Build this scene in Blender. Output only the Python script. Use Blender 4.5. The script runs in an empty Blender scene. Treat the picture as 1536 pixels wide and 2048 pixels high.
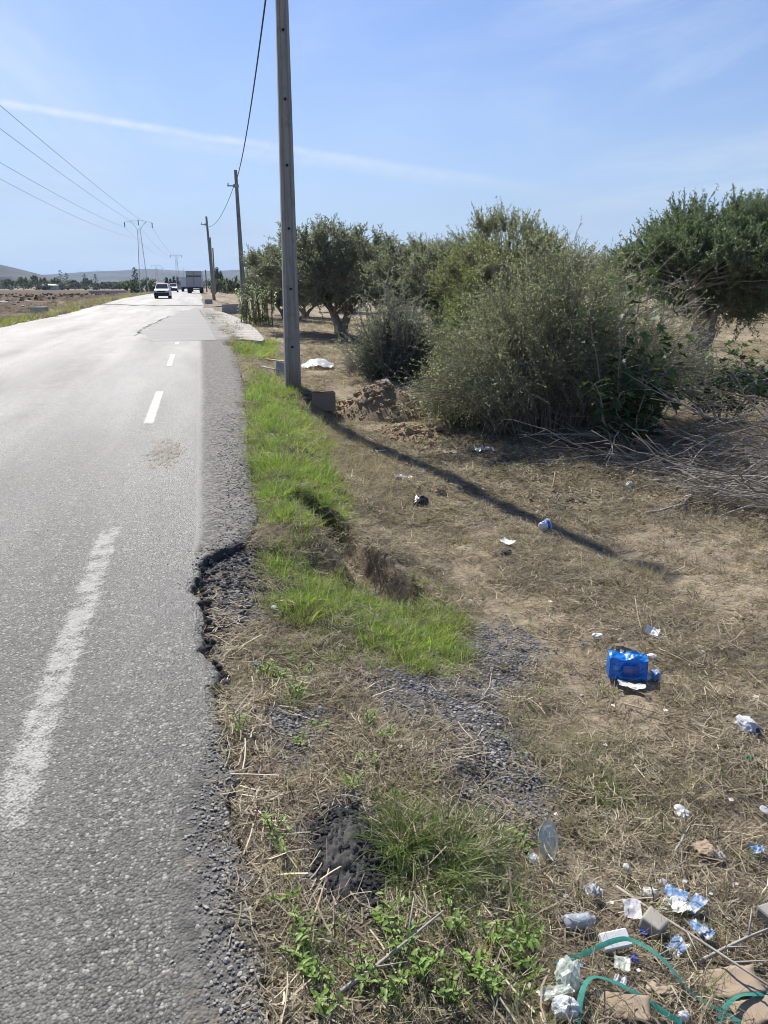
import bpy, math, random
import numpy as np
from mathutils import Vector, Matrix, Euler

random.seed(7)
rng = np.random.default_rng(7)
SC = bpy.context.scene
COL = SC.collection
R = math.radians
PI = math.pi

# ------------------------------------------------------------------ camera
H = 1.6
PITCH = math.atan(0.3013)
YAW = R(13.4)
cam = bpy.data.cameras.new('camera')
cam.sensor_fit = 'VERTICAL'
cam.sensor_height = 36.0
cam.lens = 36.0 * 1500 / 2048
cam.clip_start = 0.05
cam.clip_end = 20000
cam_o = bpy.data.objects.new('camera', cam)
cam_o.location = (0, 0, H)
cam_o.rotation_euler = (PI / 2 - PITCH, 0, -YAW)
COL.objects.link(cam_o)
SC.camera = cam_o

# ------------------------------------------------------------------ light
SUN_EL = R(45.0)
SUN_AZ = R(-11.8)          # from +Y towards +X
EXPOSURE = 0.5
SUN_STRENGTH = 5.0
SKY_STRENGTH = 0.075
sun_dir = Vector((math.sin(SUN_AZ) * math.cos(SUN_EL), math.cos(SUN_AZ) * math.cos(SUN_EL), math.sin(SUN_EL)))
sl = bpy.data.lights.new('sun', 'SUN')
sl.energy = SUN_STRENGTH
sl.angle = R(0.55)
sl.color = (1.0, 0.95, 0.87)
so = bpy.data.objects.new('sun', sl)
so.rotation_euler = sun_dir.to_track_quat('Z', 'Y').to_euler()
so.location = (0, 0, 30)
COL.objects.link(so)

SC.view_settings.view_transform = 'Standard'
SC.view_settings.look = 'None'
SC.view_settings.exposure = EXPOSURE
SC.view_settings.gamma = 1.0
SC.view_settings.use_curve_mapping = False
SC.cycles.max_bounces = 9
SC.cycles.diffuse_bounces = 6
SC.cycles.glossy_bounces = 2
SC.cycles.transmission_bounces = 5
SC.cycles.transparent_max_bounces = 12
SC.cycles.volume_bounces = 0
SC.cycles.filter_width = 1.0
SC.cycles.use_denoising = True
SC.cycles.denoising_prefilter = "ACCURATE"


def ray(px, py):
    x = (px - 768) / 1500
    y = -(py - 1024) / 1500
    f = math.cos(PITCH) + y * math.sin(PITCH)
    u = -math.sin(PITCH) + y * math.cos(PITCH)
    return Vector((f * math.sin(YAW) + x * math.cos(YAW), f * math.cos(YAW) - x * math.sin(YAW), u))


def aty(px, py, Y):
    d = ray(px, py)
    t = Y / d.y
    return Vector((d.x * t, Y, H + d.z * t))


# ------------------------------------------------------------------ node helpers
class NT:
    def __init__(self, tree):
        self.t = tree
        self.n = tree.nodes
        self.l = tree.links

    def new(self, typ, **kw):
        n = self.n.new(typ)
        for k, v in kw.items():
            setattr(n, k, v)
        return n

    def link(self, a, b):
        self.l.new(a, b)

    def setin(self, node, key, val):
        s = node.inputs[key]
        if hasattr(val, 'is_output'):
            self.link(val, s)
        elif isinstance(val, (tuple, list)) and len(val) == 3 and s.type == 'RGBA':
            s.default_value = (*val, 1)
        else:
            s.default_value = val

    def math(self, op, a, b=0.0, c=None, clamp=False):
        n = self.new('ShaderNodeMath', operation=op, use_clamp=clamp)
        self.setin(n, 0, a)
        self.setin(n, 1, b)
        if c is not None:
            self.setin(n, 2, c)
        return n.outputs[0]

    def vmath(self, op, a, b=(0, 0, 0)):
        n = self.new('ShaderNodeVectorMath', operation=op)
        self.setin(n, 0, a)
        self.setin(n, 1, b)
        return n.outputs['Value'] if op in ('DOT_PRODUCT', 'LENGTH') else n.outputs[0]

    def mix(self, f, a, b, blend='MIX'):
        n = self.new('ShaderNodeMix', data_type='RGBA', blend_type=blend)
        self.setin(n, 0, f)
        self.setin(n, 6, a)
        self.setin(n, 7, b)
        return n.outputs[2]

    def noise(self, vec, scale, detail=4, rough=0.6, dist=0.0):
        n = self.new('ShaderNodeTexNoise')
        if vec is not None:
            self.link(vec, n.inputs['Vector'])
        n.inputs['Scale'].default_value = scale
        n.inputs['Detail'].default_value = detail
        n.inputs['Roughness'].default_value = rough
        n.inputs['Distortion'].default_value = dist
        return n.outputs[0]

    def vor(self, vec, scale, feature='F1', rnd=1.0):
        n = self.new('ShaderNodeTexVoronoi', feature=feature)
        if vec is not None:
            self.link(vec, n.inputs['Vector'])
        n.inputs['Scale'].default_value = scale
        n.inputs['Randomness'].default_value = rnd
        return n

    def ss(self, x, a, b, lo=0.0, hi=1.0):
        n = self.new('ShaderNodeMapRange', interpolation_type='SMOOTHSTEP')
        self.setin(n, 0, x)
        n.inputs[1].default_value = a
        n.inputs[2].default_value = b
        n.inputs[3].default_value = lo
        n.inputs[4].default_value = hi
        return n.outputs[0]

    def ramp(self, fac, stops):
        n = self.new('ShaderNodeValToRGB')
        e = n.color_ramp.elements
        while len(e) < len(stops):
            e.new(0.5)
        for i, (p, c) in enumerate(stops):
            e[i].position = p
            e[i].color = (*c, 1)
        self.setin(n, 0, fac)
        return n.outputs[0]

    def mapping(self, vec, scale=(1, 1, 1), rot=(0, 0, 0)):
        n = self.new('ShaderNodeMapping')
        self.link(vec, n.inputs[0])
        n.inputs['Scale'].default_value = scale
        n.inputs['Rotation'].default_value = rot
        return n.outputs[0]

    def bump(self, h, strength=0.5, dist=0.01, normal=None):
        n = self.new('ShaderNodeBump')
        n.inputs['Strength'].default_value = strength
        n.inputs['Distance'].default_value = dist
        self.link(h, n.inputs['Height'])
        if normal is not None:
            self.link(normal, n.inputs['Normal'])
        return n.outputs[0]


def mat_new(name):
    m = bpy.data.materials.new(name)
    m.use_nodes = True
    m.node_tree.nodes.clear()
    nt = NT(m.node_tree)
    out = nt.new('ShaderNodeOutputMaterial')
    return m, nt, out


def principled(nt, out, color, rough=0.8, normal=None, spec=0.4, metal=0.0, **kw):
    b = nt.new('ShaderNodeBsdfPrincipled')
    nt.setin(b, 'Base Color', color)
    nt.setin(b, 'Roughness', rough)
    nt.setin(b, 'Specular IOR Level', spec)
    nt.setin(b, 'Metallic', metal)
    for k, v in kw.items():
        nt.setin(b, k, v)
    if normal is not None:
        nt.link(normal, b.inputs['Normal'])
    if out is not None:
        nt.link(b.outputs[0], out.inputs[0])
    return b


def pos(nt):
    return nt.new('ShaderNodeNewGeometry').outputs['Position']


def objco(nt):
    return nt.new('ShaderNodeTexCoord').outputs['Object']


def simple(name, col, rough=0.7, var=0.25, scale=12.0, bump=0.3, bdist=0.005, spec=0.35, metal=0.0, dirt=0.0, **kw):
    """procedural paint / plastic / stone: noise-varied colour plus fine relief"""
    m, nt, out = mat_new(name)
    o = objco(nt)
    n1 = nt.noise(o, scale, 5, 0.65)
    n2 = nt.noise(o, scale * 6, 3, 0.6)
    f = nt.math('ADD', nt.math('MULTIPLY', n1, 0.7), nt.math('MULTIPLY', n2, 0.3))
    a = tuple(c * (1 - var) for c in col)
    b = tuple(min(1, c * (1 + var)) for c in col)
    c = nt.ramp(f, [(0.3, a), (0.7, b)])
    if dirt:
        d = nt.ss(nt.noise(o, scale * 0.7, 6, 0.7), 0.5, 0.7)
        c = nt.mix(nt.math('MULTIPLY', d, dirt), c, (0.16, 0.12, 0.08))
    principled(nt, out, c, rough, nt.bump(f, bump, bdist), spec, metal, **kw)
    return m


def leaf_mat(name, dark, light, back=None, trans=0.35, rough=0.5, spec=0.35, obj_rand=0.25, alt=None):
    m, nt, out = mat_new(name)
    t = nt.new('ShaderNodeAttribute', attribute_name='tint').outputs['Fac']
    c = nt.ramp(t, [(0.0, dark), (1.0, light)])
    oi = nt.new('ShaderNodeObjectInfo').outputs['Random']
    if alt is not None:
        hv = nt.math('FRACT', nt.math('MULTIPLY', oi, 17.3))
        hw = nt.noise(pos(nt), 1.6, 4, .6)
        c = nt.mix(nt.ss(nt.math('ADD', nt.math('MULTIPLY', hv, .5), hw), .55, 1.0, 0, .85), c, alt)
    k = nt.math('MULTIPLY_ADD', oi, obj_rand * 2, 1 - obj_rand)
    c = nt.mix(1.0, c, nt.new('ShaderNodeCombineColor').outputs[0], 'MULTIPLY')
    cc = [n for n in nt.n if n.bl_idname == 'ShaderNodeCombineColor'][0]
    for i in range(3):
        nt.link(k, cc.inputs[i])
    cf = c
    if back is not None:
        bf = nt.new('ShaderNodeNewGeometry').outputs['Backfacing']
        cf = nt.mix(bf, c, back)
    b = principled(nt, None, cf, rough, None, spec)
    tr = nt.new('ShaderNodeBsdfTranslucent')
    nt.link(nt.mix(1.0, c, (1.0, 1.0, 0.55 if 'grass' in name or 'weed' in name or 'reed' in name else 0.82), 'MULTIPLY'), tr.inputs[0])
    mx = nt.new('ShaderNodeMixShader')
    mx.inputs[0].default_value = trans
    nt.link(b.outputs[0], mx.inputs[1])
    nt.link(tr.outputs[0], mx.inputs[2])
    nt.link(mx.outputs[0], out.inputs[0])
    return m


# ------------------------------------------------------------------ sky
world = bpy.data.worlds.new('World')
SC.world = world
world.use_nodes = True
wt = NT(world.node_tree)
wt.n.clear()
wo = wt.new('ShaderNodeOutputWorld')
bg = wt.new('ShaderNodeBackground')
bg.inputs[1].default_value = SKY_STRENGTH
wt.link(bg.outputs[0], wo.inputs[0])
sky = wt.new('ShaderNodeTexSky', sky_type='NISHITA')
sky.sun_disc = False
sky.sun_elevation = SUN_EL
sky.sun_rotation = SUN_AZ
sky.altitude = 60
sky.air_density = 1.0
sky.dust_density = 0.45
sky.ozone_density = 3.0
wd = wt.new('ShaderNodeTexCoord').outputs['Generated']
skyc = wt.mix(1.0, sky.outputs[0], (0.88, 0.95, 1.19), 'MULTIPLY')


def ndir(px, py):
    return ray(px, py).normalized()


CLOUD = (8.6, 9.3, 10.2)


def contrail(c, p0, p1, width, amount, a0, a1, b0, b1, seed):
    d0, d1 = ndir(*p0), ndir(*p1)
    n = d0.cross(d1).normalized()
    e = n.cross(d0).normalized()          # along-trail axis
    wob = wt.math('MULTIPLY', wt.math('SUBTRACT', wt.noise(wt.vmath('ADD', wd, (seed, 0, 0)), 9, 4, 0.6), 0.5), width * 1.6)
    off = wt.math('ADD', wt.vmath('DOT_PRODUCT', wd, tuple(n)), wob)
    al = wt.vmath('DOT_PRODUCT', wd, tuple(e))
    m = wt.ss(wt.math('ABSOLUTE', off), 0.0, width, 1.0, 0.0)
    m = wt.math('MULTIPLY', m, wt.ss(al, a0, a1))
    m = wt.math('MULTIPLY', m, wt.ss(al, b0, b1, 1.0, 0.0))
    fr = wt.ss(wt.noise(wt.vmath('ADD', wd, (0, seed, 0)), 40, 5, 0.7), 0.25, 0.75, 0.35, 1.0)
    m = wt.math('MULTIPLY', wt.math('MULTIPLY', m, fr), amount)
    return wt.mix(m, c, CLOUD)


skyc = contrail(skyc, (0, 207), (1150, 388), 0.0068, 1.0, -0.6, -0.1, 0.12, 0.70, 3.0)
skyc = contrail(skyc, (240, 268), (1150, 392), 0.012, 0.5, 0.0, 0.10, 0.30, 0.70, 8.0)
# thin cirrus veil
sep = wt.new('ShaderNodeSeparateXYZ')
wt.link(wd, sep.inputs[0])
zc = wt.math('MAXIMUM', sep.outputs[2], 0.03)
pl = wt.new('ShaderNodeCombineXYZ')
wt.link(wt.math('DIVIDE', sep.outputs[0], zc), pl.inputs[0])
wt.link(wt.math('DIVIDE', sep.outputs[1], zc), pl.inputs[1])
c1 = wt.noise(wt.mapping(pl.outputs[0], (0.35, 0.12, 1), (0, 0, R(35))), 1.6, 8, 0.62, 0.6)
c2 = wt.ss(wt.noise(pl.outputs[0], 0.25, 3, 0.5), 0.45, 0.70, 0, .4)
for (cpx, cpy, rad, amt) in ((1400, 110, .30, .62), (1490, 330, .16, .3), (760, 60, .22, .25), (150, 410, .30, .55), (-250, 440, .3, .6), (450, 480, .16, .35)):
    pm_ = wt.ss(wt.vmath('DOT_PRODUCT', wd, tuple(ndir(cpx, cpy))), math.cos(rad), 1.0)
    c2 = wt.math('MAXIMUM', wt.math('MULTIPLY', c2, 1.0), wt.math('MULTIPLY', pm_, amt * 1.6))
vm = wt.math('MULTIPLY', wt.math('MULTIPLY', wt.ss(c1, 0.40, 0.78), c2), 0.75)
skyc = wt.mix(vm, skyc, CLOUD)
hz = wt.ss(sep.outputs[2], -0.02, 0.34, 0.95, 0.0)
lowc = wt.ss(wt.noise(wt.mapping(wd, (1, 1, 6)), 3.5, 6, 0.6), 0.35, 0.75, 0.75, 1.0)
skyc = wt.mix(wt.math('MULTIPLY', hz, lowc), skyc, (4.5, 5.7, 7.4))
wt.link(skyc, bg.inputs[0])


# ------------------------------------------------------------------ mesh helpers
def tag(o, label=None, cat=None, group=None, kind=None):
    if label:
        o['label'] = label
    if cat:
        o['category'] = cat
    if group:
        o['group'] = group
    if kind:
        o['kind'] = kind
    return o


def link(o, parent=None):
    COL.objects.link(o)
    if parent is not None:
        o.parent = parent
    return o


def empty(name, loc=(0, 0, 0), rz=0.0, label=None, cat=None, group=None):
    o = bpy.data.objects.new(name, None)
    o.empty_display_size = 0.1
    o.location = loc
    o.rotation_euler = (0, 0, rz)
    COL.objects.link(o)
    return tag(o, label, cat, group)


def np_mesh(name, V, Q=None, T=None, mat=None, tint=None, smooth=False, matidx=None):
    """mesh from numpy arrays: V (n,3), quads Q (m,4), tris T (k,3); tint per vertex"""
    me = bpy.data.meshes.new(name)
    V = np.asarray(V, dtype=np.float32).reshape(-1, 3)
    nq = 0 if Q is None else len(Q)
    nt_ = 0 if T is None else len(T)
    loops = []
    if nq:
        loops.append(np.asarray(Q, dtype=np.int32).ravel())
    if nt_:
        loops.append(np.asarray(T, dtype=np.int32).ravel())
    loops = np.concatenate(loops)
    me.vertices.add(len(V))
    me.vertices.foreach_set('co', V.ravel())
    me.loops.add(len(loops))
    me.loops.foreach_set('vertex_index', loops)
    me.polygons.add(nq + nt_)
    st = np.concatenate([np.arange(nq) * 4, nq * 4 + np.arange(nt_) * 3]).astype(np.int32)
    me.polygons.foreach_set('loop_start', st)
    if smooth:
        me.polygons.foreach_set('use_smooth', np.ones(nq + nt_, dtype=bool))
    mats = mat if isinstance(mat, (list, tuple)) else [mat]
    for m in mats:
        if m:
            me.materials.append(m)
    if matidx is not None:
        me.polygons.foreach_set('material_index', np.asarray(matidx, dtype=np.int32))
    if tint is not None:
        a = me.attributes.new('tint', 'FLOAT', 'POINT')
        a.data.foreach_set('value', np.asarray(tint, dtype=np.float32))
    me.update(calc_edges=True)
    me.validate()
    return me


def ob(name, me, parent=None, loc=None, rot=None):
    o = bpy.data.objects.new(name, me)
    link(o, parent)
    if loc is not None:
        o.location = loc
    if rot is not None:
        o.rotation_euler = rot
    return o


class MB:
    """collects boxes, tubes, lathes into one mesh"""

    def __init__(self):
        self.v = []
        self.f = []
        self.mi = []

    def add(self, vs, fs, mi=0):
        b = len(self.v)
        self.v += [tuple(p) for p in vs]
        self.f += [tuple(i + b for i in f) for f in fs]
        self.mi += [mi] * len(fs)

    def box(self, c, s, M=None, mi=0, taper=1.0, bevel=0.0):
        x, y, z = s[0] / 2, s[1] / 2, s[2] / 2
        vs = []
        for sz in (-1, 1):
            t = taper if sz > 0 else 1.0
            for sx, sy in ((-1, -1), (1, -1), (1, 1), (-1, 1)):
                vs.append(Vector((sx * x * t, sy * y * t, sz * z)))
        if M is not None:
            vs = [M @ p for p in vs]
        vs = [p + Vector(c) for p in vs]
        self.add(vs, [(3, 2, 1, 0), (4, 5, 6, 7), (0, 1, 5, 4), (1, 2, 6, 5), (2, 3, 7, 6), (3, 0, 4, 7)], mi)

    def tube(self, pts, rad, n=6, mi=0, cap=True):
        pts = [Vector(p) for p in pts]
        k = len(pts)
        rad = rad if hasattr(rad, '__len__') else [rad] * k
        vs = []
        for i in range(k):
            d = (pts[min(i + 1, k - 1)] - pts[max(i - 1, 0)]).normalized()
            a = d.orthogonal().normalized() if i == 0 else (pa - d * pa.dot(d)).normalized()
            pa = a
            b = d.cross(a)
            for j in range(n):
                t = 2 * PI * j / n
                vs.append(pts[i] + (a * math.cos(t) + b * math.sin(t)) * rad[i])
        fs = []
        for i in range(k - 1):
            for j in range(n):
                fs.append((i * n + j, i * n + (j + 1) % n, (i + 1) * n + (j + 1) % n, (i + 1) * n + j))
        if cap:
            fs.append(tuple(reversed(range(n))))
            fs.append(tuple((k - 1) * n + j for j in range(n)))
        self.add(vs, fs, mi)

    def lathe(self, prof, n=16, M=None, mi=0, mis=None):
        vs = []
        for r, z in prof:
            for j in range(n):
                t = 2 * PI * j / n
                p = Vector((r * math.cos(t), r * math.sin(t), z))
                vs.append(M @ p if M is not None else p)
        for i in range(len(prof) - 1):
            pass
        fs = []
        for i in range(len(prof) - 1):
            for j in range(n):
                fs.append((i * n + j, i * n + (j + 1) % n, (i + 1) * n + (j + 1) % n, (i + 1) * n + j))
        self.add(vs, fs, mi)
        if mis:
            self.mi[-len(fs):] = [mis[i // n] for i in range(len(fs))]

    def prism(self, outline, z0, z1, mi=0):
        n = len(outline)
        vs = [(x, y, z0) for x, y in outline] + [(x, y, z1) for x, y in outline]
        fs = [tuple(reversed(range(n))), tuple(range(n, 2 * n))]
        fs += [(i, (i + 1) % n, n + (i + 1) % n, n + i) for i in range(n)]
        self.add(vs, fs, mi)

    def mesh(self, name, mats, smooth=False, jitter=0.0):
        me = bpy.data.meshes.new(name)
        v = self.v
        if jitter:
            v = [(x + random.uniform(-jitter, jitter), y + random.uniform(-jitter, jitter), z + random.uniform(-jitter, jitter)) for x, y, z in v]
        me.from_pydata(v, [], self.f)
        for m in (mats if isinstance(mats, (list, tuple)) else [mats]):
            me.materials.append(m)
        me.polygons.foreach_set('material_index', self.mi)
        if smooth:
            me.polygons.foreach_set('use_smooth', [True] * len(self.f))
        me.update()
        return me

    def build(self, name, mats, parent=None, smooth=False, loc=None, rot=None, jitter=0.0):
        return ob(name, self.mesh(name, mats, smooth, jitter), parent, loc, rot)


# ------------------------------------------------------------------ numpy noise and terrain
def sm(a, b, x):
    t = np.clip((x - a) / (b - a), 0, 1)
    return t * t * (3 - 2 * t)


def _h(i, j, s):
    v = np.sin(i * 127.1 + j * 311.7 + s * 74.7) * 43758.5453
    return v - np.floor(v)


def vn(x, y, s=0):
    x = np.asarray(x, float)
    y = np.asarray(y, float)
    i, j = np.floor(x), np.floor(y)
    f, g = x - i, y - j
    f = f * f * (3 - 2 * f)
    g = g * g * (3 - 2 * g)
    return (_h(i, j, s) * (1 - f) + _h(i + 1, j, s) * f) * (1 - g) + (_h(i, j + 1, s) * (1 - f) + _h(i + 1, j + 1, s) * f) * g


def fbm(x, y, s=0, o=4):
    a, t, n = 0.5, 0.0, 0.0
    for k in range(o):
        t = t + a * vn(x * 2 ** k, y * 2 ** k, s + k)
        n += a
        a *= 0.55
    return t / n


def rise(y):
    y = np.asarray(y, float)
    return 0.5 * sm(45, 80, y)


def shift(y):
    return 1.0 * sm(40, 80, y)


EY = [-5, 1.0, 1.32, 1.88, 2.41, 2.97, 3.5, 4.0, 4.35, 4.52, 4.66, 4.8, 4.95, 5.7, 8, 12, 20, 24.4, 58, 70, 300]
EX = [.06, .06, .05, .03, -.02, -.04, -.07, -.10, -.10, -.02, .09, .20, .29, .33, .42, .62, .85, .85, 0.0, -.6, -.6]


def edge_r(y):
    y = np.asarray(y, float)
    near = sm(7, 3, y)
    j = (fbm(y * 4, y * 0, 3, 5) - 0.5) * (0.06 + 0.06 * near) + (vn(y * 38, y * 0, 9) - .5) * 0.012
    return np.interp(y, EY, EX) + shift(y) + j


def edge_l(y):
    y = np.asarray(y, float)
    return -7.85 + shift(y) + (fbm(y * 0.8, y * 0, 13, 3) - 0.5) * 0.35


def ter(x, y):
    x = np.asarray(x, float)
    y = np.asarray(y, float)
    xr, xl = edge_r(y), edge_l(y)
    d = x - xr
    amp = np.interp(y, [0, 2.5, 4, 5.5, 13, 22, 30], [.30, .32, .40, .45, .42, .28, .12])
    w = np.interp(y, [0, 2.5, 4, 6, 12, 25], [2.0, 1.9, 1.5, 1.35, 1.5, 2.0])
    zr = -0.015 - amp * sm(0.05, 1.0, d / w)
    # little turf hump on the green verge
    zr = zr + 0.05 * np.exp(-((d - 0.35) / 0.25) ** 2) * sm(4.8, 5.3, y) * sm(24, 12, y)
    # broken-away pit in the road edge
    zr = zr - 0.05 * sm(2.7, 3.0, y) * sm(4.95, 4.6, y) * sm(0.48, 0.30, x)
    # washed-out gully under the turf
    ax, ay, bx, by = 0.80, 5.65, 1.16, 4.62
    t = np.clip(((x - ax) * (bx - ax) + (y - ay) * (by - ay)) / ((bx - ax) ** 2 + (by - ay) ** 2), 0, 1)
    q = np.hypot(x - ax - t * (bx - ax), y - ay - t * (by - ay))
    zr = zr - 0.29 * sm(0.26, 0.08, q + 0.06 * (fbm(x * 4, y * 4, 5) - .5))
    nb = sm(0.05, 0.4, d)
    zr = zr + nb * ((fbm(x * 1.3, y * 1.3, 21, 4) - .5) * 0.16 + (fbm(x * 9, y * 9, 31, 3) - .5) * 0.045)
    zr = zr - 0.28 * sm(3, 8, d) * sm(16, 28, y) + (fbm(x * 0.12, y * 0.12, 41, 3) - .5) * 0.25 * sm(4, 14, d)
    zr = zr + np.clip(-.06 - zr, 0, .4) * sm(1.0, .35, np.hypot(x - 1.42, (y - 12.6) * .7))
    e = xl - x
    zl = -0.02 - 0.28 * sm(0.2, 2.5, e) + sm(.2, 2, e) * ((fbm(x * .9, y * .9, 51, 4) - .5) * .35)
    zl = zl + 0.35 * np.exp(-((e - 9) / 2.5) ** 2) * fbm(x * .3, y * .3, 56, 3) * sm(30, 45, y)
    zroad = np.full_like(x, -0.16)
    z = np.where(x > xr - 0.002, zr, np.where(x < xl + 0.002, zl, zroad))
    return z + rise(y)


def tz(x, y):
    return float(ter(np.array([x]), np.array([y]))[0])


_T = np.geomspace(1.0, 900, 420)


def _above(d, t):
    X, Y, Z = d.x * t, d.y * t, H + d.z * t
    g = ter(X, Y)
    onroad = (X < edge_r(Y)) & (X > edge_l(Y))
    return Z - np.where(onroad, rise(Y), g), X, Y, np.where(onroad, rise(Y), g)


def G(px, py):
    """where the ray through a picture point meets the ground or road"""
    d = ray(px, py)
    if d.z < -.02:
        t0_ = 2.3 / -d.z
        T = np.linspace(max(.5, .4 * t0_), t0_ * 1.15, 90)
    else:
        T = _T
    for _ in range(2):
        h, X, Y, g = _above(d, T)
        k = int(np.argmax(h < 0)) if (h < 0).any() else len(T) - 1
        T = np.linspace(T[max(k - 1, 0)], T[k], 24)
    h, X, Y, g = _above(d, T)
    k = int(np.argmax(h < 0)) if (h < 0).any() else len(T) - 1
    return Vector((X[k], Y[k], g[k]))


def ppm(p):
    """source pixels per metre at a world point"""
    f = (p.x * math.sin(YAW) + p.y * math.cos(YAW)) * math.cos(PITCH) - (p.z - H) * math.sin(PITCH)
    return 1500.0 / f


def poly_mask(x, y, pts, soft=0.1):
    """soft inside mask of a world polygon (numpy)"""
    pts = np.asarray(pts)
    ins = np.zeros_like(x, bool)
    dist = np.full_like(x, 1e9)
    n = len(pts)
    for i in range(n):
        x0, y0 = pts[i]
        x1, y1 = pts[(i + 1) % n]
        c = ((y0 > y) != (y1 > y)) & (x < (x1 - x0) * (y - y0) / (y1 - y0 + 1e-12) + x0)
        ins ^= c
        t = np.clip(((x - x0) * (x1 - x0) + (y - y0) * (y1 - y0)) / ((x1 - x0) ** 2 + (y1 - y0) ** 2 + 1e-12), 0, 1)
        dist = np.minimum(dist, np.hypot(x - x0 - t * (x1 - x0), y - y0 - t * (y1 - y0)))
    sd = np.where(ins, dist, -dist)
    return sm(-soft, soft, sd)


def GP(*pxs):
    return [tuple(G(*p)[:2]) for p in pxs]


POLY_GRAVEL = [
    GP((940, 1245), (1040, 1240), (1085, 1290), (1075, 1370), (960, 1390), (930, 1310)),
    GP((740, 1365), (830, 1335), (930, 1345), (1010, 1400), (1040, 1490), (960, 1500), (880, 1470), (800, 1440)),
    GP((910, 1480), (1050, 1470), (1090, 1560), (1060, 1640), (960, 1640), (900, 1560)),
    GP((630, 1615), (740, 1600), (765, 1700), (770, 1830), (690, 1850), (610, 1780), (600, 1690)),
    GP((520, 1395), (620, 1410), (660, 1500), (590, 1520), (500, 1450)),
    GP((405, 1105), (460, 1085), (520, 1090), (530, 1200), (470, 1260), (430, 1340), (425, 1400), (400, 1300)),
]
POLY_GREEN = [
    GP((500, 745), (560, 765), (600, 800), (640, 850), (655, 930), (690, 1000), (690, 1065), (600, 1085), (520, 1040), (490, 960), (495, 850)),
    GP((520, 1100), (640, 1120), (700, 1150), (830, 1185), (900, 1220), (945, 1290), (920, 1345), (760, 1345), (640, 1340), (590, 1260), (520, 1180)),
    GP((465, 690), (540, 690), (550, 720), (490, 720)),
]
POLY_GREYGREEN = [
    GP((1050, 1440), (1300, 1500), (1400, 1620), (1330, 1700), (1130, 1660), (1000, 1520)),
    GP((720, 1560), (900, 1560), (1000, 1650), (980, 1850), (830, 1880), (740, 1760)),
    GP((560, 1850), (800, 1830), (1080, 1880), (1100, 2047), (880, 2047), (560, 2047)),
    GP((480, 1310), (640, 1310), (650, 1400), (560, 1420)),
]
POLY_SOIL = [
    GP((1380, 1050), (1536, 1020), (1536, 1260), (1440, 1240), (1350, 1130)),
    GP((1140, 1660), (1260, 1650), (1270, 1750), (1160, 1770)),
    GP((660, 790), (850, 790), (900, 860), (1000, 900), (900, 920), (760, 870), (690, 850)),
    GP((960, 1740), (1060, 1740), (1060, 1900), (980, 1880)),
]


def gully(x, y):
    ax, ay, bx, by = 0.80, 5.65, 1.16, 4.62
    t = np.clip(((x - ax) * (bx - ax) + (y - ay) * (by - ay)) / ((bx - ax) ** 2 + (by - ay) ** 2), 0, 1)
    return sm(.27, .14, np.hypot(x - ax - t * (bx - ax), y - ay - t * (by - ay)))


def zones(x, y):
    n = fbm(x * 6, y * 6, 61, 5) - .5
    n2 = fbm(x * 5, y * 5, 71, 5) - .5
    wa = np.interp(y, [1, 2.5, 6], [.10, .22, .42])
    xx, yy = x + n * wa, y + n2 * wa * 1.2
    gr = np.zeros_like(x)
    for p in POLY_GRAVEL:
        gr = np.maximum(gr, poly_mask(xx, yy, p, 0.09))
    gn = np.zeros_like(x)
    for p in POLY_GREEN:
        gn = np.maximum(gn, poly_mask(xx, yy, p, 0.14))
    gg = np.zeros_like(x)
    for p in POLY_GREYGREEN:
        gg = np.maximum(gg, poly_mask(xx, yy, p, 0.12))
    so_ = np.zeros_like(x)
    for p in POLY_SOIL:
        so_ = np.maximum(so_, poly_mask(xx, yy, p, 0.15))
    so_ = np.maximum(so_, sm(.50, .62, fbm(x * 1.1, y * 1.1, 81, 5)) * sm(.8, 1.8, x) * .9 * np.interp(y, [5, 7, 14, 20], [1, .35, .35, .8]))
    return gr, gn, gg, so_


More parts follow.
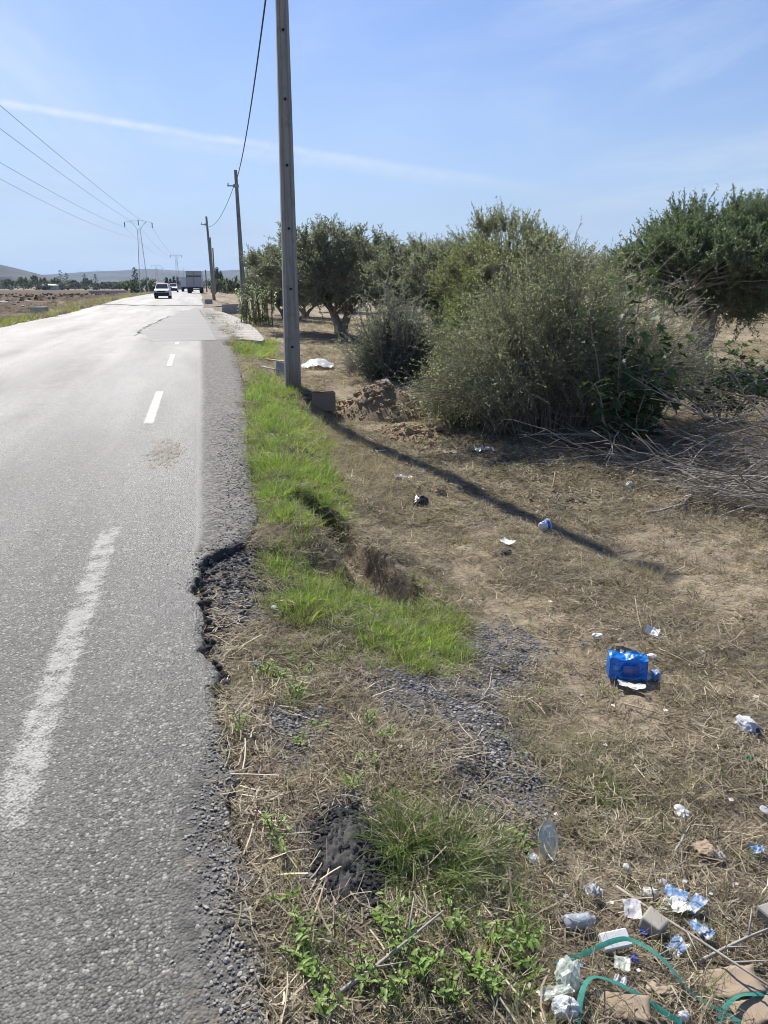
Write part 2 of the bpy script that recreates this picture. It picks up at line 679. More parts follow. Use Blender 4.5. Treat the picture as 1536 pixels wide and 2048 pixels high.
# ------------------------------------------------------------------ materials of the setting
def ground_mat():
    m, nt, out = mat_new('dry verge soil and thatch')
    p = pos(nt)
    z = nt.new('ShaderNodeVertexColor', layer_name='zone')
    s = nt.new('ShaderNodeSeparateColor')
    nt.link(z.outputs[0], s.inputs[0])
    gr, gn, so_ = s.outputs[0], s.outputs[1], s.outputs[2]
    plow = z.outputs[1]
    fine = nt.noise(p, 55, 6, 0.7)
    mid = nt.noise(p, 7, 6, 0.65)
    big = nt.noise(p, 0.6, 5, 0.6)
    thatch = nt.noise(nt.mapping(p, (1, 1, 1)), 26, 8, 0.75, 1.5)
    base = nt.ramp(thatch, [(0.28, (0.085, 0.069, 0.05)), (0.5, (0.245, 0.20, 0.142)), (0.72, (0.48, 0.405, 0.295))])
    base = nt.mix(nt.ss(mid, 0.35, 0.7, 0, 0.5), base, (0.21, 0.155, 0.095))
    base = nt.mix(nt.ss(big, 0.45, 0.65, 0, 0.45), base, (0.26, 0.19, 0.115))
    vs_ = nt.vor(p, 130)
    scv = nt.new('ShaderNodeSeparateColor')
    nt.link(vs_.outputs['Color'], scv.inputs[0])
    speck = nt.math('MULTIPLY', nt.ss(scv.outputs[0], .72, .9), nt.ss(vs_.outputs['Distance'], .55, .3))
    base = nt.mix(nt.math('MULTIPLY', speck, .8), base, (0.50, 0.44, 0.34))
    dk = nt.math('MULTIPLY', nt.ss(scv.outputs[1], .62, .85), nt.ss(vs_.outputs['Distance'], .6, .3))
    base = nt.mix(nt.math('MULTIPLY', dk, .8), base, (0.05, 0.04, 0.03))
    soil = nt.ramp(nt.noise(p, 16, 7, 0.7), [(0.3, (0.30, 0.24, 0.16)), (0.7, (0.55, 0.46, 0.33))])
    base = nt.mix(nt.math('MULTIPLY', so_, 0.8), base, soil)
    green = nt.ramp(thatch, [(0.3, (0.02, 0.028, 0.008)), (0.7, (0.10, 0.105, 0.035))])
    base = nt.mix(nt.math('MULTIPLY', gn, 0.85), base, green)
    v = nt.vor(p, 75)
    gcol = nt.ramp(nt.new('ShaderNodeSeparateColor').outputs[0], [(0.0, (0.07, 0.069, 0.067)), (1.0, (0.28, 0.272, 0.26))])
    sc = [n for n in nt.n if n.bl_idname == 'ShaderNodeSeparateColor'][-1]
    nt.link(v.outputs['Color'], sc.inputs[0])
    gcol = nt.mix(nt.ss(v.outputs['Distance'], 0.3, 0.7, 0, 0.7), gcol, (0.025, 0.024, 0.024))
    base = nt.mix(nt.math('MULTIPLY', gr, nt.ss(nt.noise(p, 10, 5, .65), .36, .58, .25, 1.0)), base, gcol)
    pc = nt.ramp(nt.noise(p, 1.3, 8, 0.7), [(0.3, (0.055, 0.036, 0.021)), (0.7, (0.155, 0.104, 0.064))])
    base = nt.mix(plow, base, pc)
    h = nt.math('ADD', nt.math('MULTIPLY', fine, 0.4), thatch)
    h = nt.math('ADD', h, nt.math('MULTIPLY', nt.math('MULTIPLY', v.outputs['Distance'], gr), -1.0))
    nrm = nt.bump(h, 0.9, 0.022)
    nrm = nt.bump(nt.noise(p, 2.2, 6, .7), 0.5, 0.12, nrm)
    principled(nt, out, base, 0.95, nrm, 0.15)
    return m


M_GROUND = ground_mat()


def asphalt_mat():
    m, nt, out = mat_new('worn chip asphalt')
    p = pos(nt)
    z = nt.new('ShaderNodeAttribute', attribute_name='tint').outputs['Fac']   # 0 carriageway .. 1 rough shoulder
    sxyz = nt.new('ShaderNodeSeparateXYZ')
    nt.link(p, sxyz.inputs[0])
    y = sxyz.outputs[1]
    pw = nt.vmath('ADD', p, (0, 0, 0))
    v = nt.vor(pw, 105)
    v2 = nt.vor(pw, 38)
    sc1 = nt.new('ShaderNodeSeparateColor')
    nt.link(v.outputs['Color'], sc1.inputs[0])
    sc2 = nt.new('ShaderNodeSeparateColor')
    nt.link(v2.outputs['Color'], sc2.inputs[0])
    chip = nt.ramp(sc1.outputs[0], [(0.0, (0.04, 0.038, 0.033)), (0.55, (0.09, 0.086, 0.074)), (0.85, (0.148, 0.14, 0.12)), (1.0, (0.36, 0.34, 0.30))])
    gap = nt.ss(v.outputs['Distance'], 0.35, 0.75)
    gapn = nt.math('MULTIPLY', gap, nt.ss(nt.noise(p, 14, 5, 0.7), 0.35, 0.6))
    col = nt.mix(nt.math('MULTIPLY', gapn, 0.8), chip, (0.03, 0.029, 0.027))
    big2 = nt.ss(sc2.outputs[1], 0.9, 0.97, 0, 0.7)
    col = nt.mix(nt.math('MULTIPLY', big2, nt.ss(v2.outputs['Distance'], 0.5, 0.3)), col, (0.30, 0.285, 0.26))
    # broad stains and dust
    st = nt.noise(nt.mapping(p, (1.0, 0.25, 1)), 1.3, 6, 0.65)
    col = nt.mix(nt.ss(st, 0.42, 0.68, 0, 0.5), col, (0.145, 0.137, 0.12))
    col = nt.mix(nt.ss(nt.noise(p, 0.45, 5, .6), 0.5, 0.72, 0, 0.55), col, (0.062, 0.061, 0.06))
    sh = nt.mix(nt.ss(sc2.outputs[0], 0.2, 0.9), (0.10, 0.095, 0.085), (0.225, 0.21, 0.185))
    sh = nt.mix(nt.ss(y, 3.2, 2.4, 0, .5), sh, (0.07, 0.069, 0.066))
    sh = nt.mix(nt.ss(nt.noise(p, 5, 6, .7), 0.5, 0.7, 0, .6), sh, (0.20, 0.165, 0.12))
    seam = nt.math('MULTIPLY', nt.math('MULTIPLY', nt.ss(z, 0.02, .3), nt.ss(z, .75, .4)), nt.ss(y, 3.6, 4.6))
    col = nt.mix(z, col, sh)
    col = nt.mix(nt.math('MULTIPLY', seam, .55), col, (0.24, 0.235, 0.22))
    xw = nt.math('ADD', sxyz.outputs[0], nt.math('MULTIPLY', nt.math('SUBTRACT', nt.noise(nt.mapping(p, (1, .15, 1)), .8, 4, .6), .5), .5))
    trk = None
    for xc in (-1.55, -3.15, -4.9, -6.5):
        b_ = nt.ss(nt.math('ABSOLUTE', nt.math('SUBTRACT', xw, xc)), .15, .5, 1.0, 0.0)
        trk = b_ if trk is None else nt.math('MAXIMUM', trk, b_)
    col = nt.mix(nt.math('MULTIPLY', trk, .34), col, (0.05, 0.049, 0.047))
    oil = nt.math('MULTIPLY', nt.ss(nt.math('ABSOLUTE', nt.math('SUBTRACT', xw, -2.35)), .1, .45, 1.0, 0.0), nt.ss(nt.noise(p, 1.7, 5, .65), .5, .7))
    col = nt.mix(nt.math('MULTIPLY', oil, .5), col, (0.03, 0.03, 0.029))
    fine = nt.noise(p, 160, 3, 0.6)
    h = nt.math('ADD', nt.math('MULTIPLY', v.outputs['Distance'], -0.9), nt.math('MULTIPLY', fine, 0.35))
    h2 = nt.math('MULTIPLY', nt.math('MULTIPLY', v2.outputs['Distance'], -1.4), nt.math('MULTIPLY_ADD', z, 0.35, 0.15))
    h = nt.math('ADD', h, h2)
    h = nt.math('ADD', h, nt.math('MULTIPLY', nt.noise(p, 22, 4, .6), 1.0))
    nrm = nt.bump(h, 0.75, 0.0075)
    rough = nt.ramp(nt.noise(nt.mapping(p, (1, .12, 1)), 0.9, 4, .6), [(0.35, (0.50,) * 3), (0.7, (0.66,) * 3)])
    rough = nt.mix(z, rough, (0.9,) * 3)
    principled(nt, out, col, rough, nrm, 0.5)
    return m


M_ASPHALT = asphalt_mat()
M_BROKEN = simple('broken asphalt edge', (0.06, 0.058, 0.057), 0.9, 0.6, 25, .8, 0.008)
M_CONC = simple('weathered concrete', (0.42, 0.39, 0.34), 0.85, 0.28, 2.5, 0.5, 0.01)
M_CONC2 = simple('grey block concrete', (0.36, 0.34, 0.31), 0.9, 0.3, 6, 0.6, 0.01)

# ------------------------------------------------------------------ ground sheet
def spread(a, b, step, growth, lim_lo, lim_hi):
    c = list(np.arange(a, b, step))
    s = step
    x = c[-1]
    while x < lim_hi:
        s *= growth
        x += s
        c.append(x)
    s = step
    x = c[0]
    lo = []
    while x > lim_lo:
        s *= growth
        x -= s
        lo.append(x)
    return np.array(lo[::-1] + c)


def grid_faces(nx, ny):
    i = np.arange(nx - 1)
    j = np.arange(ny - 1)
    I, J = np.meshgrid(i, j)
    a = (J * nx + I).ravel()
    return np.stack([a, a + 1, a + nx + 1, a + nx], 1)


gx = spread(-0.5, 3.0, 0.019, 1.085, -6000, 6000)
gy = spread(1.0, 6.6, 0.020, 1.055, -40, 9000)
GX, GY = np.meshgrid(gx, gy)
fx, fy = GX.ravel(), GY.ravel()
fz = ter(fx, fy)
# ploughed field on the far left, lumpy
plow = sm(-10.5, -13.5, fx + 4 * (fbm(fx * .08, fy * .08, 91, 3) - .5)) * sm(20, 40, fy) * sm(330, 260, fy)
fz = fz + plow * ((fbm(fx * .5, fy * .5, 95, 3) - .5) * .35)
far = sm(150, 400, np.hypot(fx, fy))
fz = fz * (1 - far) + 0.2 * far
gr, gn, gg, so_ = zones(fx, fy)
leftgreen = sm(0.1, 0.6, edge_l(fy) - fx) * sm(4.5, 2.0, edge_l(fy) - fx) * sm(.56, .68, fbm(fx * .5, fy * .2, 99, 3)) * sm(20, 30, fy)
gnv = np.clip(gn + 0.45 * gg + leftgreen * .8, 0, 1)
gv = np.stack([fx, fy, fz], 1)
me = np_mesh('ground', gv, grid_faces(len(gx), len(gy)), None, M_GROUND, None, True)
ca = me.color_attributes.new('zone', 'FLOAT_COLOR', 'POINT')
ca.data.foreach_set('color', np.stack([gr, gnv, so_, plow], 1).astype(np.float32).ravel())
tag(ob('ground', me), 'dry verge and field of soil thatch and gravel', None, None, 'structure')

# ------------------------------------------------------------------ road
ry = spread(0.6, 6.0, 0.013, 1.045, -6, 420)
xr = edge_r(ry)
xl = edge_l(ry)
zr_ = rise(ry)
cols = []
tints = []
frac = [0, .02, .3, .6, .8]
for f in frac:
    cols.append(np.stack([xl + (-0.9 + shift(ry) - xl) * f / .8, ry, zr_], 1))
    tints.append(np.zeros_like(ry))
xs = np.minimum(xr - .05, np.interp(ry, [0, 1.0, 1.3, 1.7, 2.0, 2.4, 2.9, 4.4, 5], [-.12, -.13, -.15, -.20, -.20, -.12, -.06, -.15, -.14]) + shift(ry) + .03 * (fbm(ry * 4, ry * 0, 19, 3) - .5))
for f, tt in ((0.0, 0.0), (0.25, 1.0), (0.5, 1.0), (0.75, 1.0)):
    xx = xs + (xr - 0.03 - xs) * f
    cols.append(np.stack([xx, ry, zr_ + (0 if f < .3 else -0.004)], 1))
    tints.append(np.full_like(ry, tt) * sm(.06, .16, xr - xs))
crumb = 0.02 * vn(ry * 30, ry * 0, 17) * sm(9, 4, ry)
cols.append(np.stack([xr - 0.012, ry, zr_ - crumb], 1))
tints.append(np.full_like(ry, 1.0))
skirt = []
for dz, dx in ((0.03, 0.004), (0.06, -0.006), (0.20, 0.01)):
    skirt.append(np.stack([xr + dx + 0.02 * (vn(ry * 45, ry * 0 + dz * 90, 23) - .5) * sm(9, 5, ry), ry, zr_ - crumb - dz], 1))
allc = np.stack(cols + skirt, 1)             # ny, ncol, 3
ny_, nc = allc.shape[:2]
fq = grid_faces(nc, ny_)
mi = ((np.arange(len(fq)) % (nc - 1)) >= len(cols) - 1).astype(int)
tt = np.stack(tints + [np.ones_like(ry)] * 3, 1)
me = np_mesh('road', allc.reshape(-1, 3), fq, None, [M_ASPHALT, M_BROKEN], tt.ravel(), False, mi)
ROAD = tag(ob('road', me), 'two lane grey asphalt road with a crumbling edge', None, None, 'structure')


def paint_mat():
    m, nt, out = mat_new('worn white road paint')
    p = pos(nt)
    n = nt.noise(p, 9, 7, 0.75)
    v = nt.vor(p, 105)
    w = nt.math('ADD', n, nt.math('MULTIPLY', v.outputs['Distance'], -0.22))
    edge = nt.new('ShaderNodeAttribute', attribute_name='tint').outputs['Fac']
    a = nt.ss(nt.math('ADD', w, nt.math('MULTIPLY', edge, 0.30)), 0.47, 0.74)
    a = nt.math('MULTIPLY', a, nt.ss(edge, .95, 1.45, .56, .95))
    c = nt.ramp(nt.noise(p, 40, 4, .6), [(0.3, (0.55, 0.53, 0.47)), (0.7, (0.78, 0.76, 0.70))])
    h = nt.math('MULTIPLY', v.outputs['Distance'], -1.0)
    b = principled(nt, None, c, 0.8, nt.bump(h, 0.6, 0.008), 0.3)
    t = nt.new('ShaderNodeBsdfTransparent')
    mx = nt.new('ShaderNodeMixShader')
    nt.link(a, mx.inputs[0])
    nt.link(t.outputs[0], mx.inputs[1])
    nt.link(b.outputs[0], mx.inputs[2])
    nt.link(mx.outputs[0], out.inputs[0])
    return m


M_PAINT = paint_mat()


def road_strip(name, y0, y1, xc, w, mat, z=0.004, n=40, soft=0.35, kept=.9):
    ys = np.linspace(y0, y1, n)
    xcs = (xc(ys) if callable(xc) else np.full(n, xc)) + shift(ys)
    us = [-1, -.55, 0, .55, 1]
    V = np.stack([np.stack([xcs + u * w / 2, ys, rise(ys) + z], 1) for u in us], 1)
    e = np.minimum(np.minimum(ys - y0, y1 - ys) / soft, 1.0)
    T = np.stack([e if abs(u) < .9 else e * 0.25 for u in us], 1) * kept
    return ob(name, np_mesh(name, V.reshape(-1, 3), grid_faces(5, n), None, mat, T.ravel()), ROAD)


for y0, y1, w in ((1.95, 5.45, .17), (9.2, 12.7, .17), (16.2, 19.6, .17), (22.4, 24.0, .17)):
    road_strip('edge_dash', y0, y1, -0.69, w, M_PAINT, kept=.9 if y0 < 5 else 1.4)
road_strip('edge_line', 60, 140, lambda y: np.full_like(y, -0.62), .16, M_PAINT, n=30)
for k in range(8):
    road_strip('lane_dash', 22 + k * 13, 25 + k * 13, -4.0, .12, M_PAINT, n=8)
# paler dusty seam where the carriageway ends
M_DUST = simple('pale road dust', (0.22, 0.205, 0.18), 0.95, 0.2, 20, 0.5, 0.004)


def crack(name, pts, w, mat, z=0.004):
    n = 60
    t = np.linspace(0, 1, n)
    px = np.interp(t, np.linspace(0, 1, len(pts)), [p[0] for p in pts]) + (fbm(t * 9, t * 0, 5, 4) - .5) * .5
    py = np.interp(t, np.linspace(0, 1, len(pts)), [p[1] for p in pts])
    ww = w * (0.25 + 1.2 * fbm(t * 14, t * 0, 8, 3)) * np.sin(np.pi * np.clip(t, .02, .98)) ** .4
    V = np.stack([np.stack([px - ww / 2, py, rise(py) + z], 1), np.stack([px + ww / 2, py, rise(py) + z], 1)], 1)
    return ob(name, np_mesh(name, V.reshape(-1, 3), grid_faces(2, n), None, mat), ROAD)


M_CRACK = simple('painted dark of a crack gap', (0.02, 0.02, 0.022), 0.7, 0.5, 9, 0.5, 0.01)  # dark ribbon on the surface, its colour stands for the shaded gap
crack('road_crack', [(-2.05, 27), (-2.1, 34), (-1.7, 45)], 0.13, M_CRACK)
# tarred joint across the road before the bridge
n = 60
t = np.linspace(0, 1, n)
jx = -7.6 + t * 7.9
jy = 59 + 4 * (1 - t) + (fbm(t * 8, t * 0, 77, 3) - .5) * 3
V = np.stack([np.stack([jx, jy - .5, rise(jy - .5) + .004], 1), np.stack([jx, jy + .5, rise(jy + .5) + .004], 1)], 1)
ob('road_joint', np_mesh('road_joint', V.reshape(-1, 3), grid_faces(2, n)[:, ::-1], None, simple('worn joint asphalt', (0.07, .07, .072), .9, .4, 2, .4)), ROAD)

# concrete apron over the culvert
def apron_mat():
    m, nt, out = mat_new('brushed apron concrete')
    p = pos(nt)
    st = nt.noise(nt.mapping(p, (0.35, 2.6, 1)), 1.1, 6, 0.7, .4)
    c = nt.ramp(st, [(0.32, (0.19, 0.185, 0.175)), (0.48, (0.33, 0.31, 0.275)), (0.7, (0.50, 0.465, 0.40))])
    sx = nt.new('ShaderNodeSeparateXYZ')
    nt.link(p, sx.inputs[0])
    grey = nt.ss(nt.math('ADD', sx.outputs[0], nt.math('MULTIPLY', nt.noise(p, .6, 5, .6), 1.2)), 2.3, 1.2)
    c = nt.mix(nt.math('MULTIPLY', grey, .7), c, nt.mix(nt.ss(st, .4, .6), (0.075, .074, .072), (0.15, .145, .137)))
    principled(nt, out, c, 0.8, nt.bump(nt.noise(p, 30, 5, .7), 0.5, .01), .4)
    return m


ap_px = [(432, 678), (470, 677), (524, 682), (529, 678), (514, 660), (495, 645), (470, 633), (448, 625), (425, 620), (408, 617), (398, 618), (412, 640)]
apo = []
for px, py in ap_px:
    d = ray(px, py)
    Y = 24.5
    tq = (0.012 - H) / d.z
    for _ in range(6):
        Y = d.y * tq
        tq = (0.012 + float(rise(Y)) - H) / d.z
    apo.append((d.x * tq, d.y * tq, 0.012 + float(rise(d.y * tq))))
# rough dark resurfacing patch on the road beside the apron
pys = np.linspace(24.2, 56, 80)
pl_ = np.interp(pys, [24.2, 27, 40, 50, 56], [-1.5, -2.0, -1.9, -1.2, -.3]) + (fbm(pys * 1.2, pys * 0, 611, 4) - .5) * .9
pr_ = np.interp(pys, [24.2, 58], [1.2, .8]) + shift(pys) * .4
us = np.linspace(0, 1, 6)
V = np.stack([np.stack([pl_ + (pr_ - pl_) * u, pys + (fbm(u * 9 + pys * 0, pys * .02, 613, 3) - .5) * 1.2, rise(pys) + .004], 1) for u in us], 1)


def patch_mat():
    m, nt, out = mat_new('rough patched asphalt')
    p = pos(nt)
    st = nt.noise(nt.mapping(p, (.3, 2.2, 1)), 1.0, 6, .7, .3)
    c = nt.ramp(st, [(.3, (.065, .063, .06)), (.55, (.115, .112, .105)), (.75, (.19, .183, .168))])
    principled(nt, out, c, .67, nt.bump(nt.noise(p, 45, 5, .7), .6, .008), .45)
    return m


ob('patch', np_mesh('patch', V.reshape(-1, 3), grid_faces(6, 80), None, patch_mat()), ROAD)
mb = MB()
n = len(apo)
mb.add([p for p in apo] + [(p[0], p[1], p[2] - .16) for p in apo], [tuple(range(n)), tuple(reversed(range(n, 2 * n)))] + [(i, n + i, n + (i + 1) % n, (i + 1) % n) for i in range(n)])
o = mb.build('concrete_apron', apron_mat())
tag(o, 'pale concrete apron slab joining the road edge beside the second pole', None, None, 'structure')

# ------------------------------------------------------------------ hills
def hill_mat():
    m, nt, out = mat_new('scrubby hillside')
    p = pos(nt)
    n = nt.noise(p, 0.012, 8, 0.65)
    c = nt.ramp(n, [(0.35, (0.035, 0.04, 0.026)), (0.5, (0.075, 0.068, 0.05)), (0.7, (0.12, 0.10, 0.075))])
    principled(nt, out, c, 0.95, None, 0.1)
    return m


M_HILL = hill_mat()


def hills(name, D, prof, depth, label):
    pxs = np.linspace(prof[0][0], prof[-1][0], 160)
    ys = np.interp(pxs, [p[0] for p in prof], [p[1] for p in prof])
    rows = 14
    V = []
    for r in range(rows):
        f = r / (rows - 1)
        prof_f = math.sin(min(f * 1.25, 1.25) * PI / 2) if f < .8 else math.cos((f - .8) / .2 * PI / 2)
        for px, py in zip(pxs, ys):
            b = aty(px, py, D)
            hh = max(b.z, 0.5)
            wob = 0.8 + .5 * float(fbm(np.array([px * .02]), np.array([f * 3.0]), 7, 3)[0]) if 0.05 < f < .75 else 1
            k = 1 + (f - .8) * depth / D
            z = (hh * k if f >= .79 else hh * k * prof_f * min(1, wob)) if f < .99 else -5
            V.append((b.x * k, b.y * k, (z if f > 0 else -5)))
    me = np_mesh(name, V, grid_faces(160, rows), None, M_HILL, None, True)
    tag(ob(name, me), label, None, None, 'structure')


hills('hills', 2600, [(-500, 565), (-200, 540), (0, 552), (100, 549), (180, 543), (245, 541), (275, 538), (310, 538), (350, 541), (400, 542), (450, 541), (500, 538), (540, 540), (620, 548), (760, 552), (1000, 556), (1400, 560), (1900, 565)], 900,
      'long low bluish hills along the horizon')
hills('hill', 1500, [(-700, 548), (-300, 505), (-100, 515), (0, 529), (30, 536), (70, 546), (110, 557), (150, 571)], 500, 'nearer dark hill sloping down at the left edge')

# ------------------------------------------------------------------ concrete poles
def pole_mat():
    m, nt, out = mat_new('streaked pole concrete')
    o = objco(nt)
    st = nt.noise(nt.mapping(o, (9, 9, .45)), 2.0, 6, .65)
    c = nt.ramp(st, [(.3, (.20, .19, .17)), (.5, (.31, .295, .27)), (.72, (.40, .385, .35))])
    c = nt.mix(nt.ss(nt.noise(o, 3, 6, .7), .5, .7, 0, .65), c, (.19, .175, .15))
    c = nt.mix(nt.ss(nt.noise(nt.mapping(o, (25, 25, 1.2)), 1.5, 5, .7), .56, .72, 0, .6), c, (.13, .12, .105))
    sz = nt.new('ShaderNodeSeparateXYZ')
    nt.link(o, sz.inputs[0])
    c = nt.mix(nt.ss(nt.math('ADD', sz.outputs[2], nt.math('MULTIPLY', nt.noise(o, 8, 4, .6), .5)), .75, .2, 0, .6), c, (.25, .19, .13))
    h = nt.math('ADD', nt.noise(o, 60, 4, .6), nt.math('MULTIPLY', st, .6))
    principled(nt, out, c, .85, nt.bump(h, .35, .006), .25)
    return m


M_POLE = pole_mat()
M_HOLE = simple('bolt hole painted shade dark', (.03, .025, .022), .9, .4, 20)  # near-black colour puts the shade inside the bolt holes into the material
M_STEEL = simple('galvanised steel', (.33, .34, .35), .5, .2, 15, .2, .003, .5, .7)
M_DARKSTEEL = simple('dull lattice steel', (.55, .56, .58), .6, .1, 5, .1, .003, .4, 0)


def concrete_pole(base, top, wb, wt_, label, holes=True, rz=0.0):
    """tapered pole with a channel down its front and back, lofted along base -> top"""
    t = empty('utility_pole', base, rz, label, 'utility pole', 'concrete utility poles along the right side of the road')
    ax = Vector(top) - Vector(base)
    L = ax.length
    q = Vector((0, 0, 1)).rotation_difference(ax.normalized()).to_matrix()
    prof = [(-.5, -.34), (-.42, -.42), (-.30, -.42), (-.20, -.27), (.20, -.27), (.30, -.42), (.42, -.42), (.5, -.34),
            (.5, .34), (.42, .42), (.30, .42), (.20, .27), (-.20, .27), (-.30, .42), (-.42, .42), (-.5, .34)]
    mb = MB()
    k = 10
    vs = []
    for i in range(k + 1):
        f = i / k
        w = wb + (wt_ - wb) * f
        for x, y in prof:
            vs.append(q @ Vector((x * w, y * w, -0.5 + f * (L + .5))))
    n = len(prof)
    fs = [tuple(reversed(range(n))), tuple(k * n + j for j in range(n))]
    for i in range(k):
        for j in range(n):
            fs.append((i * n + j, i * n + (j + 1) % n, (i + 1) * n + (j + 1) % n, (i + 1) * n + j))
    mb.add(vs, fs)
    sh = mb.build('shaft', M_POLE, t)
    sh.rotation_euler = (0, 0, 0)
    if holes:
        hb = MB()
        Mx = Matrix.Rotation(PI / 2, 4, 'X')
        hb.lathe([(.0001, 0), (.013, 0), (.013, .02), (.019, .02), (.019, .0)], 10, Mx)
        me = hb.mesh('bolt_hole', M_HOLE)
        z = .65
        while z < L - .2:
            w = wb + (wt_ - wb) * z / L
            h = ob('bolt_hole', me, t)
            h.matrix_local = Matrix.Translation(q @ Vector((0, -.27 * w - .0015, z))) @ q.to_4x4()
            z += .92
    return t, q, L


def pole_px(b, tp, Y, wb, wt_, label, ztop=None, holes=True):
    p0, p1 = aty(*b, Y), aty(*tp, Y)
    if ztop:
        p1 = p0 + (p1 - p0) * ((ztop - p0.z) / (p1.z - p0.z))
    return (p0, p1) + concrete_pole(p0, p1, wb, wt_, label, holes, 0.0)


P1 = pole_px((586, 772), (563.5, 0), 12.75, .265, .145, 'nearest and tallest looking concrete pole, rising out of the top of the picture', 8.0)
P2 = pole_px((490, 634), (471, 340), 43.8, .30, .16, 'second concrete pole, standing by the rounded end of the concrete apron')
P3 = pole_px((429, 606), (412.5, 433), 72, .30, .17, 'third concrete pole with a small bracket near its top, next to the little concrete block')
P4 = pole_px((428, 600), (420, 475), 101, .30, .2, 'fourth concrete pole, shorter looking, just right of the bracketed pole', None, False)
P5 = pole_px((431, 594), (425.5, 496), 130, .30, .2, 'fifth and farthest concrete pole, close against the dark tree', None, False)
for P, px, py in ((P2, 471, 372), (P3, 412, 449)):
    c = aty(px, py, P[0].y - .16)
    b = MB()
    b.box((c.x - .16, c.y, c.z), (.55, .05, .06))
    b.box((c.x + .02, c.y, c.z), (.3, .08, .16))
    b.tube([(c.x - .38, c.y, c.z), (c.x - .38, c.y, c.z + .14)], .03, 6)
    bo = b.build('bracket', M_STEEL, P[2])
    bo.matrix_parent_inverse = P[2].matrix_basis.inverted()

M_WIRE = simple('black cable sheath', (.012, .012, .013), .6, .2, 8, .1)
M_WIRE2 = simple('aluminium conductor', (.16, .17, .18), .5, .1, 8, .1, .002, .5, .6)


def wire(name, pts, r, mat, label, group=None, sides=5):
    mb = MB()
    mb.tube(pts, r, sides)
    o = mb.build(name, mat, None, True)
    return tag(o, label, 'cable', group)


def sagged(a, b, sag, n=28):
    a, b = Vector(a), Vector(b)
    return [a.lerp(b, i / n) + Vector((0, 0, -4 * sag * (i / n) * (1 - i / n))) for i in range(n + 1)]


pa = P1[0] + (P1[1] - P1[0]) * .95 + Vector((.12, .07, 0))
pb = aty(467, 374, 43.6)
pc = aty(409, 451, 71.9)
wire('telephone_cable', sagged(pa, pb, .75), .018, M_WIRE, 'black sagging cable strung from the nearest pole to the second pole', 'cables between the concrete poles')
wire('telephone_cable', sagged(pb, pc, .75), .014, M_WIRE, 'thin black cable hanging between the second and third poles', 'cables between the concrete poles')

# ------------------------------------------------------------------ lattice pylons
def pylon(base, H_, label, kind=0, r=.05, arm=2.2):
    t = empty('power_pylon', base, 0, label, 'pylon', 'lattice pylons of the power line')
    m = MB()
    zt = H_ * .865
    wbot, wtop = .75, .22

    def corner(z, i):
        w = wbot + (wtop - wbot) * z / zt
        sx, sy = ((-1, -1), (1, -1), (1, 1), (-1, 1))[i]
        return Vector((sx * w, sy * w, z))
    for i in range(4):
        m.tube([corner(0, i) - Vector((0, 0, .5)), corner(zt, i)], r, 4)
    k = 12
    for j in range(k):
        z0, z1 = zt * j / k, zt * (j + 1) / k
        for i in range(4):
            m.tube([corner(z0, i), corner(z1, (i + 1) % 4)], r * .35, 3, cap=False)
    m.build('lattice_tower', M_DARKSTEEL, t)
    a = MB()
    ends = []
    if kind == 0:
        zA, zB = H_ * .965, H_
        for s in (-1, 1):
            a.tube([(0, 0, zt), (s * 1.35, 0, zA + .18)], r, 4)
            a.tube([(0, 0, zB), (s * .75, 0, zB - .05), (s * 1.35, 0, zA + .18), (s * arm, 0, zA)], r * .9, 4)
            a.tube([(s * .2, 0, zt), (s * .75, 0, zB - .6), (s * 1.35, 0, zA + .18)], r * .5, 3)
            ends.append(Vector((s * arm, 0, zA)))
        ends.append(Vector((0, 0, zB)))
    else:
        zA = H_ * .97
        a.tube([(-arm, 0, zA), (arm, 0, zA)], r, 4)
        a.tube([(-arm * .5, 0, zA - .05), (0, 0, zt - .6), (arm * .5, 0, zA - .05)], r * .7, 4)
        a.tube([(0, 0, zt), (0, 0, zA)], r, 4)
        ends = [Vector((-arm, 0, zA)), Vector((arm, 0, zA)), Vector((0, 0, zA))]
    a.build('crossarm', M_DARKSTEEL, t)
    ins = MB()
    ins.lathe([(.001, 0), (.06, 0), (.1, -.1), (.05, -.2), (.1, -.3), (.05, -.4), (.1, -.5), (.05, -.6), (.09, -.75), (.001, -.8)], 8)
    me = ins.mesh('insulator', simple('brown glazed insulator', (.12, .09, .08), .3, .2, 20), True)
    for e in ends:
        ob('insulator', me, t, e)
    return [Vector(base) + e - Vector((0, 0, .8)) for e in ends]


y1 = aty(298, 578, 140)
y2 = aty(355, 575, 285)
y3 = aty(314, 575, 420)
E1 = pylon((y1.x - .8, 140, .2), aty(287, 440, 140).z - .2, 'nearest lattice pylon with a V shaped head, left of the road', 0, .034)
E2 = pylon((aty(352, 510, 285).x, 285, .2), aty(349, 508, 285).z - .2, 'middle distance pylon with a flat crossarm, behind the white car', 1, .07, 1.9)
E3 = pylon((aty(312, 532, 420).x, 420, .2), aty(312, 530, 420).z - .2, 'farthest pylon with a flat crossarm, small above the hills', 1, .08, 2.4)
GW = 'conductors of the power line'
for e, (px, py, Y), nm in ((E1[0], (0, 312, 58), 'lowest'), (E1[2], (0, 242, 50), 'middle'), (E1[1], (0, 194, 45), 'topmost')):
    q = aty(px, py, Y)
    far_ = q + (q - e) * .35
    wire('power_line', sagged(e, far_, .55), .013, M_WIRE2, nm + ' of the power lines running from the nearest pylon to the left edge', GW, 4)
q = aty(0, 334, 60)
wire('power_line', sagged(E1[0] - Vector((-.9, 0, 1.5)), q + (q - E1[0]) * .3, .8), .011, M_WIRE2, 'faint lower wire slung below the other power lines at the left', GW, 4)
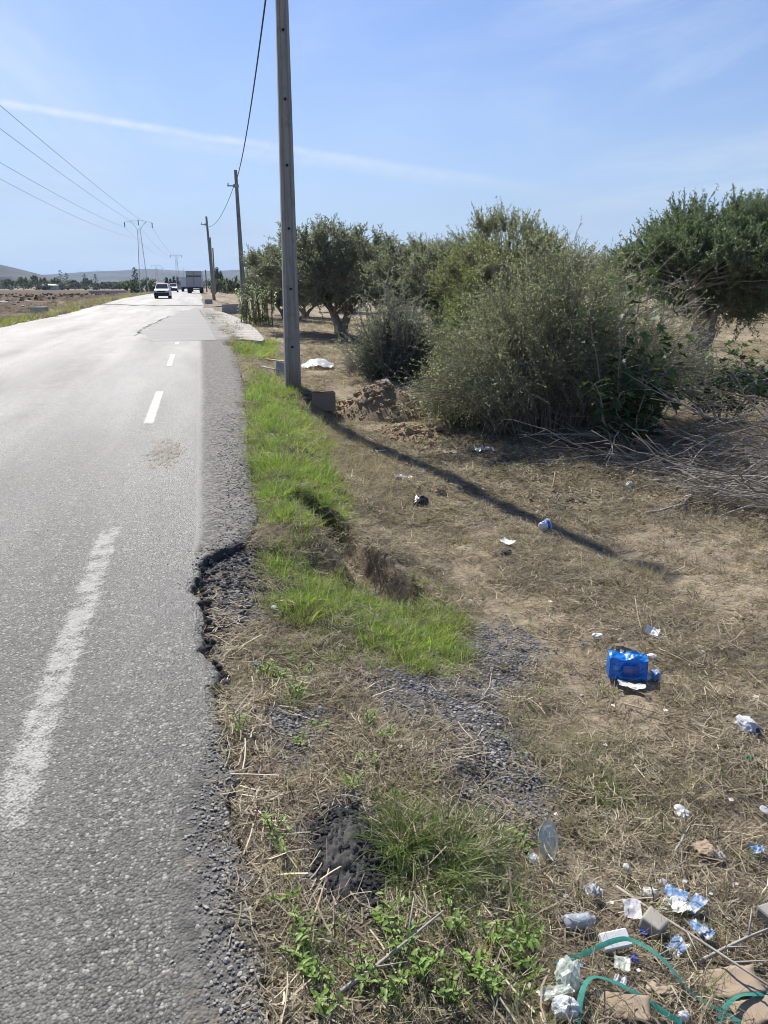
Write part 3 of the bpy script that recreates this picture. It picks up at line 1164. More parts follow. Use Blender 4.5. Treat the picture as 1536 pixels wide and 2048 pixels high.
for a, b, nm in ((E1[0], E2[0], 'left'), (E1[1], E2[1], 'right'), (E1[2], E2[2], 'middle')):
    wire('power_line', sagged(a, b, 1.6), .014, M_WIRE2, nm + ' conductor between the nearest and the middle pylon', GW, 4)
for px, Y, top, nm in ((160, 900, 541, 'left'), (193, 900, 538, 'second'), (325, 700, 533, 'third'), (366, 640, 535, 'right')):
    p = aty(px, top, Y)
    mb = MB()
    mb.tube([(0, 0, 0), (0, 0, p.z)], [.25, .12], 5)
    mb.tube([(-1.2, 0, p.z * .92), (1.2, 0, p.z * .92)], .12, 4)
    o = mb.build('radio_mast', M_DARKSTEEL)
    o.location = (p.x, Y, 0)
    tag(o, {'left': 'thin mast on the skyline left of the first agave stalk pair', 'second': 'thin mast on the skyline between the agave stalks', 'third': 'faint thin mast right of the nearest pylon', 'right': 'faint mast beside the middle distance pylon'}[nm], 'mast', 'thin masts on the skyline')
# wooden post beyond the truck, thin marker post by the olive
p = aty(411, 540, 170)
mb = MB()
mb.tube([(0, 0, -1), (0, 0, p.z)], [.16, .1], 6)
o = mb.build('wooden_pole', simple('grey weathered timber', (.14, .12, .1), .9, .3, 6))
o.location = (p.x, 170, 0)
tag(o, 'thin far wooden pole just right of the truck', 'pole')
p0 = G(545, 654)
t = empty('marker_post', p0, 0.1, 'thin rusty post with a small pale plate, right beside the reeds', 'marker post')
s = 1 / ppm(p0)
mb = MB()
mb.tube([(0, 0, -.2), (0.01, 0, 88 * s)], .02, 6)
mb.build('post', simple('rusty angle iron', (.10, .07, .05), .8, .3, 20), t)
mb = MB()
mb.box((0, -.03, 88 * s), (18 * s, .02, 5 * s))
mb.build('plate', simple('faded grey plate', (.45, .46, .46), .6, .15, 10), t)

# ------------------------------------------------------------------ culvert walls and blocks
def block_thing(name, c, size, rz, mat, label, cat, jit=.015, group=None):
    mb = MB()
    nx, nz = 5, 3
    # bevelled, slightly worn block
    bm_v = []
    s = Vector(size)
    mb.box((0, 0, s.z / 2 - .05), (s.x, s.y, s.z + .1), None, 0, .97)
    me = mb.mesh(name, mat, False, jit)
    o = ob(name, me, None, c, (0, 0, rz))
    bv = o.modifiers.new('bevel', 'BEVEL')
    bv.width = min(size) * .08
    bv.segments = 2
    return tag(o, label, cat, group)


c = aty(471, 618, 50)
block_thing('culvert_wall', (c.x, 50, tz(c.x, 50) - .1), (1.7, .3, aty(471, 608, 50).z - tz(c.x, 50) + .1), -.12, M_CONC2, 'low grey concrete culvert wall between the second and third poles', 'wall')
c = aty(417, 606, 64)
block_thing('concrete_block', (c.x, 64, .1), (.62, .5, aty(418, 598, 64).z - .1), .05, M_CONC2, 'small square concrete block at the foot of the bracketed pole', 'block')
c = aty(435, 615, 60)
block_thing('concrete_slab', (c.x, 60, .08), (1.2, 1.0, .12), .3, M_CONC, 'flat pale slab lying between the concrete block and culvert wall', 'slab')
c = aty(79, 622, 50)
block_thing('culvert_headwall', (c.x, 50, tz(c.x, 50) - .1), (1.05, .4, .75), -.55, M_CONC, 'squat concrete headwall at the left edge of the road', 'wall')
c = aty(108, 619, 51)
block_thing('concrete_slab', (c.x, 51.5, tz(c.x, 51.5)), (1.3, .7, .14), -.5, M_CONC, 'flat white slab lying right of the left headwall', 'slab')
c = aty(215, 583, 120)
block_thing('concrete_slab', (c.x, 120, tz(c.x, 120) + .55), (5.5, .5, .25), -.3, M_CONC, 'long pale concrete beam on the bank far left of the car', 'slab')
rs = [(55, 603, .62, 'largest pale rubble stone on the left bank above the headwall'), (47, 613, .4, 'small rubble stone at the lower left of the big bank stone'), (67, 612, .32, 'rubble stone touching the left headwall'), (5, 606, .9, 'flat pale rubble stone at the very left edge of the picture'), (26, 608, .5, 'rubble stone between the edge stone and the big bank stone'), (96, 607, .5, 'dark clod heap behind the left headwall'), (145, 612, .5, 'flat stone in the green verge right of the white slab'), (190, 600, .5, 'rubble lump in the dry grass bank left of the car'), (248, 585, .5, 'white stone on the bank nearest the far bushes')]


def rock_mesh(name, seed, mat, sub=2, rough=.28, flat=.65, facet=True):
    import bmesh
    bm = bmesh.new()
    bmesh.ops.create_icosphere(bm, subdivisions=sub, radius=.5)
    r = random.Random(seed)
    off = [Vector((r.uniform(-1, 1), r.uniform(-1, 1), r.uniform(-1, 1))).normalized() for _ in range(9)]
    cut = [r.uniform(.28, .46) for _ in off]
    for v in bm.verts:
        for d, c_ in zip(off, cut):
            e = v.co.dot(d) - c_
            if e > 0:
                v.co -= d * e * .92
        v.co *= 1 + r.uniform(-rough, rough) * .25
        v.co.z *= flat
    me = bpy.data.meshes.new(name)
    bm.to_mesh(me)
    bm.free()
    me.materials.append(mat)
    if not facet:
        me.polygons.foreach_set('use_smooth', [True] * len(me.polygons))
    return me


M_STONE_PALE = simple('pale limestone', (.44, .40, .335), .9, .3, 4, .5, .004)
M_STONE_GREY = simple('grey stone', (.28, .265, .24), .9, .3, 5, .5, .004)
M_CLOD = simple('brown earth clod', (.29, .215, .135), .95, .4, 5, .7, .012)
M_HEAP = simple('loose dug soil', (.27, .20, .125), .95, .4, 14, 1.0, .03)
M_DARKCLOD = simple('dark crumbly earth', (.07, .058, .048), .95, .5, 6, .6, .006)
for k, (px, py, sz, lb) in enumerate(rs):
    g = G(px, py)
    o = ob('rubble_stone', rock_mesh('rubble_stone', 40 + k, M_CLOD if 'clod' in lb else M_STONE_PALE), None, g, (0, 0, k * 1.3))
    o.scale = (sz * 1.3, sz, sz * .8)
    tag(o, lb, 'stone', 'rubble on the left bank')

# ------------------------------------------------------------------ vehicles
M_WHITE = simple('dusty white car paint', (.72, .72, .71), .35, .06, 3, .05, .002, .5)
M_GLASS = simple('dark window glass', (.035, .045, .05), .08, .1, 3, .0, .001, .6)
M_BLACKPL = simple('black bumper plastic', (.02, .02, .022), .6, .2, 10, .1)
M_TYRE = simple('tyre rubber', (.018, .018, .018), .85, .2, 12, .2)
M_RIM = simple('steel wheel rim', (.35, .35, .36), .4, .1, 8, .1, .002, .5, .7)
M_LAMP = simple('clear lamp lens', (.6, .62, .62), .15, .1, 8, .1)
M_PLATE = simple('number plate black', (.03, .03, .03), .5, .1, 8)
M_RED = simple('red lamp lens', (.35, .02, .02), .3, .1, 8)
M_TRUCK = simple('dusty grey truck box', (.46, .44, .43), .6, .1, 2, .1)
M_TRUCKLINE = simple('brown painted stripe', (.14, .13, .10), .6, .1, 4)


def loft(name, secs, mats, parent, mi=0, smooth=False):
    """closed loft through sections [(y, [(x,z)...])]"""
    mb = MB()
    n = len(secs[0][1])
    vs = [(x, y, z) for y, pr in secs for x, z in pr]
    fs = [tuple(range(n)), tuple(reversed([(len(secs) - 1) * n + j for j in range(n)]))]
    for i in range(len(secs) - 1):
        for j in range(n):
            fs.append((i * n + j, (i + 1) * n + j, (i + 1) * n + (j + 1) % n, i * n + (j + 1) % n))
    mb.add(vs, fs, mi)
    o = mb.build(name, mats, parent, smooth)
    b = o.modifiers.new('bevel', 'BEVEL')
    b.width = .035
    b.segments = 2
    return o


def wheel(parent, loc, r=.3, w=.19):
    Mx = Matrix.Rotation(PI / 2, 4, 'Y')
    mb = MB()
    mb.lathe([(r * .6, -w / 2), (r * .93, -w / 2), (r, -w * .3), (r, w * .3), (r * .93, w / 2), (r * .6, w / 2)], 20, Mx)
    o = mb.build('wheel', M_TYRE, parent, True, loc)
    mb = MB()
    mb.lathe([(.001, -w * .38), (r * .3, -w * .42), (r * .6, -w * .45), (r * .6, w * .45), (r * .3, w * .42), (.001, w * .38)], 16, Mx)
    mb.build('rim', M_RIM, o, True)
    return o


def car(loc, rz, label, estate=True):
    t = empty('car', loc, rz, label, 'car')
    W = .82

    def sec(y, z0, z1, w):
        return (y, [(-w, z0), (w, z0), (w * 1.01, (z0 + z1) / 2), (w * .94, z1), (-w * .94, z1), (-w * 1.01, (z0 + z1) / 2)])
    loft('body', [sec(-2.0, .42, .80, W * .93), sec(-1.9, .3, .86, W), sec(-.95, .25, .99, W), (sec(1.6, .25, 1.0, W)), sec(2.0, .35, .98, W * .95)], M_WHITE, t)

    def cab(y, z0, z1, w0, w1):
        return (y, [(-w0, z0), (w0, z0), (w1, z1), (-w1, z1)])
    loft('cabin', [cab(-.98, .985, 1.0, W * .90, W * .88), cab(-.30, .98, 1.50, W * .92, W * .74), cab(1.3, .98, 1.52, W * .92, W * .74), cab(1.95, .98, 1.05, W * .9, W * .86)], M_WHITE, t)
    mb = MB()
    mb.add([(-.64, -.945, 1.045), (.64, -.945, 1.045), (.56, -.375, 1.465), (-.56, -.375, 1.465)], [(0, 1, 2, 3)])
    mb.add([(-.64, -.97, 1.035), (.64, -.97, 1.035), (.56, -.40, 1.455), (-.56, -.40, 1.455)], [(0, 1, 2, 3)])
    mb.build('windscreen', M_GLASS, t)
    for sx in (-1, 1):
        mb = MB()
        for y0, y1 in ((-.55, .3), (.38, 1.3)):
            mb.add([(sx * .765, y0, 1.06), (sx * .765, y1, 1.06), (sx * .65, y1 - .05, 1.43), (sx * .65, y0 + .35 * (y0 < 0), 1.43)], [(0, 1, 2, 3) if sx > 0 else (3, 2, 1, 0)])
        mb.build('side_window', M_GLASS, t)
        mb = MB()
        mb.box((sx * .93, -.62, 1.08), (.2, .1, .14))
        mb.build('mirror', M_BLACKPL, t)
        mb = MB()
        mb.box((sx * .60, -1.985, .735), (.30, .05, .15))
        mb.build('headlight', M_LAMP, t)
        for y in (-1.25, 1.3):
            wheel(t, (sx * .72, y, .3))
    mb = MB()
    mb.box((0, -2.03, .47), (1.56, .14, .26), None, 0, .98)
    mb.box((0, -1.98, .30), (1.3, .12, .12))
    mb.build('bumper', M_BLACKPL, t)
    mb = MB()
    mb.box((0, -1.995, .735), (.86, .05, .15))
    mb.build('grille', M_BLACKPL, t)
    mb = MB()
    mb.box((0, -2.11, .47), (.5, .02, .11))
    mb.build('number_plate', M_PLATE, t)
    return t


c = aty(326, 589, 77)
car_a = car((c.x, 77, rise(77.)), -.03, 'white hatchback with a black bumper driving towards the camera')
car_a.scale = (.86, .9, .88)
c = aty(347, 580, 150)
car((c.x, 150, rise(150.)), -.02, 'second pale car half hidden right behind the white hatchback')


def truck(loc, rz, label, w, h, L, cab=True, box_mat=None, stripe=True):
    t = empty('truck', loc, rz, label, 'truck')
    z0 = .95
    mb = MB()
    mb.box((0, L / 2, (z0 + h) / 2), (w, L, h - z0))
    o = mb.build('cargo_box', box_mat, t)
    bv = o.modifiers.new('bevel', 'BEVEL')
    bv.width = .04
    if stripe:
        mb = MB()
        mb.box((0, -.03, h - .82), (w * .97, .03, .26))
        mb.build('stripe', M_TRUCKLINE, t)
    for sx in (-1, 1):
        mb = MB()
        mb.box((sx * w * .245, -.02, (z0 + h) / 2), (w * .475, .03, h - z0 - .12))
        mb.build('rear_door', box_mat, t)
        mb = MB()
        mb.tube([(sx * .06, -.05, z0 + .2), (sx * .06, -.05, h - .2)], .02, 6)
        mb.build('lock_bar', M_STEEL, t)
        mb = MB()
        mb.box((sx * (w / 2 - .22), -.03, .80), (.34, .06, .14))
        mb.build('tail_light', M_RED, t)
        for y in (.75, L - .4, L + 1.2):
            wheel(t, (sx * (w / 2 - .22), y, .46), .46, .34)
    mb = MB()
    mb.box((0, L / 2 + .4, .82), (w * .55, L + .8, .2))
    mb.build('chassis', M_BLACKPL, t)
    mb = MB()
    mb.box((0, .0, .58), (w * .92, .12, .14))
    mb.build('bumper', M_BLACKPL, t)
    loft('cab', [(L + .25, [(-w * .46, .7), (w * .46, .7), (w * .44, 2.5), (-w * .44, 2.5)]), (L + 1.9, [(-w * .46, .7), (w * .46, .7), (w * .42, 2.2), (-w * .42, 2.2)])], M_WHITE, t)
    return t


c = aty(389, 581, 128)
truck((c.x, 128, rise(128.)), -.05, 'tall grey box truck with a brown stripe seen from behind on the road', 2.35, 3.4, 5.2, True, M_TRUCK)
c = aty(374, 581, 165)
truck((c.x, 165, rise(165.)), -.02, 'white box truck farther ahead, peeking out left of the grey truck', 2.3, 2.9, 5, True, M_WHITE, False)

# ------------------------------------------------------------------ vegetation builders (numpy)
def unit(a):
    return a / (np.linalg.norm(a, axis=-1, keepdims=True) + 1e-9)


def tubes_np(P, Rad, sides=3):
    """P (n,k,3) polylines, Rad (n,k)"""
    n, k = P.shape[:2]
    D = unit(np.gradient(P, axis=1))
    ref = np.where(np.abs(D[..., 2:3]) > .9, np.array([1., 0, 0]), np.array([0, 0, 1.]))
    A = unit(np.cross(D, ref))
    B = np.cross(D, A)
    ang = np.arange(sides) * 2 * PI / sides
    V = P[:, :, None] + (A[:, :, None] * np.cos(ang)[None, None, :, None] + B[:, :, None] * np.sin(ang)[None, None, :, None]) * Rad[:, :, None, None]
    base = (np.arange(n) * k * sides)[:, None, None]
    i = np.arange(k - 1)[None, :, None] * sides
    j = np.arange(sides)[None, None, :]
    j2 = (j + 1) % sides
    Q = np.stack([base + i + j, base + i + j2, base + i + sides + j2, base + i + sides + j], -1).reshape(-1, 4)
    return V.reshape(-1, 3), Q


def leaves_np(P, D, L, W, bend=0.0):
    """rhombic leaves: base P, direction D, length L, width W (arrays)"""
    n = len(P)
    D = unit(D)
    S_ = unit(np.cross(D, rng.normal(size=(n, 3))))
    N = np.cross(D, S_)
    mid = P + D * (L * .45)[:, None] + N * (L * bend)[:, None]
    V = np.stack([P, mid + S_ * (W / 2)[:, None], P + D * L[:, None], mid - S_ * (W / 2)[:, None]], 1)
    return V.reshape(-1, 3), np.arange(n * 4).reshape(n, 4)


def ribbons_np(P, Wd, S_):
    """P (n,k,3), Wd (n,k), S_ (n,3) side"""
    n, k = P.shape[:2]
    V = np.stack([P - S_[:, None] * Wd[..., None] / 2, P + S_[:, None] * Wd[..., None] / 2], 2)
    b = (np.arange(n) * k * 2)[:, None]
    i = np.arange(k - 1)[None] * 2
    Q = np.stack([b + i, b + i + 1, b + i + 3, b + i + 2], -1).reshape(-1, 4)
    return V.reshape(-1, 3), Q


def blades(n, rad, lo, hi, width, lean, curl, k=4, flat=0.0, z0=0.0):
    """grass blades: arrays of curved ribbons standing in a disc"""
    a = rng.uniform(0, 2 * PI, n)
    r = rad * np.sqrt(rng.uniform(0, 1, n))
    base = np.stack([r * np.cos(a), r * np.sin(a), np.full(n, z0)], 1)
    az = a + rng.normal(0, .9, n)
    tilt = np.clip(np.abs(rng.normal(lean, lean * .5, n)), 0, 1.5)
    L = rng.uniform(lo, hi, n)
    t = np.linspace(0, 1, k)
    cr = rng.normal(curl, abs(curl) * .5 + .05, n)
    P = np.zeros((n, k, 3))
    p = base.copy()
    P[:, 0] = p
    for i in range(1, k):
        th = np.clip(tilt + cr * t[i], 0, 2.2)
        d = np.stack([np.sin(th) * np.cos(az), np.sin(th) * np.sin(az), np.cos(th)], 1)
        p = p + d * (L / (k - 1))[:, None]
        P[:, i] = p
    P[:, :, 2] = np.maximum(P[:, :, 2], .003)
    w = np.linspace(1, .12, k)[None] * width * rng.uniform(.6, 1.3, n)[:, None]
    S_ = np.stack([-np.sin(az), np.cos(az), np.zeros(n)], 1)
    S_ = unit(S_ + rng.normal(0, .45, (n, 3)))
    V, Q = ribbons_np(P, w, S_)
    T = np.repeat(rng.uniform(0, 1, n), k * 2)
    return V, Q, T


def straws(n, rad, lo, hi, width, zmax, k=3, dirn=None):
    """loose straws lying about in a flat mat"""
    a = rng.uniform(0, 2 * PI, n)
    r = rad * np.sqrt(rng.uniform(0, 1, n))
    c = np.stack([r * np.cos(a), r * np.sin(a), rng.uniform(.002, zmax, n)], 1)
    az = rng.uniform(0, 2 * PI, n) if dirn is None else rng.normal(dirn, .35, n)
    el = rng.normal(0, .22, n)
    L = rng.uniform(lo, hi, n)
    d = np.stack([np.cos(el) * np.cos(az), np.cos(el) * np.sin(az), np.sin(el)], 1)
    s = np.stack([-np.sin(az), np.cos(az), np.zeros(n)], 1)
    t = np.linspace(-.5, .5, k)
    bow = rng.normal(0, .08, n)
    P = c[:, None] + d[:, None] * (L[:, None] * t)[..., None] + s[:, None] * ((bow * L)[:, None] * (1 - 4 * t ** 2))[..., None]
    P[:, :, 2] = np.maximum(P[:, :, 2], .001)
    w = np.full((n, k), width) * rng.uniform(.5, 1.5, n)[:, None]
    S_ = unit(s + rng.normal(0, .5, (n, 3)))
    V, Q = ribbons_np(P, w, S_)
    return V, Q, np.repeat(rng.uniform(0, 1, n), k * 2)


def cat(*parts):
    V, Q, T = [], [], []
    b = 0
    for v, q, t in parts:
        V.append(v)
        Q.append(q + b)
        T.append(t)
        b += len(v)
    return np.concatenate(V), np.concatenate(Q), np.concatenate(T)


def scatter(name, protos, P, rot, scl, idx, label):
    """one stuff object: real instances of the prototype meshes on a cloud of points"""
    n = len(P)
    me = bpy.data.meshes.new(name)
    me.vertices.add(n)
    me.vertices.foreach_set('co', np.asarray(P, np.float32).ravel())
    a = me.attributes.new('rot', 'FLOAT_VECTOR', 'POINT')
    a.data.foreach_set('vector', np.asarray(rot, np.float32).ravel())
    a = me.attributes.new('scl', 'FLOAT_VECTOR', 'POINT')
    s3 = np.asarray(scl, np.float32)
    if s3.ndim == 1:
        s3 = np.repeat(s3[:, None], 3, 1)
    a.data.foreach_set('vector', s3.ravel())
    a = me.attributes.new('idx', 'INT', 'POINT')
    a.data.foreach_set('value', np.asarray(idx, np.int32))
    o = ob(name, me)
    tag(o, label, None, None, 'stuff')
    c = bpy.data.collections.new(name + '_source')
    for i, pm in enumerate(protos):
        po = bpy.data.objects.new('%s_source_%02d' % (name, i), pm)
        c.objects.link(po)
    ng = bpy.data.node_groups.new(name, 'GeometryNodeTree')
    ng.interface.new_socket('Geometry', in_out='INPUT', socket_type='NodeSocketGeometry')
    ng.interface.new_socket('Geometry', in_out='OUTPUT', socket_type='NodeSocketGeometry')
    gi = ng.nodes.new('NodeGroupInput')
    go = ng.nodes.new('NodeGroupOutput')
    ip = ng.nodes.new('GeometryNodeInstanceOnPoints')
    ci = ng.nodes.new('GeometryNodeCollectionInfo')
    ci.inputs['Collection'].default_value = c
    ci.inputs['Separate Children'].default_value = True
    ci.inputs['Reset Children'].default_value = True
    ip.inputs['Pick Instance'].default_value = True

    def na(nm, dt):
        q = ng.nodes.new('GeometryNodeInputNamedAttribute')
        q.data_type = dt
        q.inputs['Name'].default_value = nm
        return [s for s in q.outputs if s.enabled and s.name == 'Attribute'][0]
    L = ng.links.new
    L(gi.outputs[0], ip.inputs['Points'])
    L(ci.outputs[0], ip.inputs['Instance'])
    L(na('idx', 'INT'), ip.inputs['Instance Index'])
    L(na('rot', 'FLOAT_VECTOR'), ip.inputs['Rotation'])
    L(na('scl', 'FLOAT_VECTOR'), ip.inputs['Scale'])
    L(ip.outputs[0], go.inputs[0])
    md = o.modifiers.new('scatter', 'NODES')
    md.node_group = ng
    return o


# leaf and stem materials
M_OLIVE = leaf_mat('olive leaf', (.105, .135, .075), (.25, .29, .17), (.32, .35, .26), .55, .38, .5, .12)
M_OLIVE_R = leaf_mat('deep olive leaf', (.07, .115, .055), (.19, .255, .12), (.25, .29, .19), .5, .38, .5, .12)
M_DARKBUSH = leaf_mat('dark shrub leaf', (.045, .065, .04), (.12, .15, .09), (.20, .23, .17), .4, .4, .5, .12)
M_OLIVE2 = leaf_mat('grey olive leaf', (.13, .155, .09), (.31, .34, .22), (.38, .40, .31), .55, .38, .5, .12)
M_THORN = leaf_mat('small grey green leaf', (.23, .275, .135), (.52, .57, .33), (.50, .54, .37), .64, .38, .5, .1)
M_BUSHLEAF = leaf_mat('fresh shrub leaf', (.14, .18, .075), (.36, .41, .20), (.34, .38, .24), .6, .38, .5, .1)
M_LIME = leaf_mat('yellow green leaf', (.12, .165, .035), (.29, .36, .10), None, .5, .5, .3, .1)
M_FIG = leaf_mat('dark fig leaf', (.03, .06, .02), (.075, .125, .04), (.11, .15, .07), .4, .55, .3, .3)
M_FARLEAF = leaf_mat('distant foliage', (.05, .07, .03), (.14, .165, .075), None, .4, .6, .2, .2)
M_CYPRESS = leaf_mat('dark conifer foliage', (.02, .03, .016), (.05, .065, .035), None, .15, .6, .2, .15)
M_REED = leaf_mat('reed leaf', (.16, .23, .07), (.40, .47, .20), None, .35, .5, .35, .2)
M_GREEN = leaf_mat('fresh green grass', (.095, .19, .034), (.30, .48, .095), None, .55, .5, .3, .35, (.38, .45, .12))
M_MIDGREEN = leaf_mat('dull green grass', (.11, .165, .045), (.32, .40, .14), None, .52, .55, .3, .3, (.40, .36, .17))
M_DRY = leaf_mat('dry grass', (.26, .215, .15), (.74, .67, .52), None, .38, .7, .25, .38, (.33, .29, .22))
M_STRAW = leaf_mat('bleached straw', (.26, .20, .13), (.66, .58, .44), None, .15, .7, .25, .2)
M_BROWNLITTER = leaf_mat('brown plant litter', (.09, .07, .05), (.42, .35, .25), None, .15, .8, .2, .25)
M_WEED = leaf_mat('bright weed leaf', (.10, .19, .035), (.26, .40, .09), (.22, .31, .12), .45, .45, .4, .2)
M_BARK = simple('rough olive bark', (.30, .255, .20), .95, .5, 9, .8, .02)
M_TWIG = simple('grey dead twig', (.36, .33, .29), .9, .3, 20, .5, .005)
M_TWIG_DARK = simple('brown living twig', (.27, .235, .175), .9, .3, 20, .5, .005)
M_TWIG_BROWN = simple('weathered brown twig', (.20, .165, .125), .9, .35, 20, .5, .004)
M_STEM_GREEN = simple('green stem', (.10, .14, .04), .7, .3, 20, .3, .004)


def crown_mesh(name, mat, seed, Rr, z0, z1, nclus, ntw, nlf, L, W, up=.6, spiky=.55, lump=.35, twig_mat=None, skirt=.0):
    """leaf crown + its twigs; returns (leaf mesh, twig polylines, cluster centres)"""
    g = np.random.default_rng(seed)
    cz, hz = (z0 + z1) / 2, (z1 - z0) / 2
    d = unit(g.normal(size=(nclus, 3)))
    lf = 1 + lump * np.sin(d[:, 0] * 3.1 + seed) * np.cos(d[:, 1] * 2.7 + seed * 2) + lump * .5 * np.sin(d[:, 2] * 5 + d[:, 0] * 4 + seed)
    rr = (.42 + .50 * np.sqrt(g.uniform(0, 1, nclus))) * lf
    C = np.stack([d[:, 0] * rr * Rr, d[:, 1] * rr * Rr, cz + d[:, 2] * np.minimum(rr, 1.0) * hz], 1)
    # twigs
    n = nclus * ntw
    c = np.repeat(C, ntw, 0)
    out = unit(c - np.array([0, 0, cz - hz * .4]))
    td = unit(out * .75 + np.array([0, 0, up]) + g.normal(0, .55, (n, 3)))
    tl = spiky * g.uniform(.5, 1.25, n)
    k = 5
    t = np.linspace(0, 1, k)
    droop = g.uniform(0, .25, n) * (c[:, 2] < cz)
    P = c[:, None] + td[:, None] * (tl[:, None] * t)[..., None]
    P = P + g.normal(0, .25, (n, 1, 3)) * .6 * Rr * .12
    P[:, :, 2] -= (droop * tl)[:, None] * t ** 2 + skirt * (t ** 2) * 0
    # leaves
    m = n * nlf
    u = g.uniform(0.05, 1.0, (n, nlf))
    ii = np.clip((u * (k - 1)).astype(int), 0, k - 2)
    fr = u * (k - 1) - ii
    rows = np.arange(n)[:, None]
    lp = P[rows, ii] * (1 - fr[..., None]) + P[rows, ii + 1] * fr[..., None]
    ld = unit(td[:, None] * .7 + g.normal(0, .6, (n, nlf, 3)) + np.array([0, 0, .12]))
    lp, ld = lp.reshape(-1, 3), ld.reshape(-1, 3)
    LL = L * g.uniform(.65, 1.25, m)
    WW = W * g.uniform(.7, 1.25, m)
    V, Q = leaves_np(lp, ld, LL, WW, .06)
    tint = np.clip(np.repeat(g.uniform(.1, .9, nclus), ntw * nlf) * .45 + g.uniform(0, 1, m) * .45 + .25 * (u.reshape(-1) - .5), 0, 1)
    me = np_mesh(name, V, Q, None, mat, np.repeat(tint, 4))
    return me, P, C


def limbs(mb, base_pts, C, g, r0, zmid, sides=6):
    """limbs from trunk tips out to the crown clusters"""
    for c in C:
        b = min(base_pts, key=lambda p: (Vector(p) - Vector(c)).length + g.uniform(0, .4))
        b = Vector(b)
        c = Vector(c)
        m1 = b.lerp(c, .4) + Vector((g.normal() * .10, g.normal() * .10, .10))
        m2 = b.lerp(c, .75) + Vector((g.normal() * .08, g.normal() * .08, .03))
        mb.tube([b, m1, m2, c], [r0, r0 * .55, r0 * .3, r0 * .12], sides, cap=False)


def olive_tree(name_loc, seed, Rr, H_, label, trunk='fork', group=None, nclus=70, ntw=11, nlf=26, L=.075, W=.019, mat=None, z0=None, scale=1.0, rz=0.0, spiky=.55, trunk_r=.17, lump=.35, limb_k=.36, off=(0, 0), top=None):
    if top is not None:
        H_ = aty(top[0], top[1], name_loc[1]).z - name_loc[2]
    mat = mat or M_OLIVE
    g = np.random.default_rng(seed + 1000)
    t = empty('olive_tree', name_loc, rz, label, 'olive tree', group)
    z0 = z0 if z0 is not None else H_ * .26
    me, P, C = crown_mesh('crown', mat, seed, Rr, z0, H_ - spiky * .6, nclus, ntw, nlf, L, W, .65, spiky, lump)
    co = np.empty(len(me.vertices) * 3, np.float32)
    me.vertices.foreach_get('co', co)
    co = co.reshape(-1, 3)
    zt = float(np.percentile(co[:, 2], 99.7))
    zb = float(np.percentile(co[:, 2], 2))

    def fit(z):
        return np.where(z > z0, z0 + (z - z0) * (H_ - z0) / (zt - z0), z)
    co[:, 2] = np.maximum(fit(co[:, 2]), .55 * z0)
    me.vertices.foreach_set('co', co.ravel())
    me.update()
    P[..., 2] = np.maximum(fit(P[..., 2]), .55 * z0)
    C[:, 2] = np.maximum(fit(C[:, 2]), .6 * z0)
    P = P + np.array([off[0], off[1], 0])
    C = C + np.array([off[0], off[1], 0])
    ob('crown', me, t, (off[0], off[1], 0))
    mb = MB()
    if trunk == 'fork':
        tips = []
        fk = z0 * .25
        for a in (0.4, 2.6, 4.4)[:2 if seed % 2 else 3]:
            a += g.normal() * .3
            p = [Vector((.08 * math.cos(a), .08 * math.sin(a), -.3)), Vector((.12 * math.cos(a), .12 * math.sin(a), fk)), Vector((.30 * math.cos(a) + g.normal() * .05, .22 * math.sin(a), z0 * .65)), Vector((.6 * math.cos(a), .45 * math.sin(a), z0 * 1.1))]
            mb.tube(p, [trunk_r * 1.25, trunk_r * .9, trunk_r * .75, trunk_r * .5], 9)
            tips.append(tuple(p[-1]))
            tips.append(tuple(p[2]))
    else:
        p = [Vector((0, 0, -.3)), Vector((.03, 0, .25)), Vector((-.05, .02, z0 * .5)), Vector((.10, .03, z0 * .8))]
        mb.tube(p, [trunk_r * 1.7, trunk_r * 1.25, trunk_r * 1.1, trunk_r * 1.15], 12)
        tips = []
        for a, rr in ((0.2, .9), (3.3, 1.0), (1.7, .5), (4.6, .6)):
            q = [p[3] - Vector((0, 0, .1)), p[3] + Vector((.35 * rr * math.cos(a), .3 * rr * math.sin(a), .35)), p[3] + Vector((.95 * rr * math.cos(a), .8 * rr * math.sin(a), .85))]
            mb.tube(q, [trunk_r * .85, trunk_r * .6, trunk_r * .42], 8)
            tips += [tuple(q[1]), tuple(q[2])]
    tr = mb.build('trunk', M_BARK, t, True, jitter=.012)
    lb = MB()
    limbs(lb, tips, C, g, trunk_r * limb_k, z0, 5)
    V, Q = tubes_np(P, np.linspace(.008, .003, P.shape[1])[None].repeat(len(P), 0), 3)
    br = lb.build('limbs', M_BARK, t, True)
    ob('twigs', np_mesh('twigs', V, Q, None, M_TWIG_DARK), t)
    return t


def copy_thing(root, loc, rz, scale, label):
    r = root.copy()
    COL.objects.link(r)
    r.location = loc
    r.rotation_euler = (0, 0, rz)
    r.scale = (scale,) * 3
    r['label'] = label
    for ch in root.children:
        c = ch.copy()
        COL.objects.link(c)
        c.parent = r
    return r


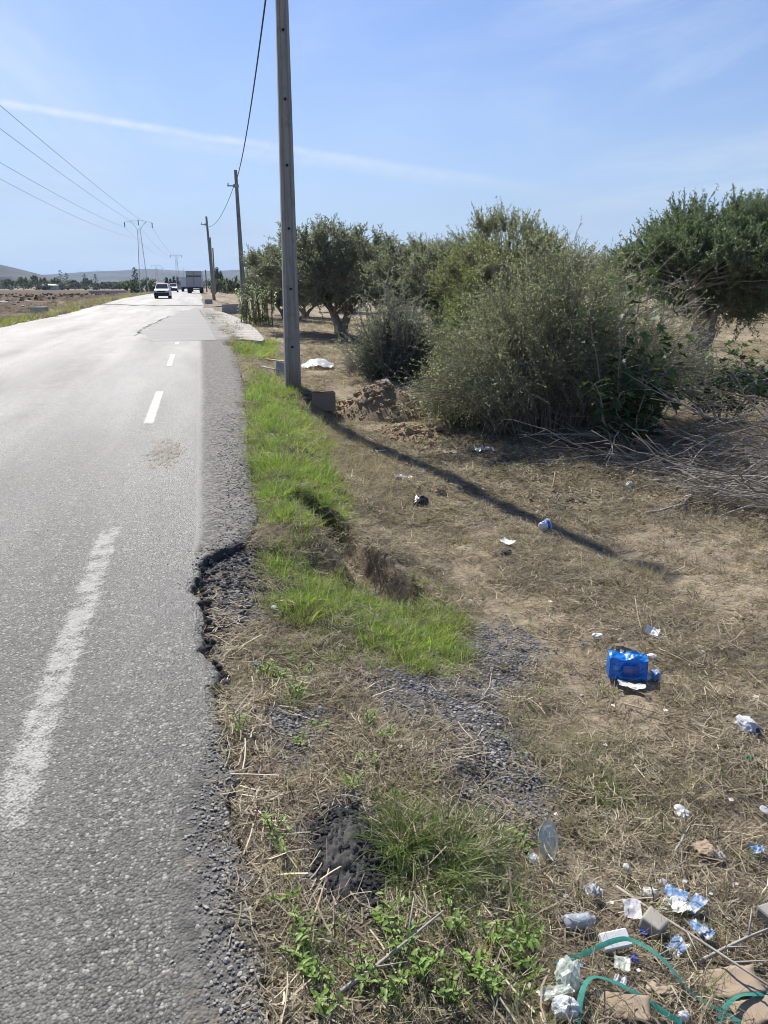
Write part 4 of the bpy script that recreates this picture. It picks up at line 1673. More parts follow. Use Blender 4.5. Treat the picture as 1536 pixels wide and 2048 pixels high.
# ------------------------------------------------------------------ the olive grove
OG = 'olive trees of the grove'
g1 = G(1395, 748)
olive_tree(g1, 11, 2.45, 5.45, 'big dark olive tree at the right edge with a thick leaning forked trunk', 'stout', OG, 480, 13, 35, .080, .0205, M_OLIVE_R, 1.3, rz=.4, spiky=.55, trunk_r=.25, lump=.2, limb_k=.15, off=(.75, 0), top=(1450, 395))
g2 = G(683, 668)
t2 = olive_tree(g2, 5, 3.6, 5.3, 'olive tree with two slim dark trunks just right of the nearest pole', 'fork', OG, 330, 12, 21, .115, .032, M_OLIVE2, 1.1, rz=0.1, trunk_r=.2, top=(740, 452))
g3 = G(880, 690)
olive_tree(Vector((g3.x, g3.y, g3.z)), 8, 3.1, 4.7, 'olive tree behind the small spiky bush, its trunk leaning right', 'stout', OG, 290, 12, 20, .10, .029, M_OLIVE2, 1.1, rz=2.2, trunk_r=.17, top=(870, 476))
p = aty(572, 640, 44)
t4 = olive_tree((p.x, 44, tz(p.x, 44)), 14, 2.0, 4.4, 'olive tree behind the reeds, left of the nearest pole', 'fork', OG, 180, 12, 18, .14, .044, M_OLIVE2, .6, rz=1.0, trunk_r=.15, top=(560, 492))
p = aty(1010, 700, 22)
olive_tree((p.x, 22, tz(p.x, 22)), 17, 2.35, 5.1, 'sunlit yellowish olive tree rising behind the left half of the big thicket', 'fork', OG, 240, 12, 23, .082, .022, leaf_mat('yellowish olive leaf', (.14, .165, .065), (.34, .375, .17), (.36, .39, .24), .56, .4, .5, .1), .9, rz=.3, trunk_r=.18, top=(1010, 420))
p = aty(790, 655, 42)
copy_thing(t2, (p.x, 42, tz(p.x, 42)), 2.0, 1.0, 'olive tree filling the gap behind the two trunked olive')
far_olives = [(612, 50, .9, 'dark olive directly behind the nearest pole'), (690, 58, .95, 'rear olive seen between the two slim trunks'), (850, 56, 1.1, 'rear olive above the gap between spiky bush and thicket'), (950, 62, 1.1, 'rear olive hidden behind the yellowish olive'), (1110, 48, 1.0, 'rear olive seen through the thin top of the thicket'), (1230, 52, 1.1, 'rear olive between the thicket and the big dark olive'), (1330, 58, 1.15, 'rear olive left of the forked trunk across the field'), (1460, 64, 1.2, 'rear olive under the right hand crown'), (1560, 56, 1.2, 'rear olive at the far right edge of the field')]
for k, (px, Y, s, lb) in enumerate(far_olives):
    p = aty(px, 640, Y)
    copy_thing((t4, t4, t2)[k % 3], (p.x, Y, tz(p.x, Y)), k * 1.7, s, lb)


# ------------------------------------------------------------------ shrubs
def shrub(name, loc, rx, ry, h, seed, nst, nsub, nlf, L, W, mat, stem_mat, label, catg, arch=.35, twig_r=.006, leaf_from=.2, sub_len=.45, spine=False, bare=0.0, lean=(0, 0), hpow=.55, stray=6, top=None):
    if top is not None:
        h = (aty(top[0], top[1], loc[1]).z - loc[2]) * .93
    g = np.random.default_rng(seed)
    t = empty(name, loc, 0, label, catg)
    a = g.uniform(0, 2 * PI, nst)
    r = np.sqrt(g.uniform(0, 1, nst))
    lump = 1 + .22 * np.sin(a * 3 + seed) + .15 * np.sin(a * 5 + seed * 3)
    tip = np.stack([rx * r * np.cos(a) * lump + lean[0], ry * r * np.sin(a) * lump + lean[1], h * (1 - r ** 2.4 * .75) * g.uniform(hpow, 1.0, nst) ** .6], 1)
    base = np.stack([rx * .45 * r * np.cos(a), ry * .45 * r * np.sin(a), np.full(nst, -.1)], 1) + g.normal(0, .08, (nst, 3)) * [1, 1, 0]
    k = 7
    u = np.linspace(0, 1, k)
    mid = base * .55 + tip * .45 + np.array([0, 0, 1]) * (h * arch * .5)
    P = (1 - u)[None, :, None] ** 2 * base[:, None] + 2 * (u * (1 - u))[None, :, None] * mid[:, None] + (u ** 2)[None, :, None] * tip[:, None]
    P = P + np.cumsum(g.normal(0, .022, (nst, k, 3)), 1)
    rad = np.linspace(1.9, .6, k)[None] * twig_r * g.uniform(.7, 1.6, nst)[:, None]
    V1, Q1 = tubes_np(P, rad, 4)
    # side shoots
    m = nst * nsub
    uu = g.uniform(.22, 1.0, m)
    si = np.repeat(np.arange(nst), nsub)
    ii = np.clip((uu * (k - 1)).astype(int), 0, k - 2)
    fr = (uu * (k - 1) - ii)[:, None]
    sp = P[si, ii] * (1 - fr) + P[si, ii + 1] * fr
    td = unit(P[si, np.minimum(ii + 1, k - 1)] - P[si, ii])
    outw = unit(sp * np.array([1, 1, .25]))
    sd = unit(td * .55 + outw * .35 + g.normal(0, .6, (m, 3)) + np.array([0, 0, .12]))
    sl_ = sub_len * g.uniform(.35, 1.2, m)
    k2 = 4
    v = np.linspace(0, 1, k2)
    SP = sp[:, None] + sd[:, None] * (sl_[:, None] * v)[..., None]
    SP = SP + np.cumsum(g.normal(0, .012, (m, k2, 3)), 1)
    SP[:, :, 2] -= (g.uniform(0, .5, m) * sl_)[:, None] * v ** 2 * .5
    SP[:, :, 2] = np.maximum(SP[:, :, 2], .02)
    V2, Q2 = tubes_np(SP, np.linspace(.7, .35, k2)[None].repeat(m, 0) * twig_r, 3)
    ob('branches', np_mesh('branches', np.concatenate([V1, V2]), np.concatenate([Q1, Q2 + len(V1)]), None, stem_mat), t)
    # leaves
    q = m * nlf
    lu = g.uniform(0, 1, (m, nlf))
    i2 = np.clip((lu * (k2 - 1)).astype(int), 0, k2 - 2)
    f2 = (lu * (k2 - 1) - i2)[..., None]
    rr = np.arange(m)[:, None]
    lp = SP[rr, i2] * (1 - f2) + SP[rr, i2 + 1] * f2
    ld = unit(sd[:, None] * .5 + g.normal(0, .8, (m, nlf, 3)))
    keep = g.uniform(0, 1, (m, nlf)) > bare * np.clip(1.2 - sp[:, 2:3] / (h * .6), 0, 1)
    lp, ld = lp[keep], ld[keep]
    n = len(lp)
    V, Q = leaves_np(lp, ld, L * g.uniform(.6, 1.3, n), W * g.uniform(.7, 1.3, n), .05)
    ct = np.repeat(np.repeat(g.uniform(0, 1, nst), nsub), nlf).reshape(m, nlf)[keep]
    tint = np.clip(ct * .4 + g.uniform(0, .6, n), 0, 1)
    ob('foliage', np_mesh('foliage', V, Q, None, mat, np.repeat(tint, 4)), t)
    return t


def gp(px, py, dx=0, dy=0):
    g = G(px, py)
    return Vector((g.x + dx, g.y + dy, tz(g.x + dx, g.y + dy)))


pb_ = gp(1140, 903, .35, 1.3)
shrub('thorn_thicket', pb_, 2.05, 1.5, 2.9, 3, 440, 22, 20, .027, .0120, M_THORN, M_TWIG_DARK, 'large tangled grey green thorny thicket with small leaves in the middle of the verge', 'thicket', .45, .006, sub_len=.5, bare=.45, hpow=.35, top=(1130, 452))
shrub('leafy_shrub', gp(958, 866, .25, .75), .9, .8, 1.85, 9, 130, 19, 17, .030, .0145, M_BUSHLEAF, M_TWIG_DARK, 'lower leafy green shrub at the left end of the big thicket, beside the dirt mound', 'shrub', .35, .005, sub_len=.4, hpow=.3, top=(920, 590))
shrub('wispy_shrub', gp(1300, 880, .5, 1.4), .9, .9, 2.75, 15, 85, 15, 8, .028, .010, M_THORN, M_TWIG, 'sparse wispy twiggy shrub at the right end of the thicket before the forked trunk', 'shrub', .6, .005, sub_len=.6, bare=.75, hpow=.5, top=(1340, 500))
shrub('lime_shrub', gp(985, 800, .6, 3.2), .9, .8, 2.6, 21, 90, 16, 17, .05, .02, M_LIME, M_TWIG_DARK, 'yellow green shrub just behind the leafy shrub and left of the thicket top', 'shrub', .3, .006, sub_len=.5, hpow=.5, top=(945, 520))
sb = gp(795, 768, .1, .8)
shrub('spiky_bush', sb, .85, .75, 1.5, 27, 150, 20, 20, .042, .015, M_DARKBUSH, M_TWIG_DARK, 'small dark spiky bush with upright grey shoots behind the dirt mound', 'bush', .2, .006, sub_len=.32, hpow=.35)
# its upright grey shoots are a second, taller layer of the same plant
spk = shrub('grey_shoots', sb, 1.05, .95, 2.4, 29, 100, 17, 18, .038, .014, M_OLIVE2, M_TWIG, 'tall grey wild olive shoots standing out of the small dark spiky bush', 'bush', .05, .006, sub_len=.28, hpow=.75, top=(795, 525))
shrub('dry_bush', gp(735, 745, -.1, .2), .55, .4, .5, 33, 70, 9, 1, .03, .01, M_BROWNLITTER, M_TWIG, 'low leafless grey bush of dead twigs on the left of the small dark bush', 'bush', .3, .005, sub_len=.3, hpow=.3)

# fig: stems, and every large leaf a part
def fig_leaf_mesh(name, s, mat):
    pts = [(0, 0), (.12, -.10), (.34, -.06), (.22, .12), (.52, .30), (.24, .40), (.30, .72), (.10, .62), (0, 1.0)]
    full = pts + [(-x, y) for x, y in reversed(pts[1:-1])]
    V = []
    for x, y in full:
        V.append((x * s, y * s, (abs(x) * .35 - y * y * .18) * s))
    c = (0, .3 * s, -.01 * s)
    V = [c] + V
    n = len(full)
    T = [(0, i + 1, (i + 1) % n + 1) for i in range(n)]
    me = np_mesh(name, V, None, T, mat, np.full(len(V), random.random()))
    return me


FIGL = [fig_leaf_mesh('leaf', s, M_FIG) for s in (.15, .18, .13, .21)]


def fig(loc, stems, label, nper=22, seed=1):
    g = random.Random(seed)
    t = empty('fig_shrub', loc, 0, label, 'fig shrub')
    mb = MB()
    for (dx, dy, h) in stems:
        pts = [Vector((dx * .25, dy * .25, -.1))]
        for i in range(1, 7):
            f = i / 6
            pts.append(Vector((dx * (.25 + .75 * f) + g.uniform(-.04, .04), dy * (.25 + .75 * f) + g.uniform(-.04, .04), h * f)))
        mb.tube(pts, [.018 - .0022 * i for i in range(7)], 6)
        for j in range(nper):
            f = 1 - (j / nper) ** 1.1 * .85
            i = min(5, int(f * 6))
            p = pts[i].lerp(pts[i + 1], f * 6 - i)
            a = j * 2.4 + g.uniform(-.4, .4)
            pet = .05 + .12 * g.random()
            q = p + Vector((math.cos(a), math.sin(a), .35)) * pet
            mb.tube([p, q], .004, 3, cap=False)
            lf = ob('leaf', FIGL[g.randrange(4)], t, q)
            lf.rotation_euler = (g.uniform(-.9, .35), g.uniform(-.4, .4), a - PI / 2)
            s = g.uniform(.7, 1.15)
            lf.scale = (s, s, s)
    mb.build('stems', M_TWIG_DARK, t, True)
    return t


fig(gp(1245, 905, .1, .25), [(-.55, .1, 1.75), (-.12, .0, 2.15), (.15, .1, 2.2), (.5, .05, 2.0), (.62, -.1, 1.4), (-.25, -.2, 1.2), (.1, -.25, 1.0), (.4, -.25, 1.05)], 'dark fig shrub with large lobed leaves growing through the thicket', 22, 2)
fig(gp(1230, 905, .1, -.05), [(-.5, 0, .9), (-.2, -.1, .8), (.15, -.1, .95), (.4, 0, .8), (.7, .1, .85), (0, .2, 1.1), (.3, .3, 1.15)], 'low dark fig suckers at the foot of the thicket behind the brush pile', 26, 4)
fig(gp(1465, 850, .1, .35), [(-.95, .2, .8), (-.55, -.1, .8), (-.2, 0, .85), (.2, .1, .9), (.5, -.1, .85), (.85, .1, .9), (1.2, .2, 1.0), (0, .4, 1.1), (.6, .5, 1.15), (1.6, .3, 1.1), (-.6, .5, 1.0)], 'wide low leafy fig shrub behind the right end of the brush pile', 27, 6)

# reeds by the second pole
def reeds(loc, n, r, h, label):
    t = empty('reed_clump', loc, 0, label, 'reeds')
    g = np.random.default_rng(5)
    a = g.uniform(0, 2 * PI, n)
    rr = r * np.sqrt(g.uniform(0, 1, n))
    b = np.stack([rr * np.cos(a), rr * .7 * np.sin(a), np.full(n, -.1)], 1)
    hh = h * g.uniform(.65, 1.05, n)
    k = 4
    u = np.linspace(0, 1, k)
    ln = g.normal(0, .16, (n, 2))
    P = b[:, None] + np.concatenate([ln[:, None] * (u[None, :, None] ** 1.5) * hh[:, None, None], (u[None] * hh[:, None])[..., None]], -1)
    V, Q = tubes_np(P, np.linspace(.009, .004, k)[None].repeat(n, 0), 4)
    ob('stems', np_mesh('stems', V, Q, None, M_STEM_GREEN), t)
    m = 18
    uu = g.uniform(.12, 1, (n, m))
    ii = np.clip((uu * (k - 1)).astype(int), 0, k - 2)
    fr = (uu * (k - 1) - ii)[..., None]
    rows = np.arange(n)[:, None]
    lp = (P[rows, ii] * (1 - fr) + P[rows, ii + 1] * fr).reshape(-1, 3)
    q = len(lp)
    az = g.uniform(0, 2 * PI, q)
    d = np.stack([np.cos(az) * .8, np.sin(az) * .8, g.uniform(.2, 1.0, q)], 1)
    L = g.uniform(.22, .45, q)
    d = unit(d)
    kk = 4
    v = np.linspace(0, 1, kk)
    LP = lp[:, None] + d[:, None] * (L[:, None] * v)[..., None]
    LP[:, :, 2] -= (L * .45)[:, None] * v ** 2
    S_ = unit(np.cross(d, np.array([0, 0, 1.])))
    V, Q = ribbons_np(LP, np.array([.6, 1, .7, .1])[None] * .055 * g.uniform(.6, 1.2, q)[:, None], S_)
    ob('leaves', np_mesh('leaves', V, Q, None, M_REED, np.repeat(g.uniform(0, 1, q), kk * 2)), t)


reeds(gp(516, 652, 0, .8), 70, .75, 2.1, 'clump of bright green reeds right of the second pole')

# ------------------------------------------------------------------ far tree line
def bush_mesh(seed, Rr, h, L, n=26, mat=M_FARLEAF):
    me, P, C = crown_mesh('crown', mat, seed, Rr, .1, h, n, 7, 14, L, L * .45, .5, Rr * .35)
    return me


FARM = [bush_mesh(s, 2.2, 4.0, .42) for s in (61, 62, 63)]
FARB = [bush_mesh(s, 2.0, 2.2, .34) for s in (71, 72)]
me, _, _ = crown_mesh('crown', M_CYPRESS, 81, .75, .2, 6.5, 46, 6, 12, .40, .16, 1.2, .5, .1)
FARC = [me]
mb = MB()
mb.tube([(0, 0, -1), (.1, 0, 1.2), (0, .1, 2.6)], [.22, .18, .08], 7)
TRUNK = mb.mesh('trunk', M_BARK, True)


def far_plant(kind, px, pyb, Y, w, h, label, meshes, cat_, group, dims, rz, zoff=0.0):
    p = aty(px, pyb, Y)
    t = empty(kind, (p.x, Y, tz(p.x, Y) * (Y < 150) + .1 * (Y >= 150) + zoff), rz, label, cat_, group)
    c = ob('crown', meshes, t)
    c.scale = (w / dims[0], w / dims[0], h / dims[1])
    tr = ob('trunk', TRUNK, t)
    tr.scale = (1, 1, h / 4.5)
    return t


def mpx(px, Y):
    return px * Y / 1460.0


fl = [  # kind, px, width px, top py, base py, Y, label
    ('t', 47, 22, 548, 575, 330, 'dark round tree of the left tree line, right of the white roof'),
    ('t', 72, 20, 545, 575, 350, 'lighter round tree beside the dark round tree on the left'),
    ('t', 20, 24, 556, 577, 320, 'low tree at the left before the white roof'),
    ('t', 88, 18, 550, 575, 360, 'tree standing left of the small gabled roof'),
    ('b', 74, 40, 562, 580, 300, 'wide dark bush before the round trees'),
    ('t', 112, 20, 553, 576, 340, 'tree right of the small gabled roof'),
    ('b', 128, 34, 562, 579, 310, 'bush under the double agave stalk'),
    ('t', 150, 22, 556, 577, 330, 'dull tree between the first two agave stalks'),
    ('t', 176, 24, 554, 577, 345, 'dull tree left of the second agave stalk'),
    ('b', 200, 36, 563, 579, 320, 'bush under the second agave stalk'),
    ('b', 226, 34, 563, 579, 330, 'last low bush of the left tree line'),
    ('b', 262, 30, 560, 583, 170, 'left bush of the green clump beside the car'),
    ('b', 284, 40, 552, 584, 165, 'tallest bush of the green clump beside the car'),
    ('b', 302, 20, 562, 585, 150, 'right bush of the green clump beside the car'),
    ('t', 438, 22, 531, 583, 175, 'dark tall tree behind the fourth and fifth poles'),
    ('b', 432, 24, 556, 585, 150, 'green bush at the foot of the farthest pole'),
    ('b', 455, 34, 556, 585, 140, 'left hedge bush behind the culvert wall'),
    ('b', 480, 34, 552, 586, 120, 'middle hedge bush behind the second pole'),
    ('b', 503, 34, 546, 590, 100, 'right hedge bush left of the reeds'),
    ('t', 530, 34, 542, 600, 75, 'tree behind the reeds'),
    ('b', 425, 14, 560, 583, 190, 'bush peeking out left of the poles'),
]
for k, (kd, px, wp, top, bot, Y, lb) in enumerate(fl):
    h = aty(px, top, Y).z - .1
    w = mpx(wp, Y)
    far_plant('tree' if kd == 't' else 'bush', px, bot, Y, w, h, lb, (FARM if kd == 't' else FARB)[k % (3 if kd == 't' else 2)], 'tree' if kd == 't' else 'bush', 'trees and bushes of the far tree line', (4.9, 5.0) if kd == 't' else (4.3, 3.0), k * 1.1)
for k, (px, top, lb) in enumerate([(334, 553, 'leftmost cypress of the row behind the cars'), (342, 556, 'second cypress of the row behind the cars'), (349, 551, 'tallest cypress of the row behind the cars'), (357, 552, 'fourth cypress of the row behind the cars'), (367, 556, 'cypress farthest right in the row, beside the white truck')]):
    Y = 330
    far_plant('cypress_tree', px, 575, Y, mpx(7, Y), aty(px, top, Y).z, lb, FARC[0], 'cypress', 'cypress row behind the cars', (2.0, 7.0), k)
# dense strip of distant scrub that reads as one mass
V = []
Qs = []
gq = np.random.default_rng(44)
for (pa_, pb2, Ya, Yb, hh, cnt, Ll) in ((-60, 330, 380, 430, 4.5, 2600, .9), (330, 560, 420, 380, 5.0, 1600, .9), (440, 600, 150, 110, 2.2, 1400, .4), (560, 1700, 120, 150, 3.2, 9000, .55)):
    f = gq.uniform(0, 1, cnt)
    Yv = Ya + (Yb - Ya) * f + gq.uniform(0, 14, cnt)
    a0, a1 = aty(pa_, 575, 1.0).x, aty(pb2, 575, 1.0).x
    xv = (a0 + (a1 - a0) * f) * Yv
    top = hh * (.35 + .9 * fbm(xv * .16, Yv * 0, 6, 4))
    zv = top * gq.uniform(0, 1, cnt) ** .7
    p3 = np.stack([xv, Yv, zv + .1], 1)
    vv, qq = leaves_np(p3, gq.normal(size=(cnt, 3)) + [0, 0, .5], Ll * gq.uniform(.6, 1.4, cnt) * 1.4, Ll * gq.uniform(.4, .9, cnt), .05)
    Qs.append(qq + sum(len(a) for a in V))
    V.append(vv)
V = np.concatenate(V)
tag(ob('distant_scrub', np_mesh('distant_scrub', V, np.concatenate(Qs), None, M_FARLEAF, np.repeat(gq.uniform(0, 1, len(V) // 4), 4))), 'dull green band of distant scrub closing the fields', None, None, 'stuff')

# agave flower stalks
def agave(px, top, bot, Y, label):
    p = aty(px, bot, Y)
    h = aty(px, top, Y).z
    t = empty('agave', (p.x, Y, 0), px, label, 'agave', 'agave stalks on the left')
    mb = MB()
    mb.tube([(0, 0, 0), (.05, 0, h * .5), (0, 0, h)], [.12, .09, .03], 6)
    mb.build('stalk', M_TWIG_DARK, t)
    V = []
    T_ = []
    g = random.Random(px)
    P_, D_ = [], []
    for i in range(9):
        f = .55 + .45 * i / 8
        a = i * 2.4
        q = Vector((math.cos(a) * (1.15 - f) * h * .22, math.sin(a) * (1.15 - f) * h * .22, h * f))
        for _ in range(26):
            P_.append(q + Vector((g.gauss(0, .16), g.gauss(0, .16), g.gauss(0, .09))))
            D_.append((g.gauss(0, 1), g.gauss(0, 1), g.gauss(.4, 1)))
    v, q_ = leaves_np(np.array(P_), np.array(D_), np.full(len(P_), .3), np.full(len(P_), .12))
    fh = ob('flower_heads', np_mesh('flower_heads', v, q_, None, M_CYPRESS, np.full(len(v), .5)), t)
    fh['kind'] = 'stuff'
    mb = MB()
    for i in range(12):
        a = i * .52
        mb.tube([(0, 0, .1), (math.cos(a) * .6, math.sin(a) * .6, .8), (math.cos(a) * 1.1, math.sin(a) * 1.1, 1.1)], [.1, .09, .01], 4)
    mb.build('leaves', M_CYPRESS, t)


agave(273, 538, 580, 160, 'tallest agave stalk, rising from the green clump beside the car')
agave(124, 541, 578, 300, 'left agave stalk of the pair in the tree line')
agave(136, 547, 578, 302, 'right agave stalk of the pair in the tree line')
agave(171, 549, 578, 305, 'single agave stalk halfway along the left tree line')
agave(193, 549, 578, 300, 'agave stalk nearest the green clump in the tree line')

# far buildings
M_FARWALL = simple('pale rendered wall', (.50, .47, .43), .9, .15, .6, .1)
M_FARROOF = simple('faded roof sheet', (.55, .55, .56), .7, .15, .5, .1)
M_FARRED = simple('clay roof', (.26, .15, .11), .9, .2, .8, .1)


def house(px0, px1, top, bot, Y, label, roof=M_FARROOF, gable=False, wall=M_FARWALL):
    a, b = aty(px0, bot, Y), aty(px1, bot, Y)
    h = aty(px0, top, Y).z
    w = b.x - a.x
    t = empty('farm_building', ((a.x + b.x) / 2, Y, 0), 0, label, 'building')
    mb = MB()
    mb.box((0, 4, h * .4), (w, 8, h * .8))
    mb.build('wall', wall, t)
    mb = MB()
    if gable:
        w2 = w / 2 * 1.06
        vs = [(-w2, -.3, h * .8), (w2, -.3, h * .8), (w2 * .55, 4, h), (-w2 * .9, 4, h), (-w2, 8.3, h * .8), (w2, 8.3, h * .8)]
        mb.add(vs, [(0, 1, 2, 3), (3, 2, 5, 4), (0, 3, 4), (1, 5, 2)])
    else:
        mb.box((0, 4, h * .9), (w * 1.04, 8.5, h * .2))
    mb.build('roof', roof, t)
    me = None
    for k in range(max(1, int(w / 5))):
        x = -w / 2 + (k + .5) * w / max(1, int(w / 5))
        m2 = MB()
        m2.box((0, 0, 0), (.9, .06, 1.1))
        me = me or m2.mesh('window', M_GLASS)
        ob('window', me, t, (x, -.03, h * .45))
    return t


house(-30, 20, 554, 577, 420, 'long white roofed shed at the far left edge')
house(85, 112, 568, 580, 300, 'small pale building with a sloping grey roof in the left tree line', M_FARROOF, True)
house(140, 175, 566, 577, 420, 'pale low building behind the left tree line', M_FARRED)
house(205, 250, 564, 577, 430, 'grey low building far left of the green clump', M_FARRED)
house(338, 362, 566, 580, 260, 'pale flat roofed building behind the two cars', M_FARRED)
house(300, 330, 563, 577, 330, 'small clay roofed building behind the white hatchback', M_FARRED, True)

# ------------------------------------------------------------------ dirt mound and debris by the pole
def vary(o, s, rz=None):
    o.scale = (s * random.uniform(.8, 1.3), s * random.uniform(.8, 1.2), s * random.uniform(.7, 1.2))
    o.rotation_euler = (random.uniform(-.5, .5), random.uniform(-.5, .5), random.uniform(0, 6.28))


CLODS = [rock_mesh('clod', 100 + k, M_CLOD, 2, 1.1, .75) for k in range(6)]
PEB = [rock_mesh('pebble', 120 + k, M_STONE_GREY, 1, .4, .75) for k in range(4)]


def mound(px, py, rx, ry, h, n, label, fine=1600):
    c = G(px, py)
    t = empty('dirt_mound', (c.x, c.y, tz(c.x, c.y)), 0, label, 'dirt mound')
    gsz = 44
    u = np.linspace(-1.25, 1.25, gsz)
    U, W = np.meshgrid(u, u)
    U, W = U.ravel(), W.ravel()
    rr = np.hypot(U, W)
    hh = h * np.clip(1 - rr ** 1.5 / 1.1, 0, 1) * (.65 + .7 * fbm(U * 3 + 9, W * 3, 301, 4)) + .10 * (fbm(U * 7, W * 7, 302, 4) - .5) * np.clip(1.2 - rr, 0, 1)
    X, Y = U * rx, W * ry
    Z = ter(c.x + X, c.y + Y) - c.z + hh - .03 * (rr > 1.05)
    ob('heap', np_mesh('heap', np.stack([X, Y, Z], 1), grid_faces(gsz, gsz), None, M_HEAP), t)
    zi = lambda x, y: Z[int(np.argmin((X - x) ** 2 + (Y - y) ** 2))]
    for k in range(n):
        a, r = random.uniform(0, 6.28), random.random() ** .6 * 1.2
        x, y = r * rx * math.cos(a), r * ry * math.sin(a)
        o = ob('clod', CLODS[k % 6], t, (x, y, zi(x, y) + .01))
        vary(o, random.choice([.03, .04, .05, .06, .07, .09, .11, .15]) * (1.15 - .3 * r))
    P = []
    for k in range(fine):
        a, r = random.uniform(0, 6.28), random.random() ** .6 * 1.35
        x, y = r * rx * math.cos(a), r * ry * math.sin(a)
        P.append((x, y, zi(x, y)))
    V, Q_ = leaves_np(np.array(P), rng.normal(size=(fine, 3)), rng.uniform(.02, .06, fine), rng.uniform(.015, .04, fine), .3)
    o = ob('crumbs', np_mesh('crumbs', V, Q_, None, M_CLOD), t)
    o['kind'] = 'stuff'
    return t


mound(760, 830, .75, .8, .46, 210, 'heap of brown dug up earth clods between the pole and the thicket')
mound(840, 872, .55, .5, .10, 60, 'flatter spread of brown clods trailing towards the thicket foot')

LIT = []        # (position, radius) kept clear of tall grass


def P_(px, py, r=.06):
    g = G(px, py)
    LIT.append((g.x, g.y, r))
    return g, 1.0 / ppm(g)


def obj_tag(o, g, rz, label, cat_, group=None, tilt=(0, 0)):
    o.location = g
    o.rotation_euler = (tilt[0], tilt[1], rz)
    return tag(o, label, cat_, group)


def plastic(name, col, rough=.35, trans=0.0, spec=.5, wrinkle=.5):
    m, nt, out = mat_new(name)
    o = objco(nt)
    n = nt.noise(o, 30, 5, .7, .8)
    c = nt.ramp(n, [(.3, tuple(c * .8 for c in col)), (.7, tuple(min(1, c * 1.12) for c in col))])
    c = nt.mix(nt.ss(nt.noise(o, 9, 5, .7), .55, .75, 0, .45), c, tuple(c_ * .55 + .05 for c_ in col))
    if 'wrapper' in name:
        c = nt.mix(nt.ss(nt.noise(o, 28, 3, .6), .52, .58, 0, .8), c, (.62, .64, .66))
    c = nt.mix(nt.ss(nt.noise(o, 14, 6, .75), .55, .75, 0, .5), c, (.30, .25, .19))
    b = principled(nt, None, c, rough, nt.bump(n, wrinkle, .006), spec)
    if trans:
        tr = nt.new('ShaderNodeBsdfTranslucent')
        nt.link(c, tr.inputs[0])
        mx = nt.new('ShaderNodeMixShader')
        mx.inputs[0].default_value = trans
        nt.link(b.outputs[0], mx.inputs[1])
        nt.link(tr.outputs[0], mx.inputs[2])
        nt.link(mx.outputs[0], out.inputs[0])
    else:
        nt.link(b.outputs[0], out.inputs[0])
    return m


def clear_plastic(name, tintc=(.9, .93, .92), a=.45):
    m, nt, out = mat_new(name)
    o = objco(nt)
    n = nt.noise(o, 25, 5, .7, .8)
    b = principled(nt, None, tintc, .18, nt.bump(n, .6, .006), .6)
    t = nt.new('ShaderNodeBsdfTransparent')
    t.inputs[0].default_value = (.93, .95, .94, 1)
    mx = nt.new('ShaderNodeMixShader')
    nt.link(nt.ss(n, .3, .7, a - .2, a + .25), mx.inputs[0])
    nt.link(t.outputs[0], mx.inputs[1])
    nt.link(b.outputs[0], mx.inputs[2])
    nt.link(mx.outputs[0], out.inputs[0])
    return m


PW = plastic('crumpled white plastic', (.74, .74, .75), .4, .25)
PWG = plastic('greyish white film', (.58, .60, .63), .35, .3)
PBLUE = plastic('bright blue film', (.012, .22, .74), .16, .15, .7)
PBLUE2 = plastic('faded blue wrapper', (.20, .33, .56), .4, .2)
PNAVY = plastic('deep blue plastic', (.015, .04, .30), .3)
PBLACK = plastic('black bag film', (.012, .012, .013), .3)
PGREEN = plastic('green plastic scrap', (.03, .32, .20), .4, .2)
PAPER = simple('sun bleached paper', (.68, .65, .58), .85, .12, 12, .3, .004)
PAPERW = simple('white paper', (.78, .77, .74), .8, .08, 12, .2, .003)
CARD = simple('weathered cardboard', (.34, .265, .19), .9, .12, 6, .35, .004)
CARD_D = simple('brown carton side', (.235, .195, .165), .9, .1, 5, .3, .004)
FOAM = simple('white foam', (.82, .82, .80), .9, .05, 30, .4, .003)
PCLEAR = clear_plastic('clear plastic')
PCLEARG = clear_plastic('greenish clear plastic', (.62, .68, .60), .6)
WOODP = simple('pale split wood', (.46, .36, .24), .85, .25, 9, .5, .004)
WOODG = simple('grey old board', (.36, .32, .27), .9, .25, 9, .5, .004)


def crumple(name, w, h, amp, seed, mat, curl=0.0, nx=16, ny=12, parent=None):
    u = np.linspace(-.5, .5, nx)
    v = np.linspace(-.5, .5, ny)
    U, W = np.meshgrid(u, v)
    U, W = U.ravel(), W.ravel()
    e = 1 + .35 * (fbm(U * 3 + seed, W * 3, seed, 3) - .5)
    X = U * w * e
    Y = W * h * (1 + .5 * (fbm(U * 4, W * 4 + seed, seed + 3, 3) - .5))
    ridge = np.abs(fbm(U * 4 + seed * 3.3, W * 4, seed + 5, 4) - .5) * 2
    Z = amp * (1.4 * ridge + .5 * fbm(U * 9, W * 9 + seed, seed + 8, 2)) + curl * (U * 2) ** 2
    m = np_mesh(name, np.stack([X, Y, Z - Z.min() + .004], 1), grid_faces(nx, ny), None, mat)
    o = ob(name, m, parent)
    return o


